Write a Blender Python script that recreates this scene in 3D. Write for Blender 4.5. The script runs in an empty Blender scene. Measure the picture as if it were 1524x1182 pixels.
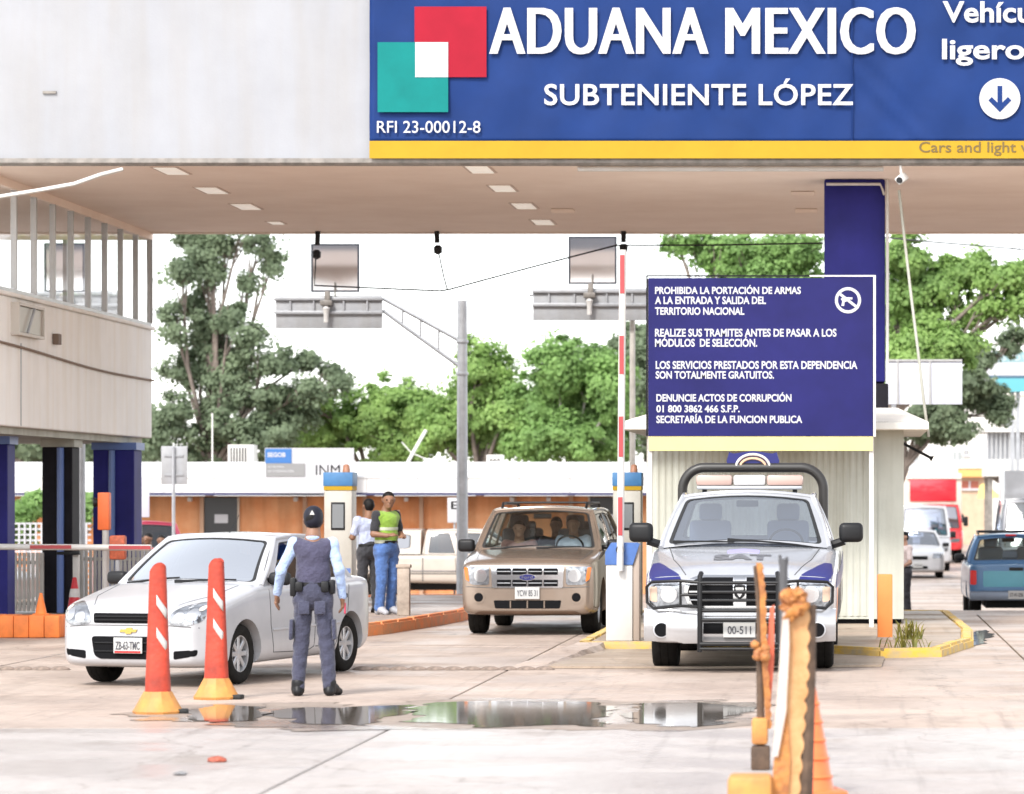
import bpy, bmesh, math, random
import numpy as np
from mathutils import Vector, Matrix, Euler
from mathutils.bvhtree import BVHTree

SC = bpy.context.scene
COL = SC.collection
R = math.radians

# ------------------------------------------------------------------ camera
F, CX, CY, CH = 5000.0, 1270.0, 740.0, 1.8      # focal length and axis of the cropped 1524 px frame
cam = bpy.data.cameras.new('camera')
cam.sensor_width = 36.0
cam.lens = 36.0 * F / 1524.0
cam.shift_x = (762.0 - CX) / 1524.0
cam.shift_y = (CY - 591.0) / 1524.0
cam.clip_start = 0.5
cam.clip_end = 3000.0
cam.dof.use_dof = True
cam.dof.focus_distance = 37.0
cam.dof.aperture_fstop = 2.8
cam_o = bpy.data.objects.new('camera', cam)
COL.objects.link(cam_o)
cam_o.location = (0, 0, CH)
cam_o.rotation_euler = (R(90), 0, 0)
SC.camera = cam_o

# ------------------------------------------------------------------ sky, sun, exposure
SUN_EL, SUN_AZ = R(46), R(205)                   # high veiled sun, behind and left of the camera
world = bpy.data.worlds.new('World')
SC.world = world
world.use_nodes = True
wn = world.node_tree
for n in list(wn.nodes): wn.nodes.remove(n)
sky = wn.nodes.new('ShaderNodeTexSky')
sky.sky_type = 'NISHITA'
sky.sun_disc = False
sky.sun_elevation = SUN_EL
sky.sun_rotation = SUN_AZ
sky.air_density = 1.0
sky.dust_density = 1.0
sky.ozone_density = 1.0
hs = wn.nodes.new('ShaderNodeHueSaturation')
hs.inputs['Saturation'].default_value = 0.22
hs.inputs['Value'].default_value = 1.0
bg = wn.nodes.new('ShaderNodeBackground')
bg.inputs['Strength'].default_value = 0.15
wo = wn.nodes.new('ShaderNodeOutputWorld')
wn.links.new(sky.outputs[0], hs.inputs['Color'])
wn.links.new(hs.outputs[0], bg.inputs['Color'])
wn.links.new(bg.outputs[0], wo.inputs['Surface'])

sun = bpy.data.lights.new('sun', 'SUN')
sun.energy = 1.35
sun.angle = R(14)
sun.color = (1.0, 0.96, 0.9)
sun_o = bpy.data.objects.new('sun', sun)
COL.objects.link(sun_o)
sd = Vector((math.sin(SUN_AZ) * math.cos(SUN_EL), math.cos(SUN_AZ) * math.cos(SUN_EL), math.sin(SUN_EL)))
sun_o.rotation_euler = (-sd).to_track_quat('-Z', 'Y').to_euler()
sun_o.location = (0, 0, 60)

vs = SC.view_settings
vs.view_transform = 'Standard'
vs.look = 'None'
vs.exposure = 1.60
vs.gamma = 1.0
vs.use_curve_mapping = False
SC.render.engine = 'CYCLES'
SC.cycles.use_denoising = True
SC.cycles.max_bounces = 8
SC.cycles.transparent_max_bounces = 24
SC.cycles.caustics_reflective = False
SC.cycles.caustics_refractive = False

# ------------------------------------------------------------------ helpers: pixels, materials, objects
def PX(x, d): return (x - CX) * d / F
def PZ(y, d): return CH + (CY - y) * d / F
def W(x, y, d): return Vector((PX(x, d), d, PZ(y, d)))

def terrain(x, y):
    """ground height: level apron, falling to the yard behind, rising far off"""
    t = min(max((y - 52.0) / 17.0, 0.0), 1.0)
    h = -0.65 * (t * t * (3 - 2 * t))
    t2 = min(max((y - 135.0) / 120.0, 0.0), 1.0)
    return h + 1.6 * t2 * t2 * (3 - 2 * t2)

MATS = {}
def mat(name, color, rough=0.5, metal=0.0, var=0.0, var2=None, vscale=3.0, bump=0.0, bscale=30.0,
        coat=0.0, spec=0.5, stretch=None, trans=0.0, detail=4.0, obj_random=0.0, emit=0.0, streak=0.0, sheen=0.0):
    if name in MATS: return MATS[name]
    m = bpy.data.materials.new(name); m.use_nodes = True
    nt = m.node_tree; N = nt.nodes; L = nt.links
    b = N['Principled BSDF']
    c = (*color, 1.0)
    b.inputs['Base Color'].default_value = c
    b.inputs['Roughness'].default_value = rough
    b.inputs['Metallic'].default_value = metal
    b.inputs['Coat Weight'].default_value = coat
    b.inputs['Coat Roughness'].default_value = 0.05
    b.inputs['Specular IOR Level'].default_value = spec
    if sheen: b.inputs['Sheen Weight'].default_value = sheen
    if emit:
        b.inputs['Emission Color'].default_value = c
        b.inputs['Emission Strength'].default_value = emit
    tc = N.new('ShaderNodeTexCoord')
    mp = N.new('ShaderNodeMapping')
    L.new(tc.outputs['Object'], mp.inputs['Vector'])
    if stretch: mp.inputs['Scale'].default_value = stretch
    src = None
    if var or var2:
        nz = N.new('ShaderNodeTexNoise'); nz.inputs['Scale'].default_value = vscale
        nz.inputs['Detail'].default_value = detail; nz.inputs['Roughness'].default_value = 0.62
        L.new(mp.outputs[0], nz.inputs['Vector'])
        rp = N.new('ShaderNodeValToRGB')
        rp.color_ramp.elements[0].position = 0.32; rp.color_ramp.elements[1].position = 0.68
        d = var2 if var2 else tuple(max(0.0, x * (1 - var)) for x in color)
        u = color if var2 else tuple(min(1.0, x * (1 + var)) for x in color)
        rp.color_ramp.elements[0].color = (*d, 1); rp.color_ramp.elements[1].color = (*u, 1)
        L.new(nz.outputs['Fac'], rp.inputs[0])
        src = rp.outputs[0]
    if streak:
        mp2 = N.new('ShaderNodeMapping'); mp2.inputs['Scale'].default_value = (1.6, 1.6, 0.14)
        L.new(tc.outputs['Object'], mp2.inputs['Vector'])
        n3 = N.new('ShaderNodeTexNoise'); n3.inputs['Scale'].default_value = 2.2; n3.inputs['Detail'].default_value = 6
        L.new(mp2.outputs[0], n3.inputs['Vector'])
        r3 = N.new('ShaderNodeValToRGB')
        r3.color_ramp.elements[0].position = 0.30; r3.color_ramp.elements[1].position = 0.58
        g = 1 - streak
        r3.color_ramp.elements[0].color = (g, g * 0.97, g * 0.92, 1); r3.color_ramp.elements[1].color = (1, 1, 1, 1)
        L.new(n3.outputs['Fac'], r3.inputs[0])
        mx = N.new('ShaderNodeMix'); mx.data_type = 'RGBA'; mx.blend_type = 'MULTIPLY'; mx.inputs[0].default_value = 1
        if src: L.new(src, mx.inputs[6])
        else: mx.inputs[6].default_value = c
        L.new(r3.outputs[0], mx.inputs[7]); src = mx.outputs[2]
    if obj_random:
        oi = N.new('ShaderNodeObjectInfo')
        h2 = N.new('ShaderNodeHueSaturation')
        mr = N.new('ShaderNodeMapRange'); mr.inputs['To Min'].default_value = 1 - obj_random; mr.inputs['To Max'].default_value = 1 + obj_random
        L.new(oi.outputs['Random'], mr.inputs['Value']); L.new(mr.outputs[0], h2.inputs['Value'])
        if src: L.new(src, h2.inputs['Color'])
        else: h2.inputs['Color'].default_value = c
        src = h2.outputs[0]
    if src: L.new(src, b.inputs['Base Color'])
    if bump:
        n2 = N.new('ShaderNodeTexNoise'); n2.inputs['Scale'].default_value = bscale; n2.inputs['Detail'].default_value = 5
        L.new(mp.outputs[0], n2.inputs['Vector'])
        bp = N.new('ShaderNodeBump'); bp.inputs['Strength'].default_value = bump; bp.inputs['Distance'].default_value = 0.02
        L.new(n2.outputs['Fac'], bp.inputs['Height']); L.new(bp.outputs[0], b.inputs['Normal'])
    if trans:
        tb = N.new('ShaderNodeBsdfTranslucent')
        if src: L.new(src, tb.inputs['Color'])
        else: tb.inputs['Color'].default_value = c
        mxs = N.new('ShaderNodeMixShader'); mxs.inputs[0].default_value = trans
        out = N['Material Output']
        L.new(b.outputs[0], mxs.inputs[1]); L.new(tb.outputs[0], mxs.inputs[2]); L.new(mxs.outputs[0], out.inputs['Surface'])
    MATS[name] = m
    return m

def glass(name, tint, reflect=0.06, rough=0.02, edge=0.9):
    """thin pane: tinted see-through plus a Fresnel reflection"""
    if name in MATS: return MATS[name]
    m = bpy.data.materials.new(name); m.use_nodes = True
    nt = m.node_tree; N = nt.nodes; L = nt.links
    N.remove(N['Principled BSDF'])
    t = N.new('ShaderNodeBsdfTransparent'); t.inputs[0].default_value = (*tint, 1)
    g = N.new('ShaderNodeBsdfGlossy'); g.inputs['Roughness'].default_value = rough; g.inputs[0].default_value = (0.95, 0.97, 1.0, 1)
    fr = N.new('ShaderNodeLayerWeight'); fr.inputs[0].default_value = 0.5
    pw = N.new('ShaderNodeMath'); pw.operation = 'POWER'; pw.inputs[1].default_value = 5.0
    ad = N.new('ShaderNodeMath'); ad.operation = 'MULTIPLY_ADD'; ad.use_clamp = True; ad.inputs[1].default_value = edge; ad.inputs[2].default_value = reflect + 0.035
    mx = N.new('ShaderNodeMixShader')
    L.new(fr.outputs['Facing'], pw.inputs[0]); L.new(pw.outputs[0], ad.inputs[0]); L.new(ad.outputs[0], mx.inputs[0])
    L.new(t.outputs[0], mx.inputs[1]); L.new(g.outputs[0], mx.inputs[2])
    L.new(mx.outputs[0], N['Material Output'].inputs['Surface'])
    MATS[name] = m
    return m

def tag(o, label=None, cat=None, group=None, kind=None):
    if label: o['label'] = label
    if cat: o['category'] = cat
    if group: o['group'] = group
    if kind: o['kind'] = kind
    return o

def link(o, parent=None):
    COL.objects.link(o)
    if parent: o.parent = parent
    return o

def empty(name, loc=(0, 0, 0), rz=0.0, label=None, cat=None, group=None):
    o = bpy.data.objects.new(name, None); o.empty_display_size = 0.2
    link(o); o.location = loc; o.rotation_euler = (0, 0, rz)
    return tag(o, label, cat, group)

def shade(me, angle=35):
    me.polygons.foreach_set('use_smooth', [True] * len(me.polygons))
    me.set_sharp_from_angle(angle=R(angle))

def build(name, bm, m, parent=None, smooth=35, loc=None, clean=False):
    if clean: bmesh.ops.remove_doubles(bm, verts=bm.verts, dist=1e-5)
    bmesh.ops.recalc_face_normals(bm, faces=bm.faces)
    me = bpy.data.meshes.new(name); bm.to_mesh(me); bm.free()
    if m: me.materials.append(m)
    if smooth: shade(me, smooth)
    o = bpy.data.objects.new(name, me)
    link(o, parent)
    if loc is not None: o.location = loc
    return o

def B(): return bmesh.new()

def box(bm, c, s, rot=None, bevel=0.0, seg=2):
    """box of size s centred on c"""
    r = bmesh.ops.create_cube(bm, size=1.0)
    vs_ = r['verts']
    M = Matrix.Translation(Vector(c)) @ (rot.to_matrix().to_4x4() if rot else Matrix()) @ Matrix.Diagonal((*s, 1))
    bmesh.ops.transform(bm, matrix=M, verts=vs_)
    if bevel:
        es = list({e for v in vs_ for e in v.link_edges})
        bmesh.ops.bevel(bm, geom=es, offset=bevel, segments=seg, profile=0.5, affect='EDGES')
    return bm

def box2(bm, a, b, bevel=0.0, seg=2):
    a, b = Vector(a), Vector(b)
    return box(bm, (a + b) / 2, [abs(x) for x in (b - a)], None, bevel, seg)

def tube(bm, pts, rad, n=10, caps=True, flat=None):
    """round tube through pts; rad is one radius or one per point"""
    pts = [Vector(p) for p in pts]
    if not hasattr(rad, '__len__'): rad = [rad] * len(pts)
    rings = []; up = None
    for i, p in enumerate(pts):
        t = (pts[min(i + 1, len(pts) - 1)] - pts[max(i - 1, 0)])
        t = t.normalized() if t.length > 1e-9 else Vector((0, 0, 1))
        if up is None:
            up = t.cross(Vector((0, 1, 0)) if abs(t.y) < 0.9 else Vector((1, 0, 0))).normalized()
        else:
            up = (up - t * up.dot(t)).normalized()
        v2 = t.cross(up)
        rings.append([bm.verts.new(p + (up * math.cos(2 * math.pi * k / n) + v2 * math.sin(2 * math.pi * k / n)) * rad[i]) for k in range(n)])
    for a, b in zip(rings, rings[1:]):
        for k in range(n):
            bm.faces.new((a[k], a[(k + 1) % n], b[(k + 1) % n], b[k]))
    if caps:
        bm.faces.new(rings[0][::-1]); bm.faces.new(rings[-1])
    return bm

def lathe(bm, prof, c=(0, 0, 0), n=24, axis='Z', caps=True):
    """profile [(r, h)] spun round an axis through c"""
    c = Vector(c); rings = []
    for r, h in prof:
        ring = []
        for k in range(n):
            a = 2 * math.pi * k / n
            u, v = r * math.cos(a), r * math.sin(a)
            p = {'Z': (u, v, h), 'Y': (u, h, v), 'X': (h, u, v)}[axis]
            ring.append(bm.verts.new(c + Vector(p)))
        rings.append(ring)
    for a, b in zip(rings, rings[1:]):
        for k in range(n):
            bm.faces.new((a[k], a[(k + 1) % n], b[(k + 1) % n], b[k]))
    if caps:
        bm.faces.new(rings[0]); bm.faces.new(rings[-1])
    return bm

def prism(bm, poly, axis, a, b):
    """2D polygon extruded along an axis from a to b. axis Y: poly is (x,z); X: (y,z); Z: (x,y)"""
    def P(p, h): return {'Y': (p[0], h, p[1]), 'X': (h, p[0], p[1]), 'Z': (p[0], p[1], h)}[axis]
    v0 = [bm.verts.new(P(p, a)) for p in poly]; v1 = [bm.verts.new(P(p, b)) for p in poly]
    bm.faces.new(v0); bm.faces.new(v1[::-1])
    n = len(poly)
    for i in range(n): bm.faces.new((v0[i], v0[(i + 1) % n], v1[(i + 1) % n], v1[i]))
    return bm

def rrect(cx, cz, w, h, r, n=5):
    """rounded rectangle outline"""
    out = []
    for (sx, sz, a0) in ((1, 1, 0), (-1, 1, 90), (-1, -1, 180), (1, -1, 270)):
        for k in range(n + 1):
            a = R(a0 + 90 * k / n)
            out.append((cx + sx * (w / 2 - r) + r * math.cos(a), cz + sz * (h / 2 - r) + r * math.sin(a)))
    return out

def disc2(cx, cz, r, n=20, ry=None):
    return [(cx + r * math.cos(2 * math.pi * k / n), cz + (ry or r) * math.sin(2 * math.pi * k / n)) for k in range(n)]

def roundpoly(pts, r, n=4):
    """polygon with rounded corners"""
    out = []; N = len(pts)
    P = [Vector((p[0], p[1])) for p in pts]
    for i in range(N):
        a, b, c = P[i - 1], P[i], P[(i + 1) % N]
        d1, d2 = (a - b), (c - b)
        q = min(r, d1.length * 0.45, d2.length * 0.45)
        p1, p2 = b + d1.normalized() * q, b + d2.normalized() * q
        for k in range(n + 1):
            t = k / n
            v = p1 * (1 - t) ** 2 + b * 2 * t * (1 - t) + p2 * t * t
            out.append((v.x, v.y))
    return out

def densify(pts, step):
    out = []
    for i in range(len(pts)):
        a = Vector(pts[i]); b = Vector(pts[(i + 1) % len(pts)])
        k = max(1, int((b - a).length / step))
        for j in range(k): out.append(tuple(a.lerp(b, j / k)))
    return out

def bake(o):
    dg = bpy.context.evaluated_depsgraph_get()
    me = bpy.data.meshes.new_from_object(o.evaluated_get(dg), preserve_all_data_layers=True, depsgraph=dg)
    old = o.data
    o.modifiers.clear(); o.data = me
    bpy.data.meshes.remove(old)
    return o

FONT_CACHE = {}
WORDS = []
def text_mesh(s, bold=0.0, extrude=0.006, space=1.0):
    c = bpy.data.curves.new('t', 'FONT'); c.body = s
    c.offset = bold; c.extrude = extrude; c.space_character = space; c.resolution_u = 4
    o = bpy.data.objects.new('t', c); COL.objects.link(o)
    dg = bpy.context.evaluated_depsgraph_get(); dg.update()
    me = bpy.data.meshes.new_from_object(o.evaluated_get(dg))
    bpy.data.objects.remove(o); bpy.data.curves.remove(c)
    return me

def text_on(s, x0, z0, x1, z1, y, m, parent, bold=0.0, name='lettering', M=None, space=1.0, keep=False, wordgap=0.30, multi=0.0):
    """letters fitted to the rectangle x0..x1, z0..z1, facing -Y on plane y (or through matrix M)"""
    me = text_mesh(s, 0.0 if multi else bold, 0.5, space)
    if multi:                                   # heavier strokes: staggered copies pressed together
        b0 = bmesh.new()
        for q_ in range(-2, 3):
            n0 = len(b0.verts); b0.from_mesh(me); b0.verts.ensure_lookup_table()
            for v_ in b0.verts[n0:]: v_.co += Vector((q_ * multi / 2, 0, -abs(q_) * 0.12 - 0.06 * (q_ > 0)))
        b0.to_mesh(me); b0.free()
    co = np.empty(len(me.vertices) * 3); me.vertices.foreach_get('co', co); co = co.reshape(-1, 3)
    lo, hi = co.min(0), co.max(0)
    sx = (x1 - x0) / (hi[0] - lo[0]); sz = (z1 - z0) / (hi[1] - lo[1])
    if keep: sx = sz
    out = np.stack([x0 + (co[:, 0] - lo[0]) * sx, y - 0.004 + (0.5 - co[:, 2]) * 0.006, z0 + (co[:, 1] - lo[1]) * sz], 1)
    me.vertices.foreach_set('co', out.ravel())
    me.materials.clear(); me.materials.append(m)
    if M: me.transform(M)
    me.name = name
    # one part per word
    bm = bmesh.new(); bm.from_mesh(me)
    bm.verts.ensure_lookup_table()
    left = set(bm.verts); isl = []
    while left:
        st = [left.pop()]; cur = [st[0]]
        while st:
            v = st.pop()
            for e in v.link_edges:
                w_ = e.other_vert(v)
                if w_ in left: left.discard(w_); st.append(w_); cur.append(w_)
        isl.append(cur)
    hx = out[:, 0]; gap = (z1 - z0) * wordgap
    ux = Vector((1, 0, 0)) if M is None else (M.to_3x3() @ Vector((1, 0, 0)))
    rng_ = sorted(((min(v.co.dot(ux) for v in c), max(v.co.dot(ux) for v in c), c) for c in isl), key=lambda t: t[:2])
    words = []
    for a, b, c in rng_:
        if words and a - words[-1][1] < gap: words[-1][1] = max(words[-1][1], b); words[-1][2] += c
        else: words.append([a, b, list(c)])
    res = None
    if len(words) <= 1:
        bm.free(); res = bpy.data.objects.new(name, me); link(res, parent); return res
    for a, b, c in words:
        b2 = bm.copy(); keep_ = {v.index for v in c}
        bm.verts.index_update(); keep_ = {v.index for v in c}
        b2.verts.ensure_lookup_table()
        bmesh.ops.delete(b2, geom=[b2.verts[i] for i in range(len(b2.verts)) if i not in keep_], context='VERTS')
        m2 = bpy.data.meshes.new(name); b2.to_mesh(m2); b2.free(); m2.materials.append(m)
        o = bpy.data.objects.new(name, m2); link(o, parent)
        if res is None: res = o
        else: WORDS.append((res, o))
    bm.free(); bpy.data.meshes.remove(me)
    return res

def copy_tree(o, parent=None):
    c = o.copy(); COL.objects.link(c); c.parent = parent
    for ch in list(o.children): copy_tree(ch, c)
    return c

# ------------------------------------------------------------------ palette
M_white_wall = mat('white_wall', (0.88, 0.86, 0.83), 0.75, var=0.05, vscale=0.8, streak=0.07, bump=0.1)
M_fascia = mat('fascia_paint', (0.295, 0.30, 0.322), 0.6, var=0.06, vscale=0.9, streak=0.03, bump=0.08)
M_soffit = mat('soffit_paint', (0.94, 0.81, 0.71), 0.75, var2=(0.86, 0.72, 0.62), vscale=0.8, bump=0.1, detail=7)
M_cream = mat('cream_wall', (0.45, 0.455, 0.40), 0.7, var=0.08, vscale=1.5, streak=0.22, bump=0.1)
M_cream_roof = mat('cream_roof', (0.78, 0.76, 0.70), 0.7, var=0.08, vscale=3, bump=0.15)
M_blue = mat('banner_blue', (0.008, 0.030, 0.132), 0.6, var=0.12, vscale=1.2, bump=0.1, bscale=3, spec=0.15)
M_navy = mat('navy_panel', (0.013, 0.0125, 0.095), 0.5, var=0.2, var2=None, vscale=0.9, spec=0.18)
M_colblue = mat('column_blue', (0.022, 0.022, 0.17), 0.5, var=0.2, vscale=1.2, spec=0.15, streak=0.15)
M_coldark = mat('column_dark', (0.010, 0.009, 0.013), 0.6, var=0.3, vscale=4, spec=0.15)
M_midblue = mat('mid_blue', (0.10, 0.17, 0.42), 0.35)
M_yellow = mat('banner_yellow', (0.40, 0.245, 0.015), 0.6, spec=0.2, var=0.06, vscale=2)
M_paleyellow = mat('pale_yellow', (0.62, 0.52, 0.22), 0.55, var=0.05, vscale=2)
M_red = mat('logo_red', (0.29, 0.008, 0.023), 0.6, spec=0.15, var=0.08, vscale=2)
M_teal = mat('logo_teal', (0.003, 0.17, 0.16), 0.6, spec=0.15, var=0.1, vscale=2)
M_signwhite = mat('sign_white', (0.47, 0.47, 0.49), 0.5)
M_textgrey = mat('text_grey', (0.15, 0.11, 0.05), 0.7, spec=0.1)
M_gutter = mat('gutter', (0.22, 0.20, 0.18), 0.6, var=0.3, vscale=6)
M_steel = mat('galvanised', (0.40, 0.41, 0.43), 0.45, metal=0.5, var=0.12, vscale=5)
M_grey = mat('sign_back_grey', (0.36, 0.37, 0.39), 0.55, var=0.1, vscale=3, streak=0.1)
M_alu = mat('aluminium', (0.50, 0.50, 0.50), 0.4, metal=0.4, var=0.1)
M_black = mat('black_plastic', (0.011, 0.011, 0.012), 0.45, spec=0.25)
M_blackmat = mat('black_matt', (0.006, 0.006, 0.007), 0.8, spec=0.1)
M_cable = mat('cable_black', (0.015, 0.015, 0.016), 0.6)
M_whiteplastic = mat('white_plastic', (0.60, 0.585, 0.565), 0.45, var=0.05, streak=0.06)
M_orange = mat('orange_paint', (0.75, 0.19, 0.035), 0.6, var=0.22, vscale=4, bump=0.2)
M_kerb_orange = mat('kerb_orange', (0.80, 0.22, 0.055), 0.75, var2=(0.52, 0.25, 0.12), vscale=5, bump=0.4, bscale=12)
M_kerb_yellow = mat('kerb_yellow', (0.66, 0.42, 0.06), 0.8, var2=(0.42, 0.34, 0.22), vscale=6, bump=0.4, bscale=12)
M_cone = mat('cone_orange', (0.72, 0.10, 0.02), 0.45, var=0.15, vscale=8)
M_post = mat('post_orange', (0.42, 0.040, 0.016), 0.5, var=0.35, vscale=5, streak=0.35, bump=0.2, bscale=25)
M_base_yel = mat('post_base_yellow', (0.56, 0.25, 0.055), 0.6, var2=(0.40, 0.17, 0.05), vscale=7, bump=0.2, bscale=20)
M_reflective = mat('reflective_white', (0.52, 0.50, 0.48), 0.4, var=0.15, vscale=12)
M_rubber = mat('rubber', (0.012, 0.012, 0.012), 0.7)
# ================================================================== THE SETTING
def concrete(name, base, dark, stain, wet=0.4, rnd=0.05):
    m = bpy.data.materials.new(name); m.use_nodes = True
    nt = m.node_tree; N = nt.nodes; L = nt.links; b = N['Principled BSDF']
    geo = N.new('ShaderNodeNewGeometry')
    def noise(scale, det, rough=0.6, st=(1, 1, 1), off=(0, 0, 0)):
        mp = N.new('ShaderNodeMapping'); mp.inputs['Scale'].default_value = st; mp.inputs['Location'].default_value = off
        L.new(geo.outputs['Position'], mp.inputs['Vector'])
        n = N.new('ShaderNodeTexNoise'); n.inputs['Scale'].default_value = scale; n.inputs['Detail'].default_value = det
        n.inputs['Roughness'].default_value = rough
        L.new(mp.outputs[0], n.inputs['Vector']); return n.outputs['Fac']
    def ramp(f, p0, p1, c0, c1):
        r = N.new('ShaderNodeValToRGB'); e = r.color_ramp.elements
        e[0].position, e[1].position = p0, p1
        e[0].color, e[1].color = (*c0, 1), (*c1, 1); L.new(f, r.inputs[0]); return r.outputs[0]
    def mix(f, a, c, mode='MIX'):
        x = N.new('ShaderNodeMix'); x.data_type = 'RGBA'; x.blend_type = mode
        if isinstance(f, float): x.inputs[0].default_value = f
        else: L.new(f, x.inputs[0])
        for s, i in ((a, 6), (c, 7)):
            if isinstance(s, tuple): x.inputs[i].default_value = (*s, 1)
            else: L.new(s, x.inputs[i])
        return x.outputs[2]
    c = ramp(noise(0.55, 8), 0.35, 0.62, dark, base)
    c = mix(0.55, c, ramp(noise(7.0, 6, 0.7), 0.3, 0.7, (0.72, 0.70, 0.68), (1.15, 1.14, 1.12)), 'MULTIPLY')
    st = ramp(noise(0.9, 9, 0.68, (1.0, 0.6, 1), (3, 7, 0)), 0.55, 0.72, (0, 0, 0), (0.85, 0.85, 0.85))
    c = mix(st, c, stain)
    # tyre drag marks along the lanes
    tr = ramp(noise(2.4, 7, 0.65, (3.2, 0.10, 1), (1, 0, 0)), 0.55, 0.72, (0, 0, 0), (0.40, 0.40, 0.40))
    c = mix(tr, c, tuple(x * 0.55 for x in stain))
    gr = ramp(noise(26.0, 5, 0.75, (1, 0.8, 1), (4, 4, 0)), 0.60, 0.70, (0, 0, 0), (0.55, 0.55, 0.55))
    c = mix(gr, c, tuple(x * 0.75 for x in stain))
    sp = ramp(noise(5.5, 8, 0.8, (1, 0.7, 1), (8, 1, 0)), 0.66, 0.72, (0, 0, 0), (0.6, 0.6, 0.6))
    c = mix(sp, c, tuple(x * 0.6 for x in stain))
    oil = ramp(noise(2.3, 4, 0.5, (1, 0.8, 1), (9, 2, 0)), 0.70, 0.76, (0, 0, 0), (0.7, 0.7, 0.7))
    c = mix(oil, c, (0.05, 0.045, 0.04))
    vo = N.new('ShaderNodeTexVoronoi'); vo.feature = 'DISTANCE_TO_EDGE'; vo.inputs['Scale'].default_value = 0.22
    wv = N.new('ShaderNodeMapping'); ad = N.new('ShaderNodeVectorMath'); ad.operation = 'ADD'
    nn = N.new('ShaderNodeTexNoise'); nn.inputs['Scale'].default_value = 1.3; nn.inputs['Detail'].default_value = 6
    L.new(geo.outputs['Position'], nn.inputs['Vector']); L.new(geo.outputs['Position'], ad.inputs[0]); L.new(nn.outputs['Color'], ad.inputs[1])
    L.new(ad.outputs[0], vo.inputs['Vector'])
    cr = ramp(vo.outputs['Distance'], 0.0, 0.004, (0.7, 0.7, 0.7), (0, 0, 0))
    c = mix(cr, c, tuple(x * 0.8 for x in stain))
    oi = N.new('ShaderNodeObjectInfo'); h2 = N.new('ShaderNodeHueSaturation')
    mr = N.new('ShaderNodeMapRange'); mr.inputs['To Min'].default_value = 1 - rnd; mr.inputs['To Max'].default_value = 1 + rnd
    L.new(oi.outputs['Random'], mr.inputs['Value']); L.new(mr.outputs[0], h2.inputs['Value']); L.new(c, h2.inputs['Color'])
    L.new(h2.outputs[0], b.inputs['Base Color'])
    rr = ramp(noise(0.45, 6, 0.6, (1, 1.6, 1), (5, 1, 0)), 0.46, 0.60, (wet, wet, wet), (0.8, 0.8, 0.8))
    L.new(rr, b.inputs['Roughness'])
    bp = N.new('ShaderNodeBump'); bp.inputs['Strength'].default_value = 0.25; bp.inputs['Distance'].default_value = 0.02
    L.new(noise(14, 6), bp.inputs['Height']); L.new(bp.outputs[0], b.inputs['Normal'])
    return m

M_concrete = concrete('road_concrete', (0.44, 0.355, 0.30), (0.32, 0.25, 0.21), (0.20, 0.15, 0.12))
M_concrete_near = concrete('road_concrete_pale', (0.405, 0.37, 0.352), (0.34, 0.305, 0.288), (0.22, 0.18, 0.155), wet=0.3)
M_earth = concrete('earth', (0.38, 0.30, 0.23), (0.26, 0.20, 0.15), (0.20, 0.15, 0.11), rnd=0.0)
M_joint = mat('joint_dirt', (0.10, 0.085, 0.07), 0.9, var=0.3, vscale=4)

# ground: one sheet to the horizon, following the terrain
bm = B()
xs = [-1500, -400, -150, -80, -50, -30, -15, 0, 15, 30, 50, 80, 150, 400, 1500]
ys = [-200, -50, 0, 30, 52] + [52 + 17 * k / 10 for k in range(1, 11)] + [90, 115, 135] + [135 + 12 * k for k in range(1, 11)] + [400, 900, 2600]
grid = [[bm.verts.new((x, y, terrain(x, y) - 0.03)) for x in xs] for y in ys]
for i in range(len(ys) - 1):
    for j in range(len(xs) - 1):
        bm.faces.new((grid[i][j], grid[i][j + 1], grid[i + 1][j + 1], grid[i + 1][j]))
ground = tag(build('ground', bm, M_joint), kind='structure')
ground['label'] = 'ground under the pavement reaching to the horizon'
ground.data.materials.clear(); ground.data.materials.append(M_earth)

# road slabs: every cast concrete slab is a piece of its own with an open joint
joint_x = [-36, -30.8, -25.4, -20, -14.6, -9.1, -3.6, 1.9, 7.4, 12.9, 18.4]
joint_y = [2, 8, 14, 20.2, 26.2, 30.6, 35.0, 40.5, 46.0, 51.5]
road = empty('road', (0, 0, 0)); tag(road, 'pale concrete apron of cast slabs in front of the checkpoint', None, None, 'structure')
rng = random.Random(4)
for j in range(len(joint_y) - 1):
    for i in range(len(joint_x) - 1):
        x0, x1, y0, y1 = joint_x[i], joint_x[i + 1], joint_y[j], joint_y[j + 1]
        g = 0.012
        bm = B()
        box2(bm, (x0 + g, y0 + g, -0.028), (x1 - g, y1 - g, 0.0 + rng.uniform(-0.003, 0.001)), bevel=0.006, seg=1)
        build('concrete_slab', bm, M_concrete_near if y1 <= 26.3 else M_concrete, road, smooth=0)
# asphalt yard and street behind, one sheet over the falling ground
bm = B()
gx = [-60, -40, -20, -10, 0, 10, 20, 40]; gy = [51.52, 52] + [52 + 17 * k / 10 for k in range(1, 11)] + [80, 100, 120, 135, 150, 170, 190]
gr = [[bm.verts.new((x, y, terrain(x, y) + 0.0)) for x in gx] for y in gy]
for i in range(len(gy) - 1):
    for j in range(len(gx) - 1):
        bm.faces.new((gr[i][j], gr[i][j + 1], gr[i + 1][j + 1], gr[i + 1][j]))
tag(build('street', bm, M_concrete), 'worn concrete street running on behind the checkpoint', None, None, 'structure')

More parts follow.
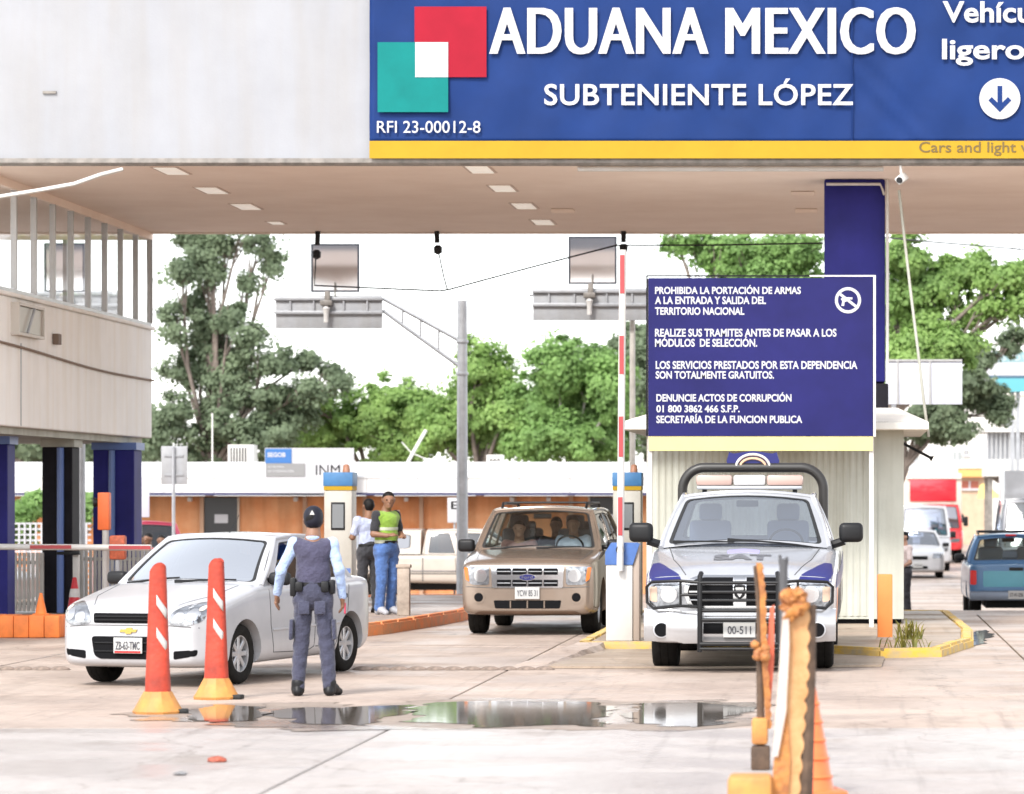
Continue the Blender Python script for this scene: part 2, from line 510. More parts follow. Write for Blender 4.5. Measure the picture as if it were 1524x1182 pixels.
# standing water
def water_mat():
    m = bpy.data.materials.new('standing_water'); m.use_nodes = True
    b = m.node_tree.nodes['Principled BSDF']
    b.inputs['Base Color'].default_value = (0.09, 0.075, 0.06, 1); b.inputs['Roughness'].default_value = 0.05
    b.inputs['IOR'].default_value = 1.33
    N = m.node_tree.nodes; L = m.node_tree.links
    n = N.new('ShaderNodeTexNoise'); n.inputs['Scale'].default_value = 3.0
    g = N.new('ShaderNodeNewGeometry'); L.new(g.outputs['Position'], n.inputs['Vector'])
    bp = N.new('ShaderNodeBump'); bp.inputs['Strength'].default_value = 0.02; bp.inputs['Distance'].default_value = 0.01
    L.new(n.outputs['Fac'], bp.inputs['Height']); L.new(bp.outputs[0], b.inputs['Normal'])
    return m
M_water = water_mat()
def puddle(name, label, outline_px, seed, jit=1.0, z=0.007, m=None):
    """outline in ground pixels; the shore is roughened"""
    rg = random.Random(seed)
    pts = []
    for (x, y) in outline_px:
        d = F * CH / (y - CY); pts.append((PX(x, d), d))
    pts = densify(pts, 0.12)
    ph = [rg.uniform(0, 6.28) for _ in range(6)]
    out = []
    for i, p in enumerate(pts):
        q = 0.05 * math.sin(i * 0.31 + ph[0]) + 0.04 * math.sin(i * 0.83 + ph[1]) + 0.03 * math.sin(i * 1.9 + ph[2]) + rg.uniform(-0.02, 0.02)
        out.append((p[0] + q * 1.4 * jit, p[1] + q * 1.2 * jit))
    bm = B(); v = [bm.verts.new((x, y, z)) for x, y in out]
    f = bm.faces.new(v); bmesh.ops.triangulate(bm, faces=[f])
    return tag(build(name, bm, m or M_water, None, smooth=0), label, None, None, 'structure')
M_damp = concrete('damp_concrete', (0.30, 0.24, 0.20), (0.24, 0.19, 0.155), (0.17, 0.13, 0.105), wet=0.12, rnd=0.0)
puddle('damp_patch', 'damp darker concrete round the long puddle', [(190, 1062), (260, 1050), (430, 1046), (560, 1050), (640, 1042), (760, 1040), (905, 1041), (950, 1043), (1060, 1042), (1135, 1052), (1120, 1078), (1040, 1087),
       (900, 1086), (760, 1087), (640, 1086), (500, 1087), (400, 1084), (300, 1079), (230, 1072)], 12, 1.6, 0.003, M_damp)
puddle('puddle', 'long shallow puddle reflecting the tan vehicle', [(600, 1056), (640, 1047), (700, 1045), (800, 1044), (898, 1046), (904, 1060), (898, 1083), (800, 1081), (730, 1084), (690, 1078), (620, 1074)], 2, 0.9)
puddle('puddle', 'puddle reflecting the legs of the guard', [(408, 1058), (450, 1054), (500, 1056), (545, 1052), (612, 1050), (596, 1063), (560, 1072), (570, 1081), (500, 1080), (440, 1078), (402, 1069)], 3, 0.8)
puddle('puddle', 'thin puddle round the foot of the right orange post', [(282, 1056), (330, 1049), (392, 1053), (398, 1062), (370, 1074), (310, 1076), (285, 1068)], 4, 0.6)
puddle('puddle', 'smaller dark puddle right of the long one', [(942, 1048), (1010, 1046), (1090, 1049), (1118, 1060), (1085, 1066), (1095, 1076), (1040, 1083), (960, 1083), (941, 1068)], 5, 0.9)
puddle('puddle', 'wet patch by the yellow kerb and the blue pickup', [(1448, 940), (1472, 938), (1476, 948), (1462, 958), (1440, 964), (1444, 952)], 7, 0.5)
puddle('puddle', 'small wet film on the pale slab at left', [(258, 1150), (272, 1149), (288, 1151), (280, 1154), (262, 1153)], 9, 0.3)

# ------------------------------------------------------------------ canopy over the lanes
D0, D1, ZS = 45.3, 56.8, 6.3
canopy = empty('canopy', (PX(1272, 47.7), 47.7, 0), 0, 'wide white flat canopy roof spanning all the lanes', 'canopy')
def cbuild(name, bm, m, sm=35):
    o = build(name, bm, m, canopy, smooth=sm); o.matrix_parent_inverse = Matrix.Translation(-canopy.location); return o
bm = B(); box2(bm, (-24, D0, ZS + 0.02), (12, D1, 9.2)); cbuild('fascia', bm, M_fascia, 0)
bm = B(); box2(bm, (-24, D0 + 0.06, ZS - 0.02), (12, D1 - 0.02, ZS + 0.03)); cbuild('soffit', bm, M_soffit, 0)
bm = B()
prism(bm, [(D0 - 0.10, ZS + 0.06), (D0 - 0.10, ZS + 0.0), (D0 - 0.06, ZS - 0.03), (D0 + 0.05, ZS - 0.03), (D0 + 0.05, ZS + 0.01), (D0 - 0.002, ZS + 0.01), (D0 - 0.002, ZS + 0.06)], 'X', -24, 12)
cbuild('gutter', bm, M_gutter, 0)
bm = B(); box2(bm, (-24, D1, ZS - 0.05), (12, D1 + 0.06, ZS + 0.25)); cbuild('rear_trim', bm, M_soffit, 0)
# blue column that carries it, black at the foot
cx = PX(1272, 47.7)
bm = B(); box2(bm, (cx - 0.43, 47.3, 3.42), (cx + 0.43, 48.1, ZS - 0.021), bevel=0.03); cbuild('column', bm, M_colblue)
bm = B(); box2(bm, (cx - 0.455, 47.27, 0), (cx + 0.475, 48.12, 3.40), bevel=0.02); cbuild('column_foot', bm, M_coldark)
bm = B(); tube(bm, [(cx + 0.46, 47.26, ZS - 0.03), (cx + 0.46, 47.26, 3.42)], 0.022); cbuild('conduit', bm, M_whiteplastic)
bm = B(); tube(bm, [(cx - 0.40, 47.24, ZS - 0.10), (cx + 0.36, 47.24, ZS - 0.10), (cx + 0.42, 47.24, ZS - 0.25)], 0.02); cbuild('conduit', bm, M_whiteplastic)
# vents in the soffit
for (x, y) in ((1195, 284), (1200, 310), (838, 310)):
    d = (ZS - CH) * F / (CY - y)
    for k in range(5):
        bm = B(); box(bm, (PX(x, d), d - 0.16 + k * 0.08, ZS - 0.035), (0.34, 0.05, 0.03), Euler((0.5, 0, 0)))
        cbuild('vent_slat', bm, M_soffit, 0)

# recessed square lamps in two rows
names = ['nearest', 'second', 'third', 'farthest']
M_lamp = mat('lamp_diffuser', (0.92, 0.88, 0.80), 0.4, emit=0.10)
M_frame = mat('lamp_frame', (0.55, 0.42, 0.34), 0.5)
for row, pts in (('left', ((255, 257), (315, 286), (366, 310), (411, 334))), ('right', ((714, 255), (748, 283), (780, 309), (808, 333)))):
    for k, (x, y) in enumerate(pts):
        d = (ZS - 0.05 - CH) * F / (CY - y)
        e = empty('ceiling_lamp', (PX(x, d), d, ZS - 0.02), 0, f'square recessed lamp under the canopy, {names[k]} in the {row} row', 'ceiling lamp', 'lamps under the canopy')
        s = 0.30 if (row, k) != ('left', 3) else 0.20; t_ = 0.95 if (row, k) != ('left', 3) else 0.5
        for (cx_, cy_, sx, sy) in ((0, -t_ / 2 - .02, s + .08, .04), (0, t_ / 2 + .02, s + .08, .04), (-s / 2 - .02, 0, .04, t_), (s / 2 + .02, 0, .04, t_)):
            bm = B(); box(bm, (cx_, cy_, -0.002), (sx, sy, 0.012)); build('frame', bm, M_frame, e, smooth=0)
        bm = B(); box(bm, (0, 0, -0.008), (s, t_, 0.016), bevel=0.004); build('diffuser', bm, M_lamp, e)

def fix_words(o, thing):
    for w_ in [o] + [b for a, b in WORDS if a is o]: w_.matrix_parent_inverse = Matrix.Translation(-thing.location)
# ------------------------------------------------------------------ main banner
DB = D0 - 0.12
ban = empty('banner', (PX(1040, DB), DB, ZS), 0, 'big blue customs banner with red, teal and white squares on the fascia', 'banner')
def bb(name, bm, m, sm=0, lab=None):
    o = build(name, bm, m, ban, smooth=sm); o.matrix_parent_inverse = Matrix.Translation(-ban.location)
    if lab: o['label'] = lab
    return o
def rect(x0, y0, x1, y1, d, th=0.01):
    bm = B(); a, b_ = W(x0, y1, d), W(x1, y0, d)
    box2(bm, (a.x, d - th, a.z), (b_.x, d + 0.001, b_.z)); return bm
# cloth panel with slack folds
bm = B()
a, b_ = W(550, 211, DB), W(1640, -40, DB)
nx, nz = 130, 40
g = []
for j in range(nz + 1):
    row = []
    for i in range(nx + 1):
        x = a.x + (b_.x - a.x) * i / nx; z = a.z + (b_.z - a.z) * j / nz
        y = DB + 0.010 * math.sin(x * 2.1 + z * 3.7) * math.sin(z * 1.9 + 0.6) + 0.006 * math.sin(x * 7.3 - z * 5.1)
        u = max(0, 1 - abs(x - PX(1330, DB) + (z - 7) * 0.7) / 0.5)
        y -= 0.018 * u * math.sin((x + z) * 16)
        row.append(bm.verts.new((x, y, z)))
    g.append(row)
for j in range(nz):
    for i in range(nx): bm.faces.new((g[j][i], g[j][i + 1], g[j + 1][i + 1], g[j + 1][i]))
cl = bb('cloth', bm, M_blue, 60)
so = cl.modifiers.new('s', 'SOLIDIFY'); so.thickness = 0.004; so.offset = 1; bake(cl)
bb('yellow_band', rect(550, 236, 1640, 210, DB - 0.03, 0.02), M_yellow)
bb('seam', rect(1267, 236, 1269, -40, DB - 0.045, 0.002), mat('seam', (0.006, 0.022, 0.10), 0.7, spec=0.1))
DT = DB - 0.045
bb('logo_square', rect(617, 10, 724, 115, DT, 0.004), M_red, lab='red logo square')
bb('logo_square', rect(562, 63, 667, 167, DT - 0.006, 0.004), M_teal, lab='teal logo square')
bb('logo_square', rect(618, 63, 667, 115, DT - 0.012, 0.004), M_signwhite, lab='white logo square where red and teal overlap')
def bt(s, x0, y0, x1, y1, m=M_signwhite, bold=0.0, name='lettering', sp=1.0, d=DT, multi=0.0):
    o = text_on(s, PX(x0, d), PZ(y1, d), PX(x1, d), PZ(y0, d), d, m, ban, bold, name, space=sp, multi=multi)
    fix_words(o, ban); return o
bt('ADUANA MEXICO', 728, 11, 1363, 81, multi=0.036, sp=1.06)
bt('SUBTENIENTE LÓPEZ', 810, 117, 1270, 157, bold=0.016, sp=1.05)
bt('RFI 23-00012-8', 561, 180, 715, 198, bold=0.004)
bt('Vehículos', 1403, 2, 1592, 34, bold=0.022)
bt('ligeros', 1402, 58, 1546, 98, bold=0.022)
bt('Cars and light vehicles', 1368, 211, 1600, 232, m=M_textgrey, bold=0.006, d=DB - 0.053)
bm = B(); c = W(1488, 147, DT); lathe(bm, [(0.001, 0.002), (30.5 * DT / F, 0.002), (30.5 * DT / F, -0.004), (0.001, -0.004)], c, 40, 'Y'); bb('arrow_disc', bm, M_signwhite)
bm = B()
u = DT / F
ar = [(-3.5, 19), (3.5, 19), (3.5, -6), (12, 2.5), (17, -2.5), (0, -20), (-17, -2.5), (-12, 2.5), (-3.5, -6)]
prism(bm, [(c.x + p[0] * u, c.z + p[1] * u) for p in ar], 'Y', DT - 0.012, DT - 0.005); bb('arrow', bm, M_blue)

# ------------------------------------------------------------------ left upper building
XL = -11.9
lb = empty('gatehouse', (XL, 52, 0), 0, 'raised white gatehouse with glazed upper storey standing on dark blue columns', 'building')
def lbb(name, bm, m, sm=0, lab=None):
    o = build(name, bm, m, lb, smooth=sm); o.matrix_parent_inverse = Matrix.Translation(-lb.location)
    if lab: o['label'] = lab
    return o
ZB, ZR = 2.80, 4.63
bm = B(); box2(bm, (-22, 38, ZB), (XL, 57, ZR), bevel=0.02); lbb('wall', bm, M_white_wall)
bm = B(); box2(bm, (-22.05, 37.9, ZR + 0.002), (XL + 0.05, 57.05, ZR + 0.06), bevel=0.015); lbb('ledge', bm, M_white_wall)
bm = B(); box2(bm, (XL - 0.10, 38, ZS - 0.14), (XL + 0.02, 57, ZS - 0.022)); lbb('head_rail', bm, M_soffit)
bm = B(); box2(bm, (-22, 56.9, ZS - 0.14), (XL - 0.11, 57, ZS - 0.022)); lbb('head_rail', bm, M_soffit)
bm = B(); box2(bm, (XL - 0.09, 38, ZR + 0.06), (XL + 0.0, 57, ZR + 0.12)); lbb('sill_rail', bm, M_alu)
bm = B(); box2(bm, (-22, 56.9, ZR + 0.06), (XL - 0.10, 57, ZR + 0.12)); lbb('sill_rail', bm, M_alu)
M_pane = glass('window_pane', (0.97, 0.975, 0.98), 0.0, 0.02, 0.25)
M_mull = mat('mullion', (0.40, 0.39, 0.38), 0.45, metal=0.3)
mu_y = [38.5 + 1.155 * k for k in range(17)]
for k, y in enumerate(mu_y):
    bm = B(); box2(bm, (XL - 0.07, y - 0.03, ZR + 0.12), (XL + 0.015, y + 0.03, ZS - 0.14)); lbb('mullion', bm, M_mull)
    if k:
        bm = B(); box2(bm, (XL - 0.032, mu_y[k - 1] + 0.031, ZR + 0.121), (XL - 0.026, y - 0.031, ZS - 0.141)); lbb('pane', bm, M_pane)
px_ = [XL - 0.04 - 1.42 * k for k in range(8)]
for k, x in enumerate(px_):
    bm = B(); box2(bm, (x - 0.035, 56.92, ZR + 0.12), (x + 0.035, 56.99, ZS - 0.14)); lbb('mullion', bm, M_mull)
    if k:
        bm = B(); box2(bm, (x + 0.036, 56.95, ZR + 0.121), (px_[k - 1] - 0.036, 56.956, ZS - 0.141)); lbb('pane', bm, M_pane)
# conduit run with a junction box, and the framed floodlight on the wall
bm = B(); pts = [(XL + 0.03, 38 + k * 0.95, 4.08 - 0.016 * k - 0.03 * math.sin(k * 0.5)) for k in range(21)]
tube(bm, pts, 0.018, 6); lbb('conduit', bm, mat('rusty_conduit', (0.20, 0.13, 0.09), 0.7), 30)
bm = B(); p = W(76, 506, 50.2); box(bm, (XL + 0.05, 50.0, p.z), (0.09, 0.2, 0.16), bevel=0.01); lbb('junction_box', bm, mat('box_brown', (0.16, 0.11, 0.08), 0.7))
bm = B(); box2(bm, (XL + 0.002, 48.0, ZB + 0.02), (XL + 0.008, 48.04, 4.0)); lbb('joint_strip', bm, M_grey)
# dark underside beam and columns
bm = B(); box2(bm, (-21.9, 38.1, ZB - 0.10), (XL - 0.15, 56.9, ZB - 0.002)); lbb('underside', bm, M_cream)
for (x, d, w, dep, pm, tube_x) in ((85, 52.3, 0.47, 0.5, M_coldark, 0.06), (169, 55.4, 0.68, 0.6, M_colblue, -0.02), (-7, 49.5, 0.36, 0.45, M_colblue, None)):
    X = PX(x, d)
    bm = B(); box2(bm, (X - w / 2, d, terrain(0, d)), (X + w / 2, d + dep, ZB - 0.22), bevel=0.015); co = lbb('column', bm, pm)
    bm = B(); box2(bm, (X - w / 2 - 0.02, d - 0.03, ZB - 0.22), (X + w / 2 + 0.04, d + dep + 0.03, ZB - 0.10)); lbb('column_head', bm, M_cream if pm is M_coldark else M_midblue)
    if tube_x is not None:
        bm = B(); tube(bm, [(X + tube_x, d - 0.04, 0), (X + tube_x, d - 0.04, ZB - 0.23)], 0.055, 12); lbb('blue_tube', bm, M_midblue, 30)  # lighter blue upright tube forming a stripe down the column face

e = empty('floodlight', W(22, 478, 48.2), 0, 'tan framed floodlight on the gatehouse wall at the left edge', 'floodlight')
e.location.x = XL + 0.06
for (y0, z0, y1, z1) in ((-.75, .19, .75, .23), (-.75, -.23, .75, -.19), (-.75, -.19, -.71, .19), (.71, -.19, .75, .19)):
    bm = B(); box2(bm, (-0.06, y0, z0), (0.06, y1, z1)); build('frame', bm, mat('flood_frame', (0.55, 0.50, 0.44), 0.5), e, smooth=0)
bm = B(); box(bm, (0, 0, 0), (0.06, 1.4, 0.36)); build('lens', bm, mat('flood_lens', (0.42, 0.37, 0.31), 0.3), e, smooth=0)
bm = B(); tube(bm, [(0.07, -0.3, -0.18), (0.07, 0.1, 0.18)], 0.02, 6); build('strut', bm, M_grey, e)

# ------------------------------------------------------------------ inspection booth with hip roof
booth = empty('booth', (-1.0, 47, 0), 0, 'cream corrugated inspection booth with pale hip roof behind the notice board', 'booth')
def bo(name, bm, m, sm=0):
    o = build(name, bm, m, booth, smooth=sm); o.matrix_parent_inverse = Matrix.Translation(-booth.location); return o
BX0, BX1, BY0, BY1 = PX(962, 45.2), PX(1345, 45.2), 45.2, 49.6
# corrugated front: ribs in the sheet
def corr(bm, a, b_, z0, z1, nrm, pitch=0.09, dep=0.012):
    a, b_ = Vector(a), Vector(b_); L_ = (b_ - a).length; n = int(L_ / pitch * 4)
    lo = []; hi = []
    for i in range(n + 1):
        p = a.lerp(b_, i / n) + Vector(nrm) * (dep * (1 if (i // 2) % 2 else 0))
        lo.append(bm.verts.new((p.x, p.y, z0))); hi.append(bm.verts.new((p.x, p.y, z1)))
    for i in range(n): bm.faces.new((lo[i], lo[i + 1], hi[i + 1], hi[i]))
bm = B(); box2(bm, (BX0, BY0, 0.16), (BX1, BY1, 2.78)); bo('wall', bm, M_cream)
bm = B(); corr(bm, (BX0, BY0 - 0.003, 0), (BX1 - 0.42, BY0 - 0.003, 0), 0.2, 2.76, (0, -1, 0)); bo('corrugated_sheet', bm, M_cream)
bm = B(); box2(bm, (BX0 + 0.03, BY0 + 0.05, 0.0), (BX1 - 0.03, BY1 - 0.05, 0.16)); bo('gap_shade', bm, M_blackmat)  # black block painted in as the shade of the gap under the booth
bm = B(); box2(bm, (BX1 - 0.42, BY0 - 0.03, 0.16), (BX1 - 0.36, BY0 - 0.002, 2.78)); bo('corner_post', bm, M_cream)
rx0, rx1, ry0, ry1 = PX(926, 44.9), PX(1382, 44.9), 44.75, 50.2
bm = B(); box2(bm, (rx0, ry0, 2.70), (rx1, ry1, 2.80), bevel=0.01); bo('eaves', bm, M_cream_roof)
bm = B()
v = [bm.verts.new(p) for p in ((rx0, ry0, 2.802), (rx1, ry0, 2.802), (rx1, ry1, 2.802), (rx0, ry1, 2.802), (rx0 + 0.55, ry0 + 1.2, 3.02), (rx1 - 0.4, ry0 + 1.2, 3.02), (rx1 - 0.4, ry1 - 1.2, 3.02), (rx0 + 0.55, ry1 - 1.2, 3.02))]
for f in ((0, 1, 5, 4), (1, 2, 6, 5), (2, 3, 7, 6), (3, 0, 4, 7), (4, 5, 6, 7)): bm.faces.new([v[i] for i in f])
bo('hip_roof', bm, M_cream_roof)
bm = B(); tube(bm, [(BX1, 46.5, 2.55), (PX(1384, 46.5), 46.5, 2.35), (PX(1388, 46.5), 46.5, 2.33)], [0.02, 0.02, 0.045], 8); bo('camera_arm', bm, M_black, 30)
bm = B(); lathe(bm, [(0.001, 0), (0.035, 0), (0.035, 0.22), (0.02, 0.26), (0.001, 0.26)], (PX(1203, 45.0), 45.05, 2.42), 10); bo('lamp', bm, M_black, 30)

# ------------------------------------------------------------------ notice board
DN = 44.0
nb = empty('notice_board', (PX(1132, DN), DN, 0), 0, 'navy notice board with white Spanish text on two white posts', 'sign')
def nbb(name, bm, m, sm=0, lab=None):
    o = build(name, bm, m, nb, smooth=sm); o.matrix_parent_inverse = Matrix.Translation(-nb.location)
    if lab: o['label'] = lab
    return o
for x in (967, 1297):
    bm = B(); X = PX(x, DN); box2(bm, (X - 0.03, DN + 0.012, 0), (X + 0.03, DN + 0.07, 4.66), bevel=0.006); nbb('post', bm, M_whiteplastic)
nbb('panel', rect(965, 414, 1299, 649, DN, 0.02), M_navy)
nbb('yellow_band', rect(965, 650, 1299, 671, DN, 0.02), M_paleyellow)
a, b_ = W(964, 672, DN), W(1300, 412, DN)
bm = B(); box2(bm, (b_.x - 0.002, DN - 0.03, PZ(650, DN)), (b_.x + 0.03, DN + 0.01, b_.z + 0.02)); nbb('edge_trim', bm, M_whiteplastic)
bm = B(); box2(bm, (PX(1205, DN), DN - 0.03, b_.z + 0.0), (b_.x - 0.003, DN + 0.01, b_.z + 0.02)); nbb('edge_trim', bm, M_whiteplastic)
bm = B(); box2(bm, (a.x - 0.02, DN - 0.024, PZ(649, DN)), (a.x - 0.001, DN + 0.01, b_.z)); nbb('edge_trim', bm, M_coldark)
bm = B(); box2(bm, (a.x - 0.02, DN - 0.024, b_.z + 0.001), (PX(1205, DN) - 0.003, DN + 0.01, b_.z + 0.02)); nbb('edge_trim', bm, M_coldark)
lines = [('PROHIBIDA LA PORTACIÓN DE ARMAS', 975, 424.5, 1192, 438), ('A LA ENTRADA Y SALIDA DEL', 975, 441.5, 1140, 453), ('TERRITORIO NACIONAL', 975, 457.5, 1108, 469),
         ('REALIZE SUS TRAMITES ANTES DE PASAR A LOS', 975, 489.5, 1245, 501.5), ('MÓDULOS  DE SELECCIÓN.', 975, 501.5, 1127, 516.5),
         ('LOS SERVICIOS PRESTADOS POR ESTA DEPENDENCIA', 976, 537.5, 1276, 549.5), ('SON TOTALMENTE GRATUITOS.', 976, 552.5, 1152, 564),
         ('DENUNCIE ACTOS DE CORRUPCIÓN', 977, 584, 1178, 598), ('01 800 3862 466 S.F.P.', 977, 603, 1101, 614), ('SECRETARÍA DE LA FUNCION PUBLICA', 977, 616, 1194, 630)]
for s, x0, y0, x1, y1 in lines:
    o = text_on(s, PX(x0, DN), PZ(y1, DN), PX(x1, DN), PZ(y0, DN), DN - 0.021, M_signwhite, nb, 0.026)
    fix_words(o, nb)
c = W(1262, 447, DN - 0.02); u = DN / F
bm = B(); lathe(bm, [(15 * u, -0.006), (19.5 * u, -0.006), (19.5 * u, 0), (15 * u, 0)], c, 36, 'Y', caps=False); bm.faces.ensure_lookup_table(); nbb('prohibition_ring', bm, M_signwhite)
bm = B(); box(bm, (c.x, c.y - 0.009, c.z), (32 * u, 0.006, 4 * u), Euler((0, R(38), 0))); nbb('prohibition_bar', bm, M_signwhite)
bm = B()
gun = [(-12, 5), (-9, 9), (2, 9), (12, 8.5), (12, 4.5), (1, 4), (0, 0), (-4, -1), (-5, -9), (-11, -9), (-9, 1)]
prism(bm, [(c.x - 2 * u + p[0] * u * .72, c.z - 2 * u + p[1] * u * .72) for p in gun], 'Y', c.y - 0.006, c.y - 0.001); nbb('pistol_mark', bm, M_signwhite)

# ------------------------------------------------------------------ kerbed islands
def island(name, label, poly, h, mk, top, kw=0.16):
    """raised island: kerb stones round the edge as pieces, fill inside"""
    e = empty(name, (poly[0][0], poly[0][1], 0), 0, label, 'traffic island')
    off = Matrix.Translation(-e.location)
    n = len(poly); cx_ = sum(p[0] for p in poly) / n; cy_ = sum(p[1] for p in poly) / n
    P = [Vector((p[0], p[1])) for p in poly]
    inn = []
    for i in range(n):
        d1 = (P[i] - P[i - 1]).normalized(); d2 = (P[(i + 1) % n] - P[i]).normalized()
        n1 = Vector((-d1.y, d1.x)); n2 = Vector((-d2.y, d2.x)); q = (n1 + n2).normalized()
        inn.append(P[i] + q * kw / max(0.4, q.dot(n1)))
    bm = B(); prism(bm, [tuple(p) for p in inn], 'Z', -0.3, h - 0.012)
    o = build('paving', bm, top, e, smooth=0); o.matrix_parent_inverse = off
    rg = random.Random(len(poly))
    for i in range(n):
        a, b2, c2, d2_ = P[i], P[(i + 1) % n], inn[(i + 1) % n], inn[i]
        L_ = (b2 - a).length; k = max(1, round(L_ / 1.0))
        for j in range(k):
            t0, t1 = j / k + 0.004, (j + 1) / k - 0.004
            q = [a.lerp(b2, t0), a.lerp(b2, t1), d2_.lerp(c2, t1), d2_.lerp(c2, t0)]
            bm = B(); dz = rg.uniform(-0.008, 0.004)
            prism(bm, [tuple(p) for p in q], 'Z', -0.3, h + dz)
            top_e = [ed for ed in bm.edges if all(v.co.z > 0.02 for v in ed.verts)]
            bmesh.ops.bevel(bm, geom=top_e, offset=0.03, segments=2, affect='EDGES')
            o = build('kerb_stone', bm, mk, e, smooth=50); o.matrix_parent_inverse = off
    return e
island('traffic_island', 'orange kerbed island under the man in the green vest', [(-7.0, 42.2), (-6.45, 42.7), (-6.15, 44.0), (-5.85, 46.5), (-5.68, 48.5), (-5.6, 52), (-5.6, 56.5), (-8.1, 56.5), (-8.1, 44.2), (-7.7, 42.7)], 0.17, M_kerb_orange, M_concrete)
island('traffic_island', 'yellow kerbed island under the inspection booth', [(-3.25, 39.4), (-1.2, 39.3), (0.3, 37.6), (1.0, 37.9), (1.45, 40.5), (1.55, 43.5), (1.45, 50.5), (-3.25, 50.5)], 0.11, M_kerb_yellow, M_earth)
# sloping broken apron in front of that island
bm = B(); prism(bm, [(-3.2, 35.3), (-1.6, 35.2), (0.3, 35.6), (0.35, 37.4), (-1.2, 39.22), (-3.2, 39.32)], 'Z', 0.001, 0.025)
tag(build('dirt_patch', bm, M_earth, smooth=0), 'brown dirt apron under the parked pickup', None, None, 'structure')
bm = B(); rgk = random.Random(9); rows = []
for k in range(15):
    t = k / 14; x0, y0 = -3.66 + 0.38 * t, 35.1 + 4.15 * t; h = 0.02 + 0.085 * t + rgk.uniform(-0.008, 0.008)
    rows.append([bm.verts.new(p) for p in ((x0 + rgk.uniform(-.03, .03), y0, 0.001), (x0 + 0.06, y0, h), (x0 + 0.36, y0, h + rgk.uniform(-.006, .006)), (x0 + 0.43 + rgk.uniform(-.04, .03), y0, 0.001))])
for a, b_ in zip(rows, rows[1:]):
    for q in range(3): bm.faces.new((a[q], a[q + 1], b_[q + 1], b_[q]))
bm.faces.new(rows[0]); bm.faces.new(rows[-1])
tag(build('kerb_ramp', bm, M_concrete, smooth=0), 'broken pale kerb ramp at the left corner of the booth island', 'kerb')
# orange kerb wall at the left edge
kw_ = empty('barrier_wall', (PX(20, 43), 43.2, 0), 0, 'low bright orange kerb wall at the left edge below the slatted fence', 'barrier')
x1 = PX(88, 43)
for k in range(12):
    bm = B(); xa = x1 - 0.197 * k
    box2(bm, (xa - 0.192, 43.0, 0.0), (xa + 0.002, 43.5, 0.285 + 0.006 * math.sin(k * 2.2)), bevel=0.014)
    o = build('kerb_stone', bm, M_orange, kw_); o.matrix_parent_inverse = Matrix.Translation(-kw_.location)
# row of road studs across the lane mouth
M_stud = mat('stud_dirty', (0.20, 0.15, 0.12), 0.7, var=0.4, vscale=20)
bm = B()
v0 = lathe(bm, [(0.001, 0.035), (0.05, 0.032), (0.10, 0.014), (0.115, 0.0)], (0, 0, 0), 12, caps=False)
st_me = None
for k, x in enumerate(list(range(8, 92, 27)) + list(range(540, 812, 27))):
    if st_me is None:
        o = build('road_stud', bm, M_stud); st_me = o.data
    else:
        o = bpy.data.objects.new('road_stud', st_me); link(o)
    o.location = (PX(x, 35.05), 35.05, 0.001); o.scale = (1, 0.9, 1)
    tag(o, 'small dark domed road stud in the row across the lane mouth', 'road stud', 'road studs across the lane')
# ================================================================== VEHICLES
def paint(name, c, rough=0.28, metal=0.0, dirt=0.06):
    return mat(name, c, rough, metal, var=dirt, vscale=2.5, coat=0.6, spec=0.5)
P_white = paint('paint_white', (0.41, 0.41, 0.425))
P_tan = paint('paint_tan', (0.275, 0.215, 0.172), 0.20, 0.6)
P_blue = paint('paint_blue', (0.045, 0.12, 0.24), 0.3, 0.3)
P_red = paint('paint_red', (0.50, 0.02, 0.025))
P_maroon = paint('paint_maroon', (0.30, 0.02, 0.05))
P_dark = paint('paint_dark', (0.05, 0.055, 0.075))
P_cream = paint('paint_cream', (0.50, 0.44, 0.38))
M_policeblue = mat('decal_blue', (0.016, 0.018, 0.12), 0.35, spec=0.3)
M_chrome = mat('chrome', (0.52, 0.52, 0.53), 0.14, metal=1.0)
M_lens = mat('headlamp_lens', (0.26, 0.27, 0.29), 0.12, metal=0.75, var=0.5, vscale=16)
M_lens2 = mat('headlamp_bulb', (0.55, 0.55, 0.56), 0.10, metal=0.9)
M_amber = mat('amber_lens', (0.60, 0.16, 0.03), 0.2)
M_redlens = mat('red_lens', (0.55, 0.02, 0.02), 0.2)
M_tyre = mat('tyre', (0.012, 0.011, 0.010), 0.85, spec=0.15, var=0.3, vscale=12, bump=0.3, bscale=40)
M_rim = mat('alloy_rim', (0.52, 0.52, 0.53), 0.35, metal=0.6)
M_interior = mat('interior_dark', (0.025, 0.025, 0.027), 0.8)
M_seat = mat('seat_cloth', (0.06, 0.06, 0.065), 0.85)
M_seatgrey = mat('seat_grey', (0.22, 0.24, 0.27), 0.85)
M_under = mat('underbody', (0.008, 0.008, 0.008), 0.9)
M_seal = mat('window_seal', (0.012, 0.012, 0.012), 0.5)
M_plate = mat('plate_white', (0.42, 0.42, 0.41), 0.45)
M_platetxt = mat('plate_text', (0.06, 0.06, 0.07), 0.5)
G_clear = glass('car_glass', (0.62, 0.68, 0.66), 0.03)
G_dark = glass('car_glass_dark', (0.16, 0.18, 0.20), 0.06)
G_sky = glass('car_glass_reflecting', (0.45, 0.50, 0.58), 0.74)
G_pale = glass('car_glass_pale', (0.58, 0.64, 0.76), 0.32)

def lerp_tab(tab, y):
    if y <= tab[0][0]: return tab[0][1]
    for (a, va), (b, vb) in zip(tab, tab[1:]):
        if y <= b: return va + (vb - va) * (y - a) / (b - a)
    return tab[-1][1]

